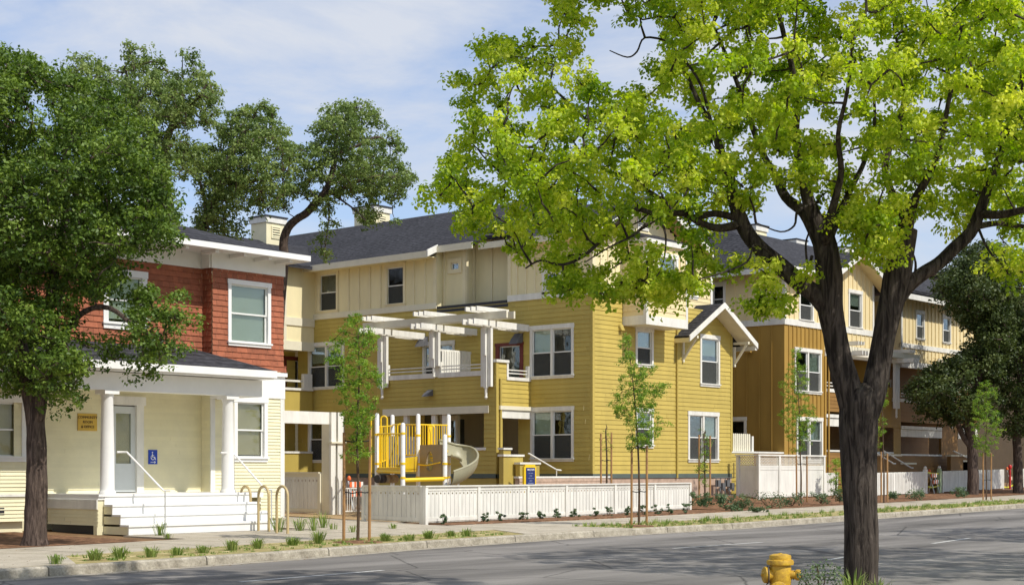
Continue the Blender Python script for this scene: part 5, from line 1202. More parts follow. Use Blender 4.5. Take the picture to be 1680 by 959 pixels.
# tan climbing panel with a bubble window
pa, pb_ = PP[4].copy(), PP[5].copy(); pa = at(691, 700, 45.3); pb_ = at(727, 700, 44.4); zt2, zb2 = EYE + (HZ - 729) * 44.8 / FOC, EYE + (HZ - 783) * 44.8 / FOC
ax = (pb_ - pa); ax.z = 0; Wd = ax.length; ax.normalize(); nrm = Vector((ax.y, -ax.x, 0)); 
b = MB(); cx, cz, R_ = Wd * .46, (zt2 + zb2) / 2 + .0, .17; nn = 28
outer = []; inner = []
for i in range(nn):
    k_, f_ = divmod(i, 7); f_ /= 7; qx, qz = ((1 - 2 * f_, 1), (-1, 1 - 2 * f_), (-1 + 2 * f_, -1), (1, -1 + 2 * f_))[k_]; th = math.atan2(qz, qx); co, si = math.cos(th), math.sin(th)
    o = pa + ax * (Wd / 2 + qx * Wd / 2); o.z = (zt2 + zb2) / 2 + qz * (zt2 - zb2) / 2
    q = pa + ax * (cx + co * R_); q.z = cz + si * R_ * 1.7; outer.append(o); inner.append(q)
for off in (0, .05):
    b.v += [tuple(o + nrm * off) for o in outer] + [tuple(q + nrm * off) for q in inner]
for i in range(nn):
    j = (i + 1) % nn; b.f.append((i, j, nn + j, nn + i)); b.f.append((2 * nn + j, 2 * nn + i, 3 * nn + i, 3 * nn + j)); b.f.append((j, i, 2 * nn + i, 2 * nn + j)); b.f.append((nn + i, nn + j, 3 * nn + j, 3 * nn + i))
b.build('window_panel', PT, pg)
bc = pa + ax * cx; bub = MB(); bub.v = []; 
for i in range(6):
    ph = math.pi / 2 * i / 5
    for j in range(16):
        th = 2 * math.pi * j / 16; q = bc + ax * (R_ * math.cos(th) * math.cos(ph)) + nrm * (.05 + R_ * .6 * math.sin(ph)); q.z = cz - .12 + R_ * math.sin(th) * math.cos(ph); bub.v.append(tuple(q))
for i in range(5):
    for j in range(16): bub.f.append((i * 16 + j, i * 16 + (j + 1) % 16, (i + 1) * 16 + (j + 1) % 16, (i + 1) * 16 + j))
bub.smooth = True; bub.build('bubble_window', GLASS, pg)
for z in (.02, .1, .2): MB().bar(tuple(pa + ax * (cx - .17) + Vector((0, 0, cz + z - pa.z)) - nrm * .1), tuple(pa + ax * (cx + .17) + Vector((0, 0, cz + z - pa.z)) - nrm * .1), .05).build('rung', YP, pg)
MB().tube([tuple(pa + ax * .02 + Vector((0, 0, Z(762, 4) - pa.z)) + nrm * .1), tuple(pa + ax * cx + Vector((0, 0, Z(763, 4) - pa.z)) + nrm * .14), tuple(pb_ + Vector((0, 0, Z(758, 5) - pb_.z)) + nrm * .1)], .02, 8).build('safety_bar', YP, pg)
# grey panel behind and stacked pods at the left foot
MB().box(at(627, 700, 47).x, at(627, 700, 47).x + 1.25, at(640, 700, 47).y, at(640, 700, 47).y + .05, Z(762, 2), Z(716, 2)).build('grey_panel', mat('play_grey', (.16, .15, .14), .6), pg)
for k, px in enumerate((622, 630, 638, 646)):
    p = at(px, 785, 44.6); MB().tube([p + Vector((-.09, .0, .0)) , p + Vector((.09, 0, 0))], .12, 12).build('foot_pod', BOOT if k < 2 else PT, pg)
# slide: a swept trough
def slide():
    path = [(735, 742, 46.2), (748, 746, 46.7), (760, 753, 46.8), (768, 763, 46.3), (767, 774, 45.4), (757, 783, 44.8), (744, 790, 44.4), (733, 795, 44.2)]
    pts = [at(*q) for q in path]; b = MB(); n = 9; rr = .28; up = Vector((0, 0, 1)); fine = []
    for i in range(len(pts) - 1):
        p0 = pts[max(i - 1, 0)]; p1 = pts[i]; p2 = pts[i + 1]; p3 = pts[min(i + 2, len(pts) - 1)]
        for s in np.linspace(0, 1, 5)[:-1]:
            fine.append(.5 * ((2 * p1) + (p2 - p0) * s + (2 * p0 - 5 * p1 + 4 * p2 - p3) * s * s + (3 * p1 - p0 - 3 * p2 + p3) * s ** 3))
    fine.append(pts[-1]); m = len(fine)
    for side_, k in ((0, 1.0), (1, 1.1)):
        for i, p in enumerate(fine):
            d = (fine[min(i + 1, m - 1)] - fine[max(i - 1, 0)]).normalized(); a = d.cross(up).normalized()
            for j in range(n):
                th = math.pi * (.36 + .64 * j / (n - 1)); q = p + a * math.cos(th) * rr * k + up * ((-math.sin(th) * rr * .8 * k) + .12 + .26 * (j / (n - 1)) ** 2); b.v.append(tuple(q))
    K = m * n
    for i in range(m - 1):
        for j in range(n - 1):
            b.f.append((i * n + j, i * n + j + 1, (i + 1) * n + j + 1, (i + 1) * n + j)); b.f.append((K + i * n + j + 1, K + i * n + j, K + (i + 1) * n + j, K + (i + 1) * n + j + 1))
        for j in (0, n - 1): b.f.append((i * n + j, (i + 1) * n + j, K + (i + 1) * n + j, K + i * n + j))
    b.smooth = True; b.build('slide', SL, pg)
    for j in (0, n - 1):
        MB().tube([b.v[i * n + j] for i in range(m)], .035, 8).build('slide_lip', SL, pg)
slide()
MB().tube([at(752, 780, 45.2), at(752, 800, 45.2)], .03, 8).build('slide_support', PW, pg)
# ------------------------------------------------------------------ foliage machinery
def leaf_mesh(name, C, R, nper, size, mat_, seed, asp=.55, droop=0.25, tone=None, fold=.25, parent=None, kind=None, flat_=.8, spread=.22, hexa=False):
    """C (n,3) tuft centres, R (n,) tuft radii; every leaf a folded four-point blade."""
    rg = np.random.default_rng(seed); n = len(C); T = n * nper
    dirs = rg.normal(size=(T, 3)); dirs /= np.linalg.norm(dirs, axis=1)[:, None]
    rad = rg.random(T) ** .45
    ti = np.repeat(np.arange(n), nper)
    off = dirs * rad[:, None] * R[ti][:, None]; off[:, 2] *= flat_
    P = C[ti] + off
    nrm = dirs * .7 + np.array([0, 0, .55]) + rg.normal(size=(T, 3)) * .45; nrm /= np.linalg.norm(nrm, axis=1)[:, None]
    ax = rg.normal(size=(T, 3)) + dirs * .6; ax[:, 2] -= droop; ax -= nrm * (ax * nrm).sum(1)[:, None]; ax /= np.linalg.norm(ax, axis=1)[:, None] + 1e-9
    sd_ = np.cross(nrm, ax); L_ = size * (.65 + .7 * rg.random(T)); Wd_ = L_ * asp
    a = P - ax * (L_ / 2)[:, None]; c = P + ax * (L_ / 2)[:, None]; md = P + nrm * (L_ * fold * -.3)[:, None]
    l = P + sd_ * (Wd_ / 2)[:, None] + nrm * (L_ * fold * .25)[:, None] - ax * (L_ * .06)[:, None]; r = P - sd_ * (Wd_ / 2)[:, None] + nrm * (L_ * fold * .25)[:, None] - ax * (L_ * .06)[:, None]
    org = C.mean(0); NV, NT = (6, 4) if hexa else (4, 2)
    if hexa:
        q = nrm * (L_ * fold * .25)[:, None]; o1, o2 = ax * (L_ * .26)[:, None], ax * (L_ * .20)[:, None]; sw = sd_ * (Wd_ * .5)[:, None]
        Vt = np.stack([a, P + sw * .85 - o1 + q, P + sw + o2 + q * .3, c - nrm * (L_ * .12)[:, None], P - sw + o2 + q * .3, P - sw * .85 - o1 + q], 1).reshape(-1, 3)
    else: Vt = np.stack([a, l, c, r], 1).reshape(-1, 3)
    Vt = Vt - org
    me = bpy.data.meshes.new(name); me.vertices.add(T * NV); me.vertices.foreach_set('co', Vt.astype(np.float32).ravel())
    idx = np.arange(T * NV).reshape(T, NV); tri = np.stack([idx[:, [0, 1, 2]], idx[:, [0, 2, 3]]] + ([idx[:, [0, 3, 4]], idx[:, [0, 4, 5]]] if hexa else []), 1).reshape(-1)
    me.loops.add(T * NT * 3); me.loops.foreach_set('vertex_index', tri.astype(np.int32)); me.polygons.add(T * NT)
    me.polygons.foreach_set('loop_start', (np.arange(T * NT) * 3).astype(np.int32))
    me.update(calc_edges=True)
    tn = rg.normal(size=n) * spread + .5 if tone is None else tone + rg.normal(size=n) * spread
    tv = np.clip(tn[ti] + rg.normal(size=T) * .12, 0, 1)
    at_ = me.attributes.new('tone', 'FLOAT', 'FACE'); at_.data.foreach_set('value', np.repeat(tv, NT).astype(np.float32))
    me.materials.append(mat_)
    o = bpy.data.objects.new(name, me); link(o, parent, tuple(org))
    if kind: o['kind'] = kind
    return o
def inpoly(x, y, poly):
    r = np.zeros(len(x), bool); n = len(poly); j = n - 1
    for i in range(n):
        xi, yi = poly[i]; xj, yj = poly[j]
        c = ((yi > y) != (yj > y)) & (x < (xj - xi) * (y - yi) / (yj - yi + 1e-9) + xi); r ^= c; j = i
    return r
def edgedist(x, y, poly):
    d = np.full(len(x), 1e9); n = len(poly)
    for i in range(n):
        ax_, ay_ = poly[i]; bx_, by_ = poly[(i + 1) % n]; vx, vy = bx_ - ax_, by_ - ay_; l2 = vx * vx + vy * vy + 1e-9
        t = np.clip(((x - ax_) * vx + (y - ay_) * vy) / l2, 0, 1); d = np.minimum(d, np.hypot(x - ax_ - t * vx, y - ay_ - t * vy))
    return d
def sample_pads(polys, holes, t0, n, seed, mindist, depth, ed=6, bias=0.0, gap=None):
    """pad centres inside the crown outline, with depth growing towards its middle (a full round crown)"""
    rg = np.random.default_rng(seed); pts = []; tot = 0
    allx = [p[0] for q in polys for p in q]; ally = [p[1] for q in polys for p in q]
    pxm = FOC / t0
    tries = 0
    while len(pts) < n and tries < 110:
        tries += 1
        x = rg.uniform(min(allx), max(allx), 600); y = rg.uniform(min(ally), max(ally), 600)
        ok = np.zeros(600, bool); e = np.zeros(600)
        for q in polys: m_ = inpoly(x, y, q); ok |= m_; e = np.where(m_, np.maximum(e, edgedist(x, y, q)), e)
        for h in holes: ok &= ~inpoly(x, y, h)
        ok &= e > ed
        for xx, yy, ee in zip(x[ok], y[ok], e[ok]):
            hd = min(depth, depth * math.sqrt(min(1, ee / (depth * pxm * .55)) ) )
            tt = t0 + rg.uniform(-1, 1) * hd + bias
            p = np.array(at(xx, yy, tt))
            if gap and mnoise.noise(Vector(p * gap[0]) + Vector((seed, 0, 0))) < gap[1]: continue
            if all(np.sum((p - q) ** 2) > mindist ** 2 for q in pts[-4000:]):
                pts.append(p)
                if len(pts) >= n: break
    return np.array(pts)
def tufts_of(pads, rpad, k, rt, seed, shell=.55, zflat=.75, jitter=.25):
    rg = np.random.default_rng(seed); C = []; R = []; tone = []
    for p in pads:
        pr = rpad * rg.uniform(.7, 1.3); pt = rg.normal() * .16
        for i in range(k):
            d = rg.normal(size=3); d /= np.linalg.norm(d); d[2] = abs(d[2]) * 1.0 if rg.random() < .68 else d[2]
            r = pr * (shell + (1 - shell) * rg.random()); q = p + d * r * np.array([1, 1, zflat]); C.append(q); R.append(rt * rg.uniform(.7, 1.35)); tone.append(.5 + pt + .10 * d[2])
    return np.array(C), np.array(R), np.array(tone)
def limb(b, pts, r0, r1, n=10, lump=.12, seed=0, sub=4, wig=0.0):
    pts = [Vector(p) for p in pts]; m = len(pts); fine = []; rg = random.Random(seed)
    for i in range(m - 1):
        p0 = pts[max(i - 1, 0)]; p1 = pts[i]; p2 = pts[i + 1]; p3 = pts[min(i + 2, m - 1)]
        for s in [j / sub for j in range(sub)]:
            q = .5 * ((2 * p1) + (p2 - p0) * s + (2 * p0 - 5 * p1 + 4 * p2 - p3) * s * s + (3 * p1 - p0 - 3 * p2 + p3) * s ** 3)
            if wig and (i or s): q = q + Vector((rg.gauss(0, wig), rg.gauss(0, wig), rg.gauss(0, wig)))
            fine.append(q)
    fine.append(pts[-1]); k = len(fine)
    if hasattr(r0, '__len__'):
        rs = np.interp(np.linspace(0, m - 1, k), range(m), r0)
    else: rs = [r0 + (r1 - r0) * (i / (k - 1)) ** .8 for i in range(k)]
    b.tube(fine, list(rs), n, lump=lump, seed=seed * 1.7)
    return fine, list(rs)
def twigs(b, nodes, pads, r0, r1, seed, n=6, sag=.12, maxd=None, frac=1.0):
    rg = random.Random(seed); N_ = np.array([tuple(p) for p in nodes])
    grown = [tuple(p) for p in nodes]
    order = sorted(range(len(pads)), key=lambda i: np.min(((N_ - pads[i]) ** 2).sum(1)))
    G_ = np.array(grown)
    for i in order:
        if rg.random() > frac: continue
        p = pads[i]; d2 = ((G_ - p) ** 2).sum(1); j = int(np.argmin(d2)); a = Vector(G_[j]); c = Vector(p); L_ = (c - a).length
        if L_ < .05 or (maxd and L_ > maxd): continue
        mid = (a + c) / 2 + Vector((rg.uniform(-1, 1), rg.uniform(-1, 1), rg.uniform(-.6, 1))) * L_ * sag
        q1 = a.lerp(mid, .5) + Vector((rg.uniform(-1, 1), rg.uniform(-1, 1), rg.uniform(-1, 1))) * L_ * .04
        f = [a, q1, mid, mid.lerp(c, .5) + Vector((0, 0, L_ * .03)), c]; sc_ = min(1.5, .5 + L_ * .6)
        b.tube(f, [r0 * sc_ * x for x in (1, .85, .65, .45, .25)] if r1 is None else [r0 + (r1 - r0) * x for x in (0, .3, .55, .8, 1)], n, cap=False)
        G_ = np.vstack([G_, np.array([tuple(mid), tuple(c), tuple(f[3])])])
    return b

BARKM = barkmat('maple_bark', (.115, .095, .078), (.024, .019, .016)); BARKO = barkmat('oak_bark', (.17, .125, .10), (.05, .036, .03))
BARKY = barkmat('young_bark', (.16, .11, .07), (.07, .045, .03), 3)
LM = leafmat('maple_leaf', (.15, .26, .02), (.36, .48, .035), (.72, .76, .12), .5)
LO = leafmat('oak_leaf', (.038, .075, .012), (.10, .17, .024), (.22, .31, .05), .3)
LO2 = leafmat('far_oak_leaf', (.07, .115, .03), (.15, .22, .055), (.27, .34, .10), .35)
LD = leafmat('dark_leaf', (.028, .048, .012), (.058, .085, .02), (.12, .15, .04), .25)
LY = leafmat('young_leaf', (.08, .17, .02), (.17, .30, .03), (.32, .42, .06), .4)
LG = leafmat('grass_blade', (.10, .17, .03), (.20, .29, .06), (.38, .42, .14), .3)
LS = leafmat('shrub_leaf', (.03, .07, .03), (.07, .12, .05), (.14, .20, .09), .25)

# ------------------------------------------------------------------ the big maple in the foreground
mt = thing('maple_tree', 'big foreground maple with forked dark trunk and bright yellow green leaves', 'tree', (*at(1412, 1000, 14.5).xy, .15))
T0 = 14.5
def A_(pts, t=T0):   # polyline of (px, py[, dt])
    return [at(q[0], q[1], t + (q[2] if len(q) > 2 else 0)) for q in pts]
pxr = T0 / FOC
b = MB(); nodes = []
def add(pts, w, n=12, lump=.10, seed=1, sub=4, wig=0.0):
    f, r = limb(b, A_(pts), [x * pxr / 2 * (.86 if w[0] < 31 else 1) for x in w], None, n, lump, seed, sub, wig); nodes.extend(f[1:]); return f
base = at(1412, 1022, T0); 
add([(1412, 1024), (1412, 1000), (1413, 960), (1413, 900), (1412, 830), (1409, 760), (1408, 700), (1411, 662), (1412, 640), (1412, 628)], [88, 66, 58, 56, 55, 57, 62, 66, 56, 24], 26, .07, 1, 5)
add([(1410, 690), (1392, 640), (1378, 590), (1369, 545), (1361, 500), (1360, 455), (1354, 405), (1338, 358)], [52, 46, 40, 37, 42, 44, 40, 34], 18, .08, 2)
add([(1410, 700), (1432, 650), (1442, 600), (1450, 555), (1460, 510), (1470, 465), (1477, 420), (1486, 375)], [48, 44, 38, 36, 40, 44, 44, 38], 18, .08, 3)
add([(1362, 510), (1340, 485), (1310, 462), (1280, 436), (1252, 412), (1228, 385), (1212, 352), (1202, 315), (1193, 280), (1182, 248), (1172, 215, .1), (1150, 175, .2), (1125, 120, .2)], [34, 32, 30, 28, 26, 25, 24, 21, 18, 15, 12, 9, 6], 12, .09, 4)
add([(1462, 505), (1486, 472), (1512, 450), (1540, 432), (1568, 405), (1592, 382), (1606, 352), (1618, 318), (1632, 280), (1642, 246), (1640, 200, .2), (1655, 140, .3)], [30, 28, 28, 26, 25, 24, 22, 19, 16, 13, 10, 6], 12, .09, 5)
add([(1340, 365), (1326, 328), (1318, 290), (1309, 250), (1305, 211), (1308, 170), (1299, 110), (1282, 40, -.2), (1262, -60, -.3)], [30, 24, 20, 17, 15, 13, 11, 9, 6], 12, .1, 6)
add([(1345, 400, .1), (1320, 350, .3), (1290, 324, .5), (1270, 285, .7), (1244, 235, .9), (1206, 127, 1.1), (1170, 40, 1.2)], [26, 22, 20, 16, 12, 9, 5], 10, .1, 7)
add([(1352, 395, -.1), (1358, 370, -.3), (1372, 320, -.5), (1380, 280, -.6), (1375, 220, -.8), (1390, 150, -1), (1400, 60, -1.2)], [22, 18, 14, 12, 9, 7, 5], 10, .1, 8)
add([(1362, 385), (1380, 345, .2), (1396, 310, .4), (1420, 260, .6), (1435, 200, .8), (1430, 120, 1)], [18, 15, 12, 9, 7, 5], 10, .1, 9)
add([(1484, 385), (1478, 345, .2), (1462, 315, .3), (1452, 270, .5), (1470, 215, .5), (1483, 155, .5), (1470, 60, .6)], [28, 20, 16, 13, 11, 9, 5], 10, .1, 10)
add([(1488, 378), (1500, 330, -.2), (1525, 285, -.4), (1545, 230, -.6), (1560, 150, -.8), (1590, 60, -1)], [24, 17, 13, 10, 8, 5], 10, .1, 11)
add([(1212, 368), (1180, 374, -.1), (1150, 366, -.2), (1120, 350, -.3), (1078, 352, -.4), (1043, 343, -.5), (1017, 363, -.5), (993, 387, -.5), (960, 418, -.6), (923, 434, -.6), (887, 427, -.6), (862, 440, -.6)], [19, 16, 13, 12, 10, 9, 8, 7, 6, 5, 4, 3], 9, .1, 12)
add([(1204, 356), (1172, 350), (1140, 356, .2), (1112, 345, .3), (1075, 321, .4), (1033, 296, .5), (992, 279, .6), (946, 262, .8), (900, 262, 1.0), (850, 250, 1.2)], [15, 13, 12, 11, 10, 9, 7, 6, 5, 3], 9, .1, 13)
add([(1196, 300), (1165, 296, .1), (1146, 292, .2), (1117, 267, .3), (1067, 233, .5), (1008, 200, .6), (960, 195, .6), (917, 154, .6), (880, 130, .7), (820, 80, .8)], [15, 13, 11, 10, 9, 8, 7, 5, 4, 3], 9, .1, 14)
add([(1607, 350), (1640, 352, -.2), (1680, 344, -.4), (1740, 330, -.6), (1830, 300, -.8)], [18, 16, 14, 11, 6], 9, .1, 15)
add([(1600, 372), (1640, 366, .3), (1700, 372, .6), (1780, 350, .8)], [14, 11, 9, 5], 9, .1, 16)
add([(1080, 352, -.4), (1092, 385, -.5), (1088, 430, -.6), (1070, 458, -.6), (1020, 462, -.7)], [7, 4, 3, 2.5, 1.5], 6, .05, 17)
add([(1075, 352, -.4), (1040, 385, -.7), (1000, 405, -.9), (960, 430, -1)], [7, 5, 3, 2], 6, .05, 18)
add([(1280, 430), (1240, 400, -.4), (1225, 430, -.6), (1170, 452, -.7), (1130, 460, -.8)], [6, 4, 4, 3, 2], 6, .05, 19)
add([(1318, 470), (1300, 488, -.2), (1262, 492, -.3), (1255, 520, -.3)], [7, 6, 4, 2], 6, .05, 20)
add([(1332, 420), (1326, 440, -.1), (1322, 400, -.2), (1330, 375, -.2)], [7, 5, 4, 3], 6, .05, 21)
add([(1606, 376), (1622, 410, -.2), (1650, 438, -.3), (1700, 450, -.5)], [6, 5, 4, 2], 6, .05, 22)
add([(1500, 455), (1502, 430), (1492, 400), (1488, 380)], [7, 5, 3, 2], 6, .05, 23)
add([(1345, 330), (1310, 345, -.2), (1303, 370, -.3), (1280, 380, -.4), (1240, 365, -.5)], [7, 6, 4, 3, 2], 6, .05, 24)
add([(1096, 67, .3), (1058, 62, .3), (1045, 85, .3), (1029, 94, .3), (1000, 83, .3)], [5, 4, 4, 3, 2], 6, .05, 25)
add([(1170, 215, .1), (1150, 140, .2), (1120, 95, .3), (1096, 67, .3)], [8, 6, 5, 4], 6, .05, 26)
b.build('trunk', BARKM, mt)
CR = [[(705, 262), (716, 215), (738, 195), (742, 132), (768, 118), (768, 62), (790, 42), (812, 58), (850, 72), (880, 62), (905, 70), (930, 60), (900, 20), (893, -40), (900, -160), (1040, -300), (1400, -380), (1800, -330), (2000, -100), (2040, 120), (1980, 330), (1860, 420), (1760, 440),
       (1700, 452), (1650, 468), (1622, 452), (1640, 400), (1650, 330), (1620, 325), (1600, 372), (1570, 402), (1535, 392), (1500, 360), (1488, 380), (1450, 445), (1415, 425), (1385, 400), (1372, 350), (1345, 345), (1300, 330), (1262, 352), (1235, 345), (1222, 380), (1200, 372),
       (1192, 420), (1180, 440), (1150, 452), (1140, 478), (1108, 505), (1075, 500), (1052, 488), (1010, 500), (985, 488), (955, 480), (930, 500), (905, 470), (880, 440), (868, 478), (842, 458), (830, 408), (790, 392), (752, 388), (735, 350), (708, 330)]]
HO = [[(942, 66), (985, 18), (1035, 26), (1060, 60), (1052, 110), (1035, 170), (1015, 188), (990, 168), (985, 120), (950, 100)], [(1335, -10), (1375, -10), (1370, 40), (1340, 30)], [(1165, 150), (1190, 145), (1195, 190), (1170, 200)],
      [(1385, 200), (1402, 150), (1420, 200), (1400, 300), (1380, 280)], [(930, 208), (958, 215), (955, 262), (938, 262)], [(1500, 130), (1520, 110), (1530, 160), (1510, 200)], [(700, 160), (735, 150), (755, 190), (740, 235), (718, 235)], [(1145, 350), (1200, 352), (1205, 372), (1150, 372)],
      [(790, 262), (815, 258), (820, 300), (800, 320), (785, 300)], [(1095, 350), (1140, 360), (1135, 400), (1100, 390)], [(1625, 40), (1650, 30), (1655, 70), (1630, 80)], [(1018, 338), (1062, 336), (1072, 420), (1030, 440)], [(1078, 388), (1132, 392), (1130, 458), (1082, 452)], [(980, 392), (1016, 398), (1014, 450), (985, 442)], [(880, 440), (925, 440), (925, 480), (885, 480)]]
pads = sample_pads(CR, HO, T0, 1130, 11, .24, 2.4, 9, .15, (1.3, -.30))
sm = sample_pads([[(1222, 470), (1262, 452), (1290, 480), (1292, 520), (1262, 548), (1236, 520)], [(1190, 430), (1245, 425), (1262, 465), (1205, 470)], [(1300, 455), (1330, 445), (1330, 470), (1305, 475)]], [], T0 - .4, 9, 4, .2, .3, 4)
low = sample_pads([[(880, 470), (930, 462), (990, 470), (1050, 470), (1110, 470), (1150, 440), (1150, 480), (1110, 502), (1060, 500), (1000, 498), (950, 490), (905, 492)], [(1420, 345), (1470, 345), (1470, 410), (1440, 445), (1405, 420)]], [], T0 - .5, 30, 5, .22, .6, 3)
pads = np.vstack([pads, sm, low])
b = MB(); twigs(b, nodes, pads, .013, .004, 3, 5, .14, 1.9); tag(b.build('twigs', BARKM, mt), kind='stuff')
C, R, tn = tufts_of(pads, .185, 9, .088, 5, .3, .85)
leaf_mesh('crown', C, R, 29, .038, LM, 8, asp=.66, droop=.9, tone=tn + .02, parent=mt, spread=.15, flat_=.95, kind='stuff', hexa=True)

g = np.random.default_rng(99); UP = []
while len(UP) < 380:
    q = g.uniform(-1, 1, 3)
    if np.linalg.norm(q) < 1: UP.append([base.x + q[0] * 4.0, base.y + .6 + q[1] * 3.6, 10.3 + q[2] * 2.4])
UP = np.array(UP); C, R, tn = tufts_of(UP, .32, 8, .16, 6, .35, .8)
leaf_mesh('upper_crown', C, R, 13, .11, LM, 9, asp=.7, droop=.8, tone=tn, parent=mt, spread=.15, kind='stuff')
b = MB(); twigs(b, [at(1262, -60, T0 - .3), at(1400, 60, T0 - 1.2), at(1170, 40, T0 + 1.2), at(1590, 60, T0 - 1), at(1125, 120, T0 + .2)], UP, .02, .006, 8, 5, .1, 6); tag(b.build('upper_twigs', BARKM, mt), kind='stuff')
# the street trees farther along the near pavement (their crowns reach in at the right, their shade lies on the road)
def street_tree(u, v, h, label, seed, rr=3.4, dens=1.0, trunk_r=.19):
    t = thing('maple_tree', label, 'tree', (u, v, .15), 'maples along the near pavement'); rg = random.Random(seed); b = MB(); nd = []
    z0 = zr(u) + .12; f, r = limb(b, [(u, v, z0), (u + .03, v, z0 + 1), (u, v + .05, z0 + 2.5)], [trunk_r * 1.4, trunk_r, trunk_r * 1.05], None, 14, .08, seed); 
    for k in range(7):
        a = k * .9 + rg.random() * .5; e = rr * rg.uniform(.55, .85); zt = h * rg.uniform(.62, .95)
        f, r = limb(b, [(u, v, z0 + 2.1), (u + math.cos(a) * e * .25, v + math.sin(a) * e * .25, z0 + 3.0), (u + math.cos(a) * e * .6, v + math.sin(a) * e * .6, z0 + (zt + 3) / 2), (u + math.cos(a) * e, v + math.sin(a) * e, z0 + zt)], [trunk_r * .7, trunk_r * .45, trunk_r * .25, .02], None, 8, .08, seed + k); nd += f[2:]
    b.build('trunk', BARKM, t); g = np.random.default_rng(seed); P = []
    while len(P) < int(230 * dens):
        q = g.uniform(-1, 1, 3); l = np.linalg.norm(q)
        if l > 1 or l < .35: continue
        P.append([u + q[0] * rr, v + q[1] * rr, z0 + h * .64 + q[2] * h * .36])
    P = np.array(P); b = MB(); twigs(b, nd, P, .014, .004, seed, 5, .12, 2.2); tag(b.build('twigs', BARKM, t), kind='stuff')
    C, R, tn = tufts_of(P, .3, 7, .14, seed, .35, .8); leaf_mesh('crown', C, R, 11, .10, LM, seed, asp=.62, droop=.8, tone=tn, parent=t, kind='stuff')
    return t
street_tree(24.5, 6.6, 12.0, 'street maple on the near pavement, its leaves hanging in at the right edge', 31, 5.0, 3.0)
street_tree(37.5, 6.4, 11.0, 'farther street maple of the near row, beyond the right edge', 32, 4.6, 2.6)

# ------------------------------------------------------------------ oaks
def oak(label, basep, limbs, polys, holes, t0, npads, mind, depth, rpad, ktuft, rtuft, nper, leaf, m_, seed, tw=(.02, .005), cat='tree', tone=0.0, bark=None, name='oak_tree', tone_spread=.2, droop=.3, group=None, extra=None, gap=None):
    t = thing(name, label, cat, basep, group); b = MB(); nd = []
    for k, (pts, w, tt) in enumerate(limbs):
        f, r = limb(b, [at(q[0], q[1], tt + (q[2] if len(q) > 2 else 0)) for q in pts], [x * tt / FOC / 2 for x in w], None, 14 if k == 0 else 9, .12, seed + k, 4, 0.0); nd += f[1:]
    b.build('trunk', bark or BARKO, t)
    P = sample_pads(polys, holes, t0, npads, seed, mind, depth, max(2.5, rpad * FOC / t0 * .22), 0.0, gap)
    if extra is not None: P = np.vstack([P, extra])
    b = MB(); twigs(b, nd, P, tw[0], tw[1], seed, 5, .14, 4.5); tag(b.build('twigs', bark or BARKO, t), kind='stuff')
    C, R, tn = tufts_of(P, rpad, ktuft, rtuft, seed, .4, .75)
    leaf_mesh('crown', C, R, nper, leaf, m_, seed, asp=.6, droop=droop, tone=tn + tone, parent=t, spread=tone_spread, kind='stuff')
    return t
OA = [[(-140, 60), (0, 80), (20, 88), (45, 86), (52, 105), (72, 118), (92, 112), (120, 122), (142, 130), (168, 128), (178, 152), (205, 168), (232, 182), (245, 205), (256, 232), (272, 262), (285, 290), (280, 318), (274, 335), (292, 352), (312, 378), (304, 400), (275, 414), (250, 424), (230, 432), (208, 446), (192, 470),
       (172, 492), (150, 500), (130, 470), (118, 500), (125, 540), (150, 565), (150, 600), (140, 622), (125, 640), (112, 672), (98, 690), (86, 664), (62, 660), (40, 655), (28, 640), (0, 650), (-140, 600)],
      [(215, 480), (245, 470), (262, 492), (292, 478), (312, 496), (308, 530), (300, 552), (305, 578), (285, 600), (262, 612), (248, 640), (238, 662), (226, 642), (214, 612), (195, 598), (172, 590), (168, 565), (190, 548), (205, 520)]]
OH = [[(118, 500), (135, 488), (150, 520), (140, 552), (118, 545)], [(185, 520), (210, 500), (215, 540), (192, 560)]]
bx, by = onG(57, 893, .17)
oak('dense dark green oak in front of the red house, nearest tree on the left', (bx, by, .15),
    [([(57, 898), (57, 880), (58, 850), (60, 800), (60, 750), (59, 700), (52, 650), (40, 600), (25, 540), (5, 460), (-10, 380)], [52, 40, 36, 35, 33, 31, 30, 27, 22, 16, 10], 29.3),
     ([(60, 700), (70, 640, -.2), (85, 580, -.4), (80, 500, -.4), (100, 400, -.6), (110, 300, -.8), (100, 200, -.8)], [24, 20, 18, 16, 12, 9, 5], 29.3), ([(84, 585, -.4), (110, 540, -.6), (140, 510, -.8), (180, 505, -1), (222, 535, -1.1), (262, 555, -1.1)], [14, 12, 9, 8, 7, 4], 29.3),
     ([(90, 480, -.4), (140, 420, -.2), (190, 370, 0), (240, 330, .2)], [12, 10, 7, 4], 29.3), ([(55, 660), (20, 600, .4), (-30, 520, .8), (-80, 420, 1)], [16, 13, 9, 6], 29.3)],
    OA, OH, 29.0, 900, .30, 2.5, .32, 10, .16, 15, .08, LO, 41, (.018, .005), tone=.02, gap=(.9, -.16))
o_B = [[(95, 100), (150, 86), (172, 100), (195, 90), (200, 72), (235, 78), (258, 68), (292, 86), (322, 92), (328, 118), (345, 118), (352, 145), (362, 160), (355, 188), (350, 210), (322, 205), (310, 228), (335, 262), (330, 290), (300, 300), (290, 330), (272, 360), (240, 340), (200, 300), (150, 220), (110, 170)]]
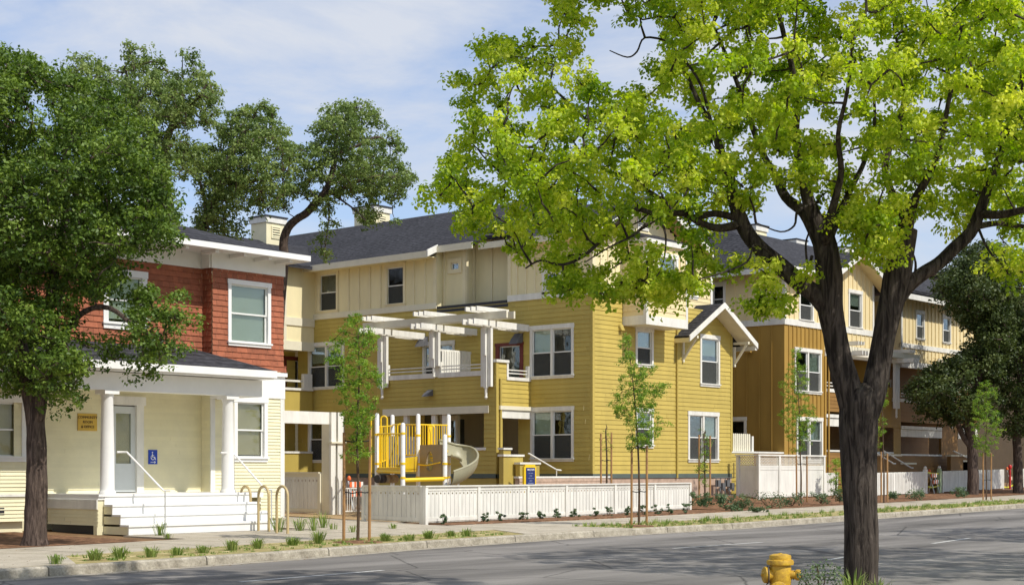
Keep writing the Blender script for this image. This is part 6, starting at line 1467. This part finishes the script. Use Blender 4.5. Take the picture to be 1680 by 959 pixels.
oak('tall grey green oak rising behind the red house, its high crown above the nearer oak', (*at(285, 700, 48).xy, .2),
    [([(290, 640), (288, 480), (283, 370), (275, 320), (268, 275), (272, 230), (292, 190), (300, 165), (290, 130)], [26, 22, 17, 15, 13, 12, 10, 7, 4], 48), ([(270, 250), (240, 210, .5), (215, 150, .8), (205, 110, 1)], [9, 7, 5, 3], 48), ([(296, 184), (325, 160, -.5), (338, 140, -.6)], [7, 5, 3], 48), ([(268, 275), (235, 250), (190, 200), (140, 130)], [8, 7, 5, 3], 48)],
    o_B, [[(228, 120), (240, 118), (243, 150), (230, 152)], [(300, 150), (315, 148), (318, 172), (300, 178)], [(262, 210), (285, 205), (282, 228), (262, 232)]], 48, 360, .34, 2.6, .30, 7, .17, 13, .10, LO2, 42, (.028, .008), tone=.1, gap=(.75, -.12))
o_C = [[(268, 262), (300, 238), (345, 240), (358, 205), (385, 180), (420, 166), (442, 172), (460, 190), (470, 222), (482, 262), (478, 300), (470, 330), (452, 345), (436, 360), (425, 345), (408, 360), (404, 390), (388, 400), (372, 385), (352, 400), (330, 392), (312, 385), (322, 355), (330, 330), (318, 290), (298, 270)]]
oak('spreading oak behind the red roof with a low forked trunk, left of the chimney', (*at(320, 700, 51).xy, .2),
    [([(300, 600), (310, 450), (326, 382), (342, 358), (352, 335), (362, 295), (382, 250), (405, 210), (420, 185)], [26, 24, 20, 16, 14, 12, 10, 7, 4], 51), ([(332, 374), (338, 350), (337, 330), (325, 290)], [11, 9, 7, 4], 51), ([(362, 300), (400, 300, -.5), (440, 290, -.8), (465, 280, -1)], [8, 7, 5, 3], 51)],
    o_C, [[(352, 352), (362, 345), (372, 372), (358, 380)], [(298, 284), (322, 280), (330, 335), (316, 372), (298, 368)], [(388, 330), (402, 325), (400, 345), (388, 348)]], 51, 330, .34, 2.4, .30, 7, .17, 13, .10, LO2, 43, (.028, .008), tone=.1, gap=(.8, -.1))
o_D = [[(448, 302), (455, 262), (470, 232), (492, 220), (512, 222), (516, 200), (532, 182), (556, 165), (580, 166), (612, 172), (622, 192), (642, 212), (650, 230), (668, 236), (666, 262), (682, 276), (692, 292), (688, 308), (668, 312), (662, 330), (648, 335), (650, 350), (656, 372), (642, 368), (632, 348), (618, 352), (608, 380), (592, 376), (590, 350), (575, 338), (552, 332), (548, 352), (562, 372), (548, 392), (538, 402), (542, 420), (534, 432), (522, 430), (518, 405), (526, 372), (520, 345), (505, 322), (486, 328), (470, 345), (455, 352), (444, 330)]]
oak('leaning oak with a bare curved trunk, between the chimneys above the yellow roof', (*at(452, 700, 54).xy, .2),
    [([(450, 640), (458, 520), (466, 430), (465, 398), (472, 375), (486, 360), (502, 350), (515, 336), (528, 322), (540, 300), (548, 270), (550, 245), (556, 215), (575, 190)], [20, 18, 15, 14, 13, 13, 13, 13, 12, 10, 9, 8, 6, 3], 54), ([(532, 320), (555, 312, -.5), (580, 300, -.8), (615, 290, -1), (650, 290, -1)], [9, 8, 6, 5, 3], 54), ([(545, 318), (570, 335, -1), (590, 350, -1.2), (600, 362, -1.3)], [4, 3, 2, 1.5], 54), ([(540, 300), (515, 280, .5), (495, 260, .8), (480, 250, 1)], [7, 5, 4, 2], 54), ([(550, 255), (585, 240), (620, 225), (640, 240)], [6, 5, 4, 3], 54), ([(533, 325), (540, 350, -.5), (535, 390, -.6), (532, 420, -.6)], [4, 3, 2, 1], 54)],
    o_D, [[(512, 300), (530, 296), (530, 318), (508, 318)], [(560, 318), (600, 322), (605, 345), (570, 335)], [(476, 285), (492, 280), (492, 300), (480, 305)]], 54, 330, .34, 2.3, .30, 7, .17, 12, .105, LO2, 44, (.022, .007), tone=.08, gap=(.8, -.12))
# dark trees at the right
o_E = [[(1530, 470), (1560, 440), (1580, 410), (1610, 400), (1640, 405), (1665, 440), (1668, 560), (1650, 640), (1640, 700), (1620, 690), (1590, 690), (1560, 712), (1545, 690), (1530, 690), (1505, 690), (1495, 640), (1515, 610), (1545, 600), (1560, 585), (1590, 570), (1595, 545), (1560, 520), (1545, 500)]]
p = at(1596, 700, 70)
oak('dark evergreen oak behind the long picket fence, standing before the end of the ochre house', (*p.xy, .5),
    [([(1596, 812), (1596, 760), (1594, 720), (1588, 690), (1600, 640), (1615, 560), (1610, 480)], [20, 17, 16, 15, 12, 9, 5], 70), ([(1594, 735), (1580, 715), (1572, 695), (1560, 660), (1540, 640)], [10, 9, 8, 6, 4], 70)],
    o_E, [[(1555, 520), (1575, 515), (1590, 540), (1570, 560)]], 70, 400, .50, 3.6, .50, 9, .30, 17, .14, LD, 45, (.03, .008), tone=.0, gap=(.5, -.12))
o_F = [[(1640, 440), (1690, 420), (1820, 400), (1850, 700), (1700, 715), (1668, 722), (1640, 715), (1625, 680), (1632, 600), (1630, 520)]]
p = at(1670, 700, 72)
oak('second dark evergreen oak with an upright trunk at the right edge', (*p.xy, .5), [([(1670, 810), (1670, 760), (1668, 710), (1672, 640), (1680, 560)], [17, 15, 14, 11, 7], 72)],
    o_F, [], 72, 330, .55, 3.8, .55, 9, .32, 15, .15, LD, 46, (.03, .008), tone=-.02)

# far woods closing the view behind the houses
def far_tree(u, v, h, r, label, seed, m_=None):
    t = thing('far_tree', label, 'tree', (u, v, 0), 'trees far behind the houses'); b = MB(); b.tube([(u, v, -.1), (u, v, h * .7)], [.3, .12], 8); b.build('trunk', BARKO, t)
    g = np.random.default_rng(seed); P = []
    while len(P) < 90:
        q = g.uniform(-1, 1, 3)
        if np.linalg.norm(q) > 1: continue
        P.append([u + q[0] * r, v + q[1] * r, h * .6 + q[2] * h * .4])
    C, R, tn = tufts_of(np.array(P), r * .16, 7, r * .09, seed); leaf_mesh('crown', C, R, 11, .30, m_ or LD, seed, tone=tn, parent=t, kind='stuff')
for k, (u, v, h, r, l) in enumerate(((112, 30, 11, 5, 'far dark tree closing the street, beyond the right edge'), (126, 34, 12, 6, 'far round tree where the street bends away'), (10, 62, 9, 5, 'low tree far behind the red house on the left'), (2, 50, 9, 5, 'tree behind the nearest oak, at the left edge'), (98, 48, 12, 5, 'far tree over the louvered building'))):
    far_tree(u, v, h, r, l, 60 + k)

# ------------------------------------------------------------------ young staked trees
STK = mat('stake_wood', (.40, .22, .09), .8, .2, 6); TIE = mat('tie_black', (.02, .02, .02), .6)
def young(pxl, pxt, pxr_, pyb, pytop_st, label, crown, t, npad, seed, zg=None, ys=(), stem_top=None, leafm=None, dens=1.0, group='young trees tied between wooden stakes'):
    g0 = at(pxt, pyb, t); zg = EYE - (pyb - HZ) * t / FOC; x, y = g0.x, g0.y
    o = thing('young_tree', label, 'tree', (x, y, zg), group)
    topz = EYE + (HZ - pytop_st) * t / FOC
    for px in (pxl, pxr_):
        p = at(px, pyb, t); MB().tube([(p.x, p.y, zg - .02), (p.x + RND.uniform(-.02, .02), p.y, topz + RND.uniform(-.05, .05))], [.032, .030], 8).build('stake', STK, o)
    b = MB(); st = stem_top or (pxt, (crown[0][1] + 20)); tp_ = at(st[0], st[1], t)
    f, r = limb(b, [(x, y, zg - .05), (x + .02, y, zg + .9), (x - .01, y + .02, topz), ((x + tp_.x) / 2 + .04, (y + tp_.y) / 2, (topz + tp_.z) / 2), tuple(tp_)], [.035, .028, .024, .016, .006], None, 8, .1, seed); b.build('trunk', BARKY, o)
    for pyy in ys:
        z = EYE + (HZ - pyy) * t / FOC; a = at(pxl, pyb, t); c = at(pxr_, pyb, t)
        MB().tube([(a.x, a.y, z), ((a.x + x) / 2, (a.y + y) / 2 - .05, z - .03), (x, y - .04, z), ((c.x + x) / 2, (c.y + y) / 2 - .05, z - .02), (c.x, c.y, z)], .014, 6).build('tie_strap', TIE, o)
    P = sample_pads([crown], [], t, npad, seed, .12, .75, 1.5)
    b = MB(); twigs(b, f[int(len(f) * .45):], P, .009, .003, seed, 4, .1, 2.0); tag(b.build('twigs', BARKY, o), kind='stuff')
    C, R, tn = tufts_of(P, .10, 4, .085, seed, .3, .8); leaf_mesh('crown', C, R, int(11 * dens), .052, leafm or LY, seed, asp=.5, droop=.4, tone=tn, parent=o, kind='stuff')
    return o
young(564, 587, 606, 886, 706, 'staked young tree in front of the arbour, densest of the young trees', [(570, 515), (585, 508), (605, 530), (622, 560), (618, 590), (628, 620), (620, 650), (612, 690), (600, 720), (615, 745), (600, 765), (575, 760), (562, 740), (570, 700), (552, 665), (545, 640), (552, 610), (532, 590), (540, 560), (556, 545)], 31.4, 170, 71, ys=(722, 806), dens=1.1)
young(1036, 1048, 1061, 860, 733, 'staked young tree on the verge in front of the yellow corner', [(1022, 545), (1030, 540), (1040, 580), (1050, 605), (1075, 590), (1078, 600), (1065, 630), (1098, 628), (1100, 640), (1075, 660), (1085, 690), (1104, 682), (1103, 692), (1078, 712), (1070, 730), (1050, 745), (1030, 742), (1015, 728), (1030, 705), (1008, 680), (1000, 650), (1015, 640), (1020, 610), (1010, 590)], 40.2, 210, 72, ys=(733, 805), stem_top=(1030, 560), dens=1.1)
young(986, 995, 1003, 800, 708, 'bare little tree between two stakes behind the white fence', [(990, 700), (1003, 705), (1006, 740), (990, 760), (983, 730)], 50, 9, 73, ys=(754,), stem_top=(994, 695), dens=.35)
young(1147, 1156, 1165, 828, 715, 'thin young tree before the ground floor window of the yellow gable wing', [(1150, 700), (1165, 712), (1170, 740), (1160, 770), (1160, 800), (1148, 800), (1142, 770), (1148, 735)], 52.5, 45, 74, ys=(736, 771), stem_top=(1157, 705), dens=.6)
young(1307, 1314, 1324, 822, 745, 'young tree in front of the white lattice screen', [(1305, 560), (1312, 562), (1318, 590), (1332, 630), (1325, 650), (1345, 680), (1338, 700), (1330, 730), (1315, 745), (1298, 740), (1290, 715), (1275, 690), (1282, 660), (1270, 630), (1290, 610), (1296, 585)], 57, 210, 75, ys=(760,), stem_top=(1305, 570), dens=1.0)
young(1613, 1618, 1626, 822, 742, 'staked young tree at the far right in front of the long picket fence', [(1600, 640), (1618, 620), (1638, 640), (1640, 680), (1650, 700), (1632, 745), (1612, 755), (1598, 730), (1590, 690)], 62, 150, 76, ys=(786,), stem_top=(1618, 635), dens=1.1)
young(1446, 1450, 1456, 822, 742, 'young tree half hidden behind the big maple trunk', [(1436, 590), (1450, 600), (1458, 640), (1456, 690), (1448, 730), (1432, 740), (1430, 640)], 56, 60, 77, stem_top=(1444, 610), dens=1)
# ------------------------------------------------------------------ grass, shrubs
def tuft(px, py, hpx, n, label, seed, zg=None, wide=1.0, t=None, m_=None, name='grass_clump', cat='grass clump', group='grass clumps planted along the verge'):
    if t is None: zg = .16 if zg is None else zg; u, v = onG(px, py, zg); zg = zy(u, v) if v > kv(u) else zg; t = u * FW[0] + v * FW[1]
    p = at(px, py, t); zg = p.z; h = hpx * t / FOC; rg = random.Random(seed); b = MB()
    for i in range(n):
        a = rg.random() * 6.283; l = h * rg.uniform(.6, 1.15); o = rg.uniform(0, .11); e = rg.uniform(.1, 1.0) * wide; x, y = p.x + math.cos(a) * o, p.y + math.sin(a) * o; w_ = .003 + .0045 * t / 30; nx_, ny_ = -math.sin(a) * w_, math.cos(a) * w_
        pts = [(x, y, zg - .01), (x + math.cos(a) * l * e * .4, y + math.sin(a) * l * e * .4, zg + l * .65), (x + math.cos(a) * l * e, y + math.sin(a) * l * e, zg + l * (1 - e * .35))]
        k = len(b.v); b.v += [(pts[0][0] - nx_, pts[0][1] - ny_, pts[0][2]), (pts[0][0] + nx_, pts[0][1] + ny_, pts[0][2]), (pts[1][0] + nx_, pts[1][1] + ny_, pts[1][2]), (pts[1][0] - nx_, pts[1][1] - ny_, pts[1][2]), pts[2]]
        b.f += [(k, k + 1, k + 2, k + 3), (k + 3, k + 2, k + 4)]
    o = b.build(name, m_ or LG, None, (p.x, p.y, zg)); me = o.data; at_ = me.attributes.new('tone', 'FLOAT', 'FACE'); at_.data.foreach_set('value', [rg.random() for _ in me.polygons]); tag(o, label, cat, group); return o
NEARN = [('below the oak trunk', 92, 924), ('left of the porch steps corner', 155, 917), ('under the left end of the porch steps', 197, 914), ('in line with the left handrail post', 247, 912), ('before the middle of the porch steps', 290, 909), ('under the right half of the porch steps', 333, 905), ('below the right end of the porch steps', 380, 901), ('in front of the right handrail', 422, 898), ('in front of the nearest bike hoop', 480, 893), ('left of the staked tree before the arbour', 522, 890)]
for k, (l, x, y) in enumerate(NEARN): tuft(x, y, RND.uniform(14, 27), RND.randint(60, 130), 'green grass clump on the straw verge ' + l, 100 + k, wide=1.1)
for k, (l, x, y) in enumerate((('just right of the near staked tree', 632, 886), ('below the fence corner post', 672, 885), ('right below the fence corner', 703, 882), ('below the first fence panel', 738, 878), ('beside the kerb ramp', 765, 878))): tuft(x, y, RND.uniform(9, 18), RND.randint(50, 90), 'green grass clump on the verge ' + l, 120 + k, wide=1.2)
def scatter_grass(name, u0, u1, n, hmin, hmax, label, seed):
    rg = random.Random(seed); b = MB(); tone = []
    for i in range(n):
        u = rg.uniform(u0, u1); k = kv(u); v = k + .2 + 1.8 * rg.betavariate(1.2, 1.2); z = zr(u) + .15; h = rg.uniform(hmin, hmax) * (1.2 if mnoise.noise(Vector((u * .8, v, 3))) > 0 else .55); t0 = rg.random()
        for j in range(8):
            a = rg.random() * 6.283; e = rg.uniform(.2, .9); nx_, ny_ = -math.sin(a) * .012, math.cos(a) * .012; x, y = u + rg.uniform(-.05, .05), v + rg.uniform(-.05, .05); q = len(b.v)
            b.v += [(x - nx_, y - ny_, z), (x + nx_, y + ny_, z), (x + math.cos(a) * h * e, y + math.sin(a) * h * e, z + h * (1 - e * .3))]; b.f.append((q, q + 1, q + 2)); tone.append(min(1, max(0, t0 + rg.gauss(0, .15))))
    o = b.build(name, LG, None, (u0, kv(u0), .15)); o.data.attributes.new('tone', 'FLOAT', 'FACE').data.foreach_set('value', tone); tag(o, label, 'grass', kind='stuff'); return o
scatter_grass('verge_grass', 30.8, 90, 1500, .06, .17, 'short patchy green grass on the verge beyond the kerb ramp', 9)
scatter_grass('verge_grass', 14, 27, 260, .03, .07, 'sparse dry grass on the straw verge at the left', 10)
def shrub(px, py, wpx, hpx, label, seed, m_=None, n=14, zg=None, name='shrub', leaf=.05, nper=26, group='low shrubs in the bark mulch', t=None):
    if t is None:
        zg = .2; 
        for _ in range(6): u, v = onG(px, py, zg); zg = zy(u, v)
        t = u * FW[0] + v * FW[1]
    p = at(px, py, t); w_ = wpx * t / FOC / 2; h = hpx * t / FOC; g = np.random.default_rng(seed)
    C = np.stack([p.x + g.uniform(-1, 1, n) * w_, p.y + g.uniform(-1, 1, n) * w_, p.z + .03 + g.random(n) * h], 1); R = np.full(n, max(.05, min(w_, h) * .45))
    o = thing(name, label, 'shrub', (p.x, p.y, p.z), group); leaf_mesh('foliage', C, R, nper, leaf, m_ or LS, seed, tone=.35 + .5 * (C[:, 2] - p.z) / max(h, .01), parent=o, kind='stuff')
    b = MB(); [b.tube([(p.x, p.y, p.z - .02), tuple(c)], [.012, .005], 4) for c in C[:6]]; b.build('stems', BARKY, o); return o
fl = ['beside the fence corner post', 'under the first fence panel', 'near the second fence post', 'under the second fence panel', 'right of the middle of the second panel', 'left of the third fence post', 'right of the third fence post', 'under the fourth fence panel', 'left of the young staked tree trunk', 'between the fence and the left stake', 'right of the staked tree', 'near the sixth fence post', 'under the last fence panel', 'at the right end of the fence']
for k, (x, l) in enumerate(zip((728, 794, 821, 858, 886, 916, 943, 976, 997, 1030, 1055, 1078, 1101, 1125), fl)): shrub(x, 861 - (x - 700) * .043, 13, 15, 'small green shrub in the mulch ' + l, 200 + k, n=9, nper=30, leaf=.055)
for k, (x, y, w_, h, l) in enumerate(((1150, 828, 26, 18, 'at the foot of the thin young tree'), (1188, 828, 30, 14, 'below the gas meters'), (1218, 832, 32, 18, 'left of the lattice screen corner'), (1262, 832, 56, 22, 'widest grey green one before the lattice screen'), (1300, 828, 30, 18, 'under the young tree by the lattice'), (1346, 824, 26, 14, 'near the right end of the lattice'), (1378, 822, 26, 18, 'just left of the maple trunk'), (1468, 818, 18, 10, 'in the mulch below the first picket run'), (1500, 818, 30, 14, 'beside the barricade'), (1575, 813, 22, 12, 'under the long picket fence'), (1200, 838, 30, 8, 'low creeping one by the pavement'), (1245, 840, 30, 8, 'flat one at the pavement edge'))):
    shrub(x, y, w_, h, 'green shrub in the bark bed ' + l, 230 + k, n=22, nper=26, leaf=.065)
shrub(1372, 806, 18, 52, 'narrow bright green conifer between the lattice screen and the maple', 260, LY, 60, leaf=.055, nper=30, name='conifer_shrub', group='upright plants', t=64)
for k, (x, y, h, l) in enumerate(((262, 878, 30, 'with upright orange tips left of the steps rail'), (275, 882, 10, 'low one before the step rail post'), (456, 872, 34, 'spiky one by the nearest bike hoop'), (492, 870, 26, 'beside the nearest bike hoop'), (515, 870, 30, 'left of the walk to the arbour'), (530, 866, 30, 'close to the arbour walk'), (546, 868, 14, 'low one by the arbour walk'), (580, 872, 14, 'low one behind the staked tree'), (645, 866, 10, 'tiny one beside the front walk'))):
    u, v = onG(x, y, .17)
    tuft(x, y, h, 30, 'garden plant ' + l, 300 + k, name='strap_plant', cat='plant', group='spiky plants by the porch', m_=LG)
# soft plants under the maple, near the hydrant
p = at(1404, 985, 14.2); tuft(1400, 990, 58, 70, 'tall grass at the foot of the big maple', 330, t=14.1, wide=.7, name='tall_grass', cat='grass', group='plants at the maple foot')
tuft(1440, 985, 45, 26, 'thin grass right of the maple foot', 331, t=14.1, wide=.6, name='tall_grass', cat='grass', group='plants at the maple foot')
shrub(1345, 985, 62, 55, 'dark small leaved weed between the hydrant and the maple', 332, LS, 26, name='weed_shrub', leaf=.028, nper=26, group='plants at the maple foot', t=13.6)
# little mulch rings and fallen bits on the pavement
for k, (x, y) in enumerate(((587, 888), (1048, 862), (1618, 824))):
    zg = .16
    u, v = onG(x, y, zg); g = zr(u) + .165; o = MB().lathe((u, v, g - .03), [(.55, 0), (.45, .03), (.2, .05), (.001, .055)], 18).build('mulch_ring', MULCH); tag(o, ['red brown mulch ring round the near staked tree', 'red brown mulch ring round the staked tree by the yellow corner', 'mulch ring round the far staked tree at the right'][k], 'mulch', 'mulch rings')
rg = random.Random(5); b = MB()
for i in range(900):
    u = rg.uniform(10, 60); k = kv(u); v = k + rg.choice((rg.uniform(-.5, 0), rg.uniform(.2, 5.0))); z = (zr(u) + (.0 if v < k else .165)) + .01; s = rg.uniform(.01, .025); a = rg.random() * 6.28
    b.poly([(u + math.cos(a) * s, v + math.sin(a) * s, z), (u - math.sin(a) * s * .6, v + math.cos(a) * s * .6, z + .006), (u - math.cos(a) * s, v - math.sin(a) * s, z)])
tag(b.build('leaf_litter', mat('dry_leaf', (.25, .15, .07), .9, .3, 20)), 'dry leaf scraps on the pavement and in the gutter', 'litter', kind='stuff')
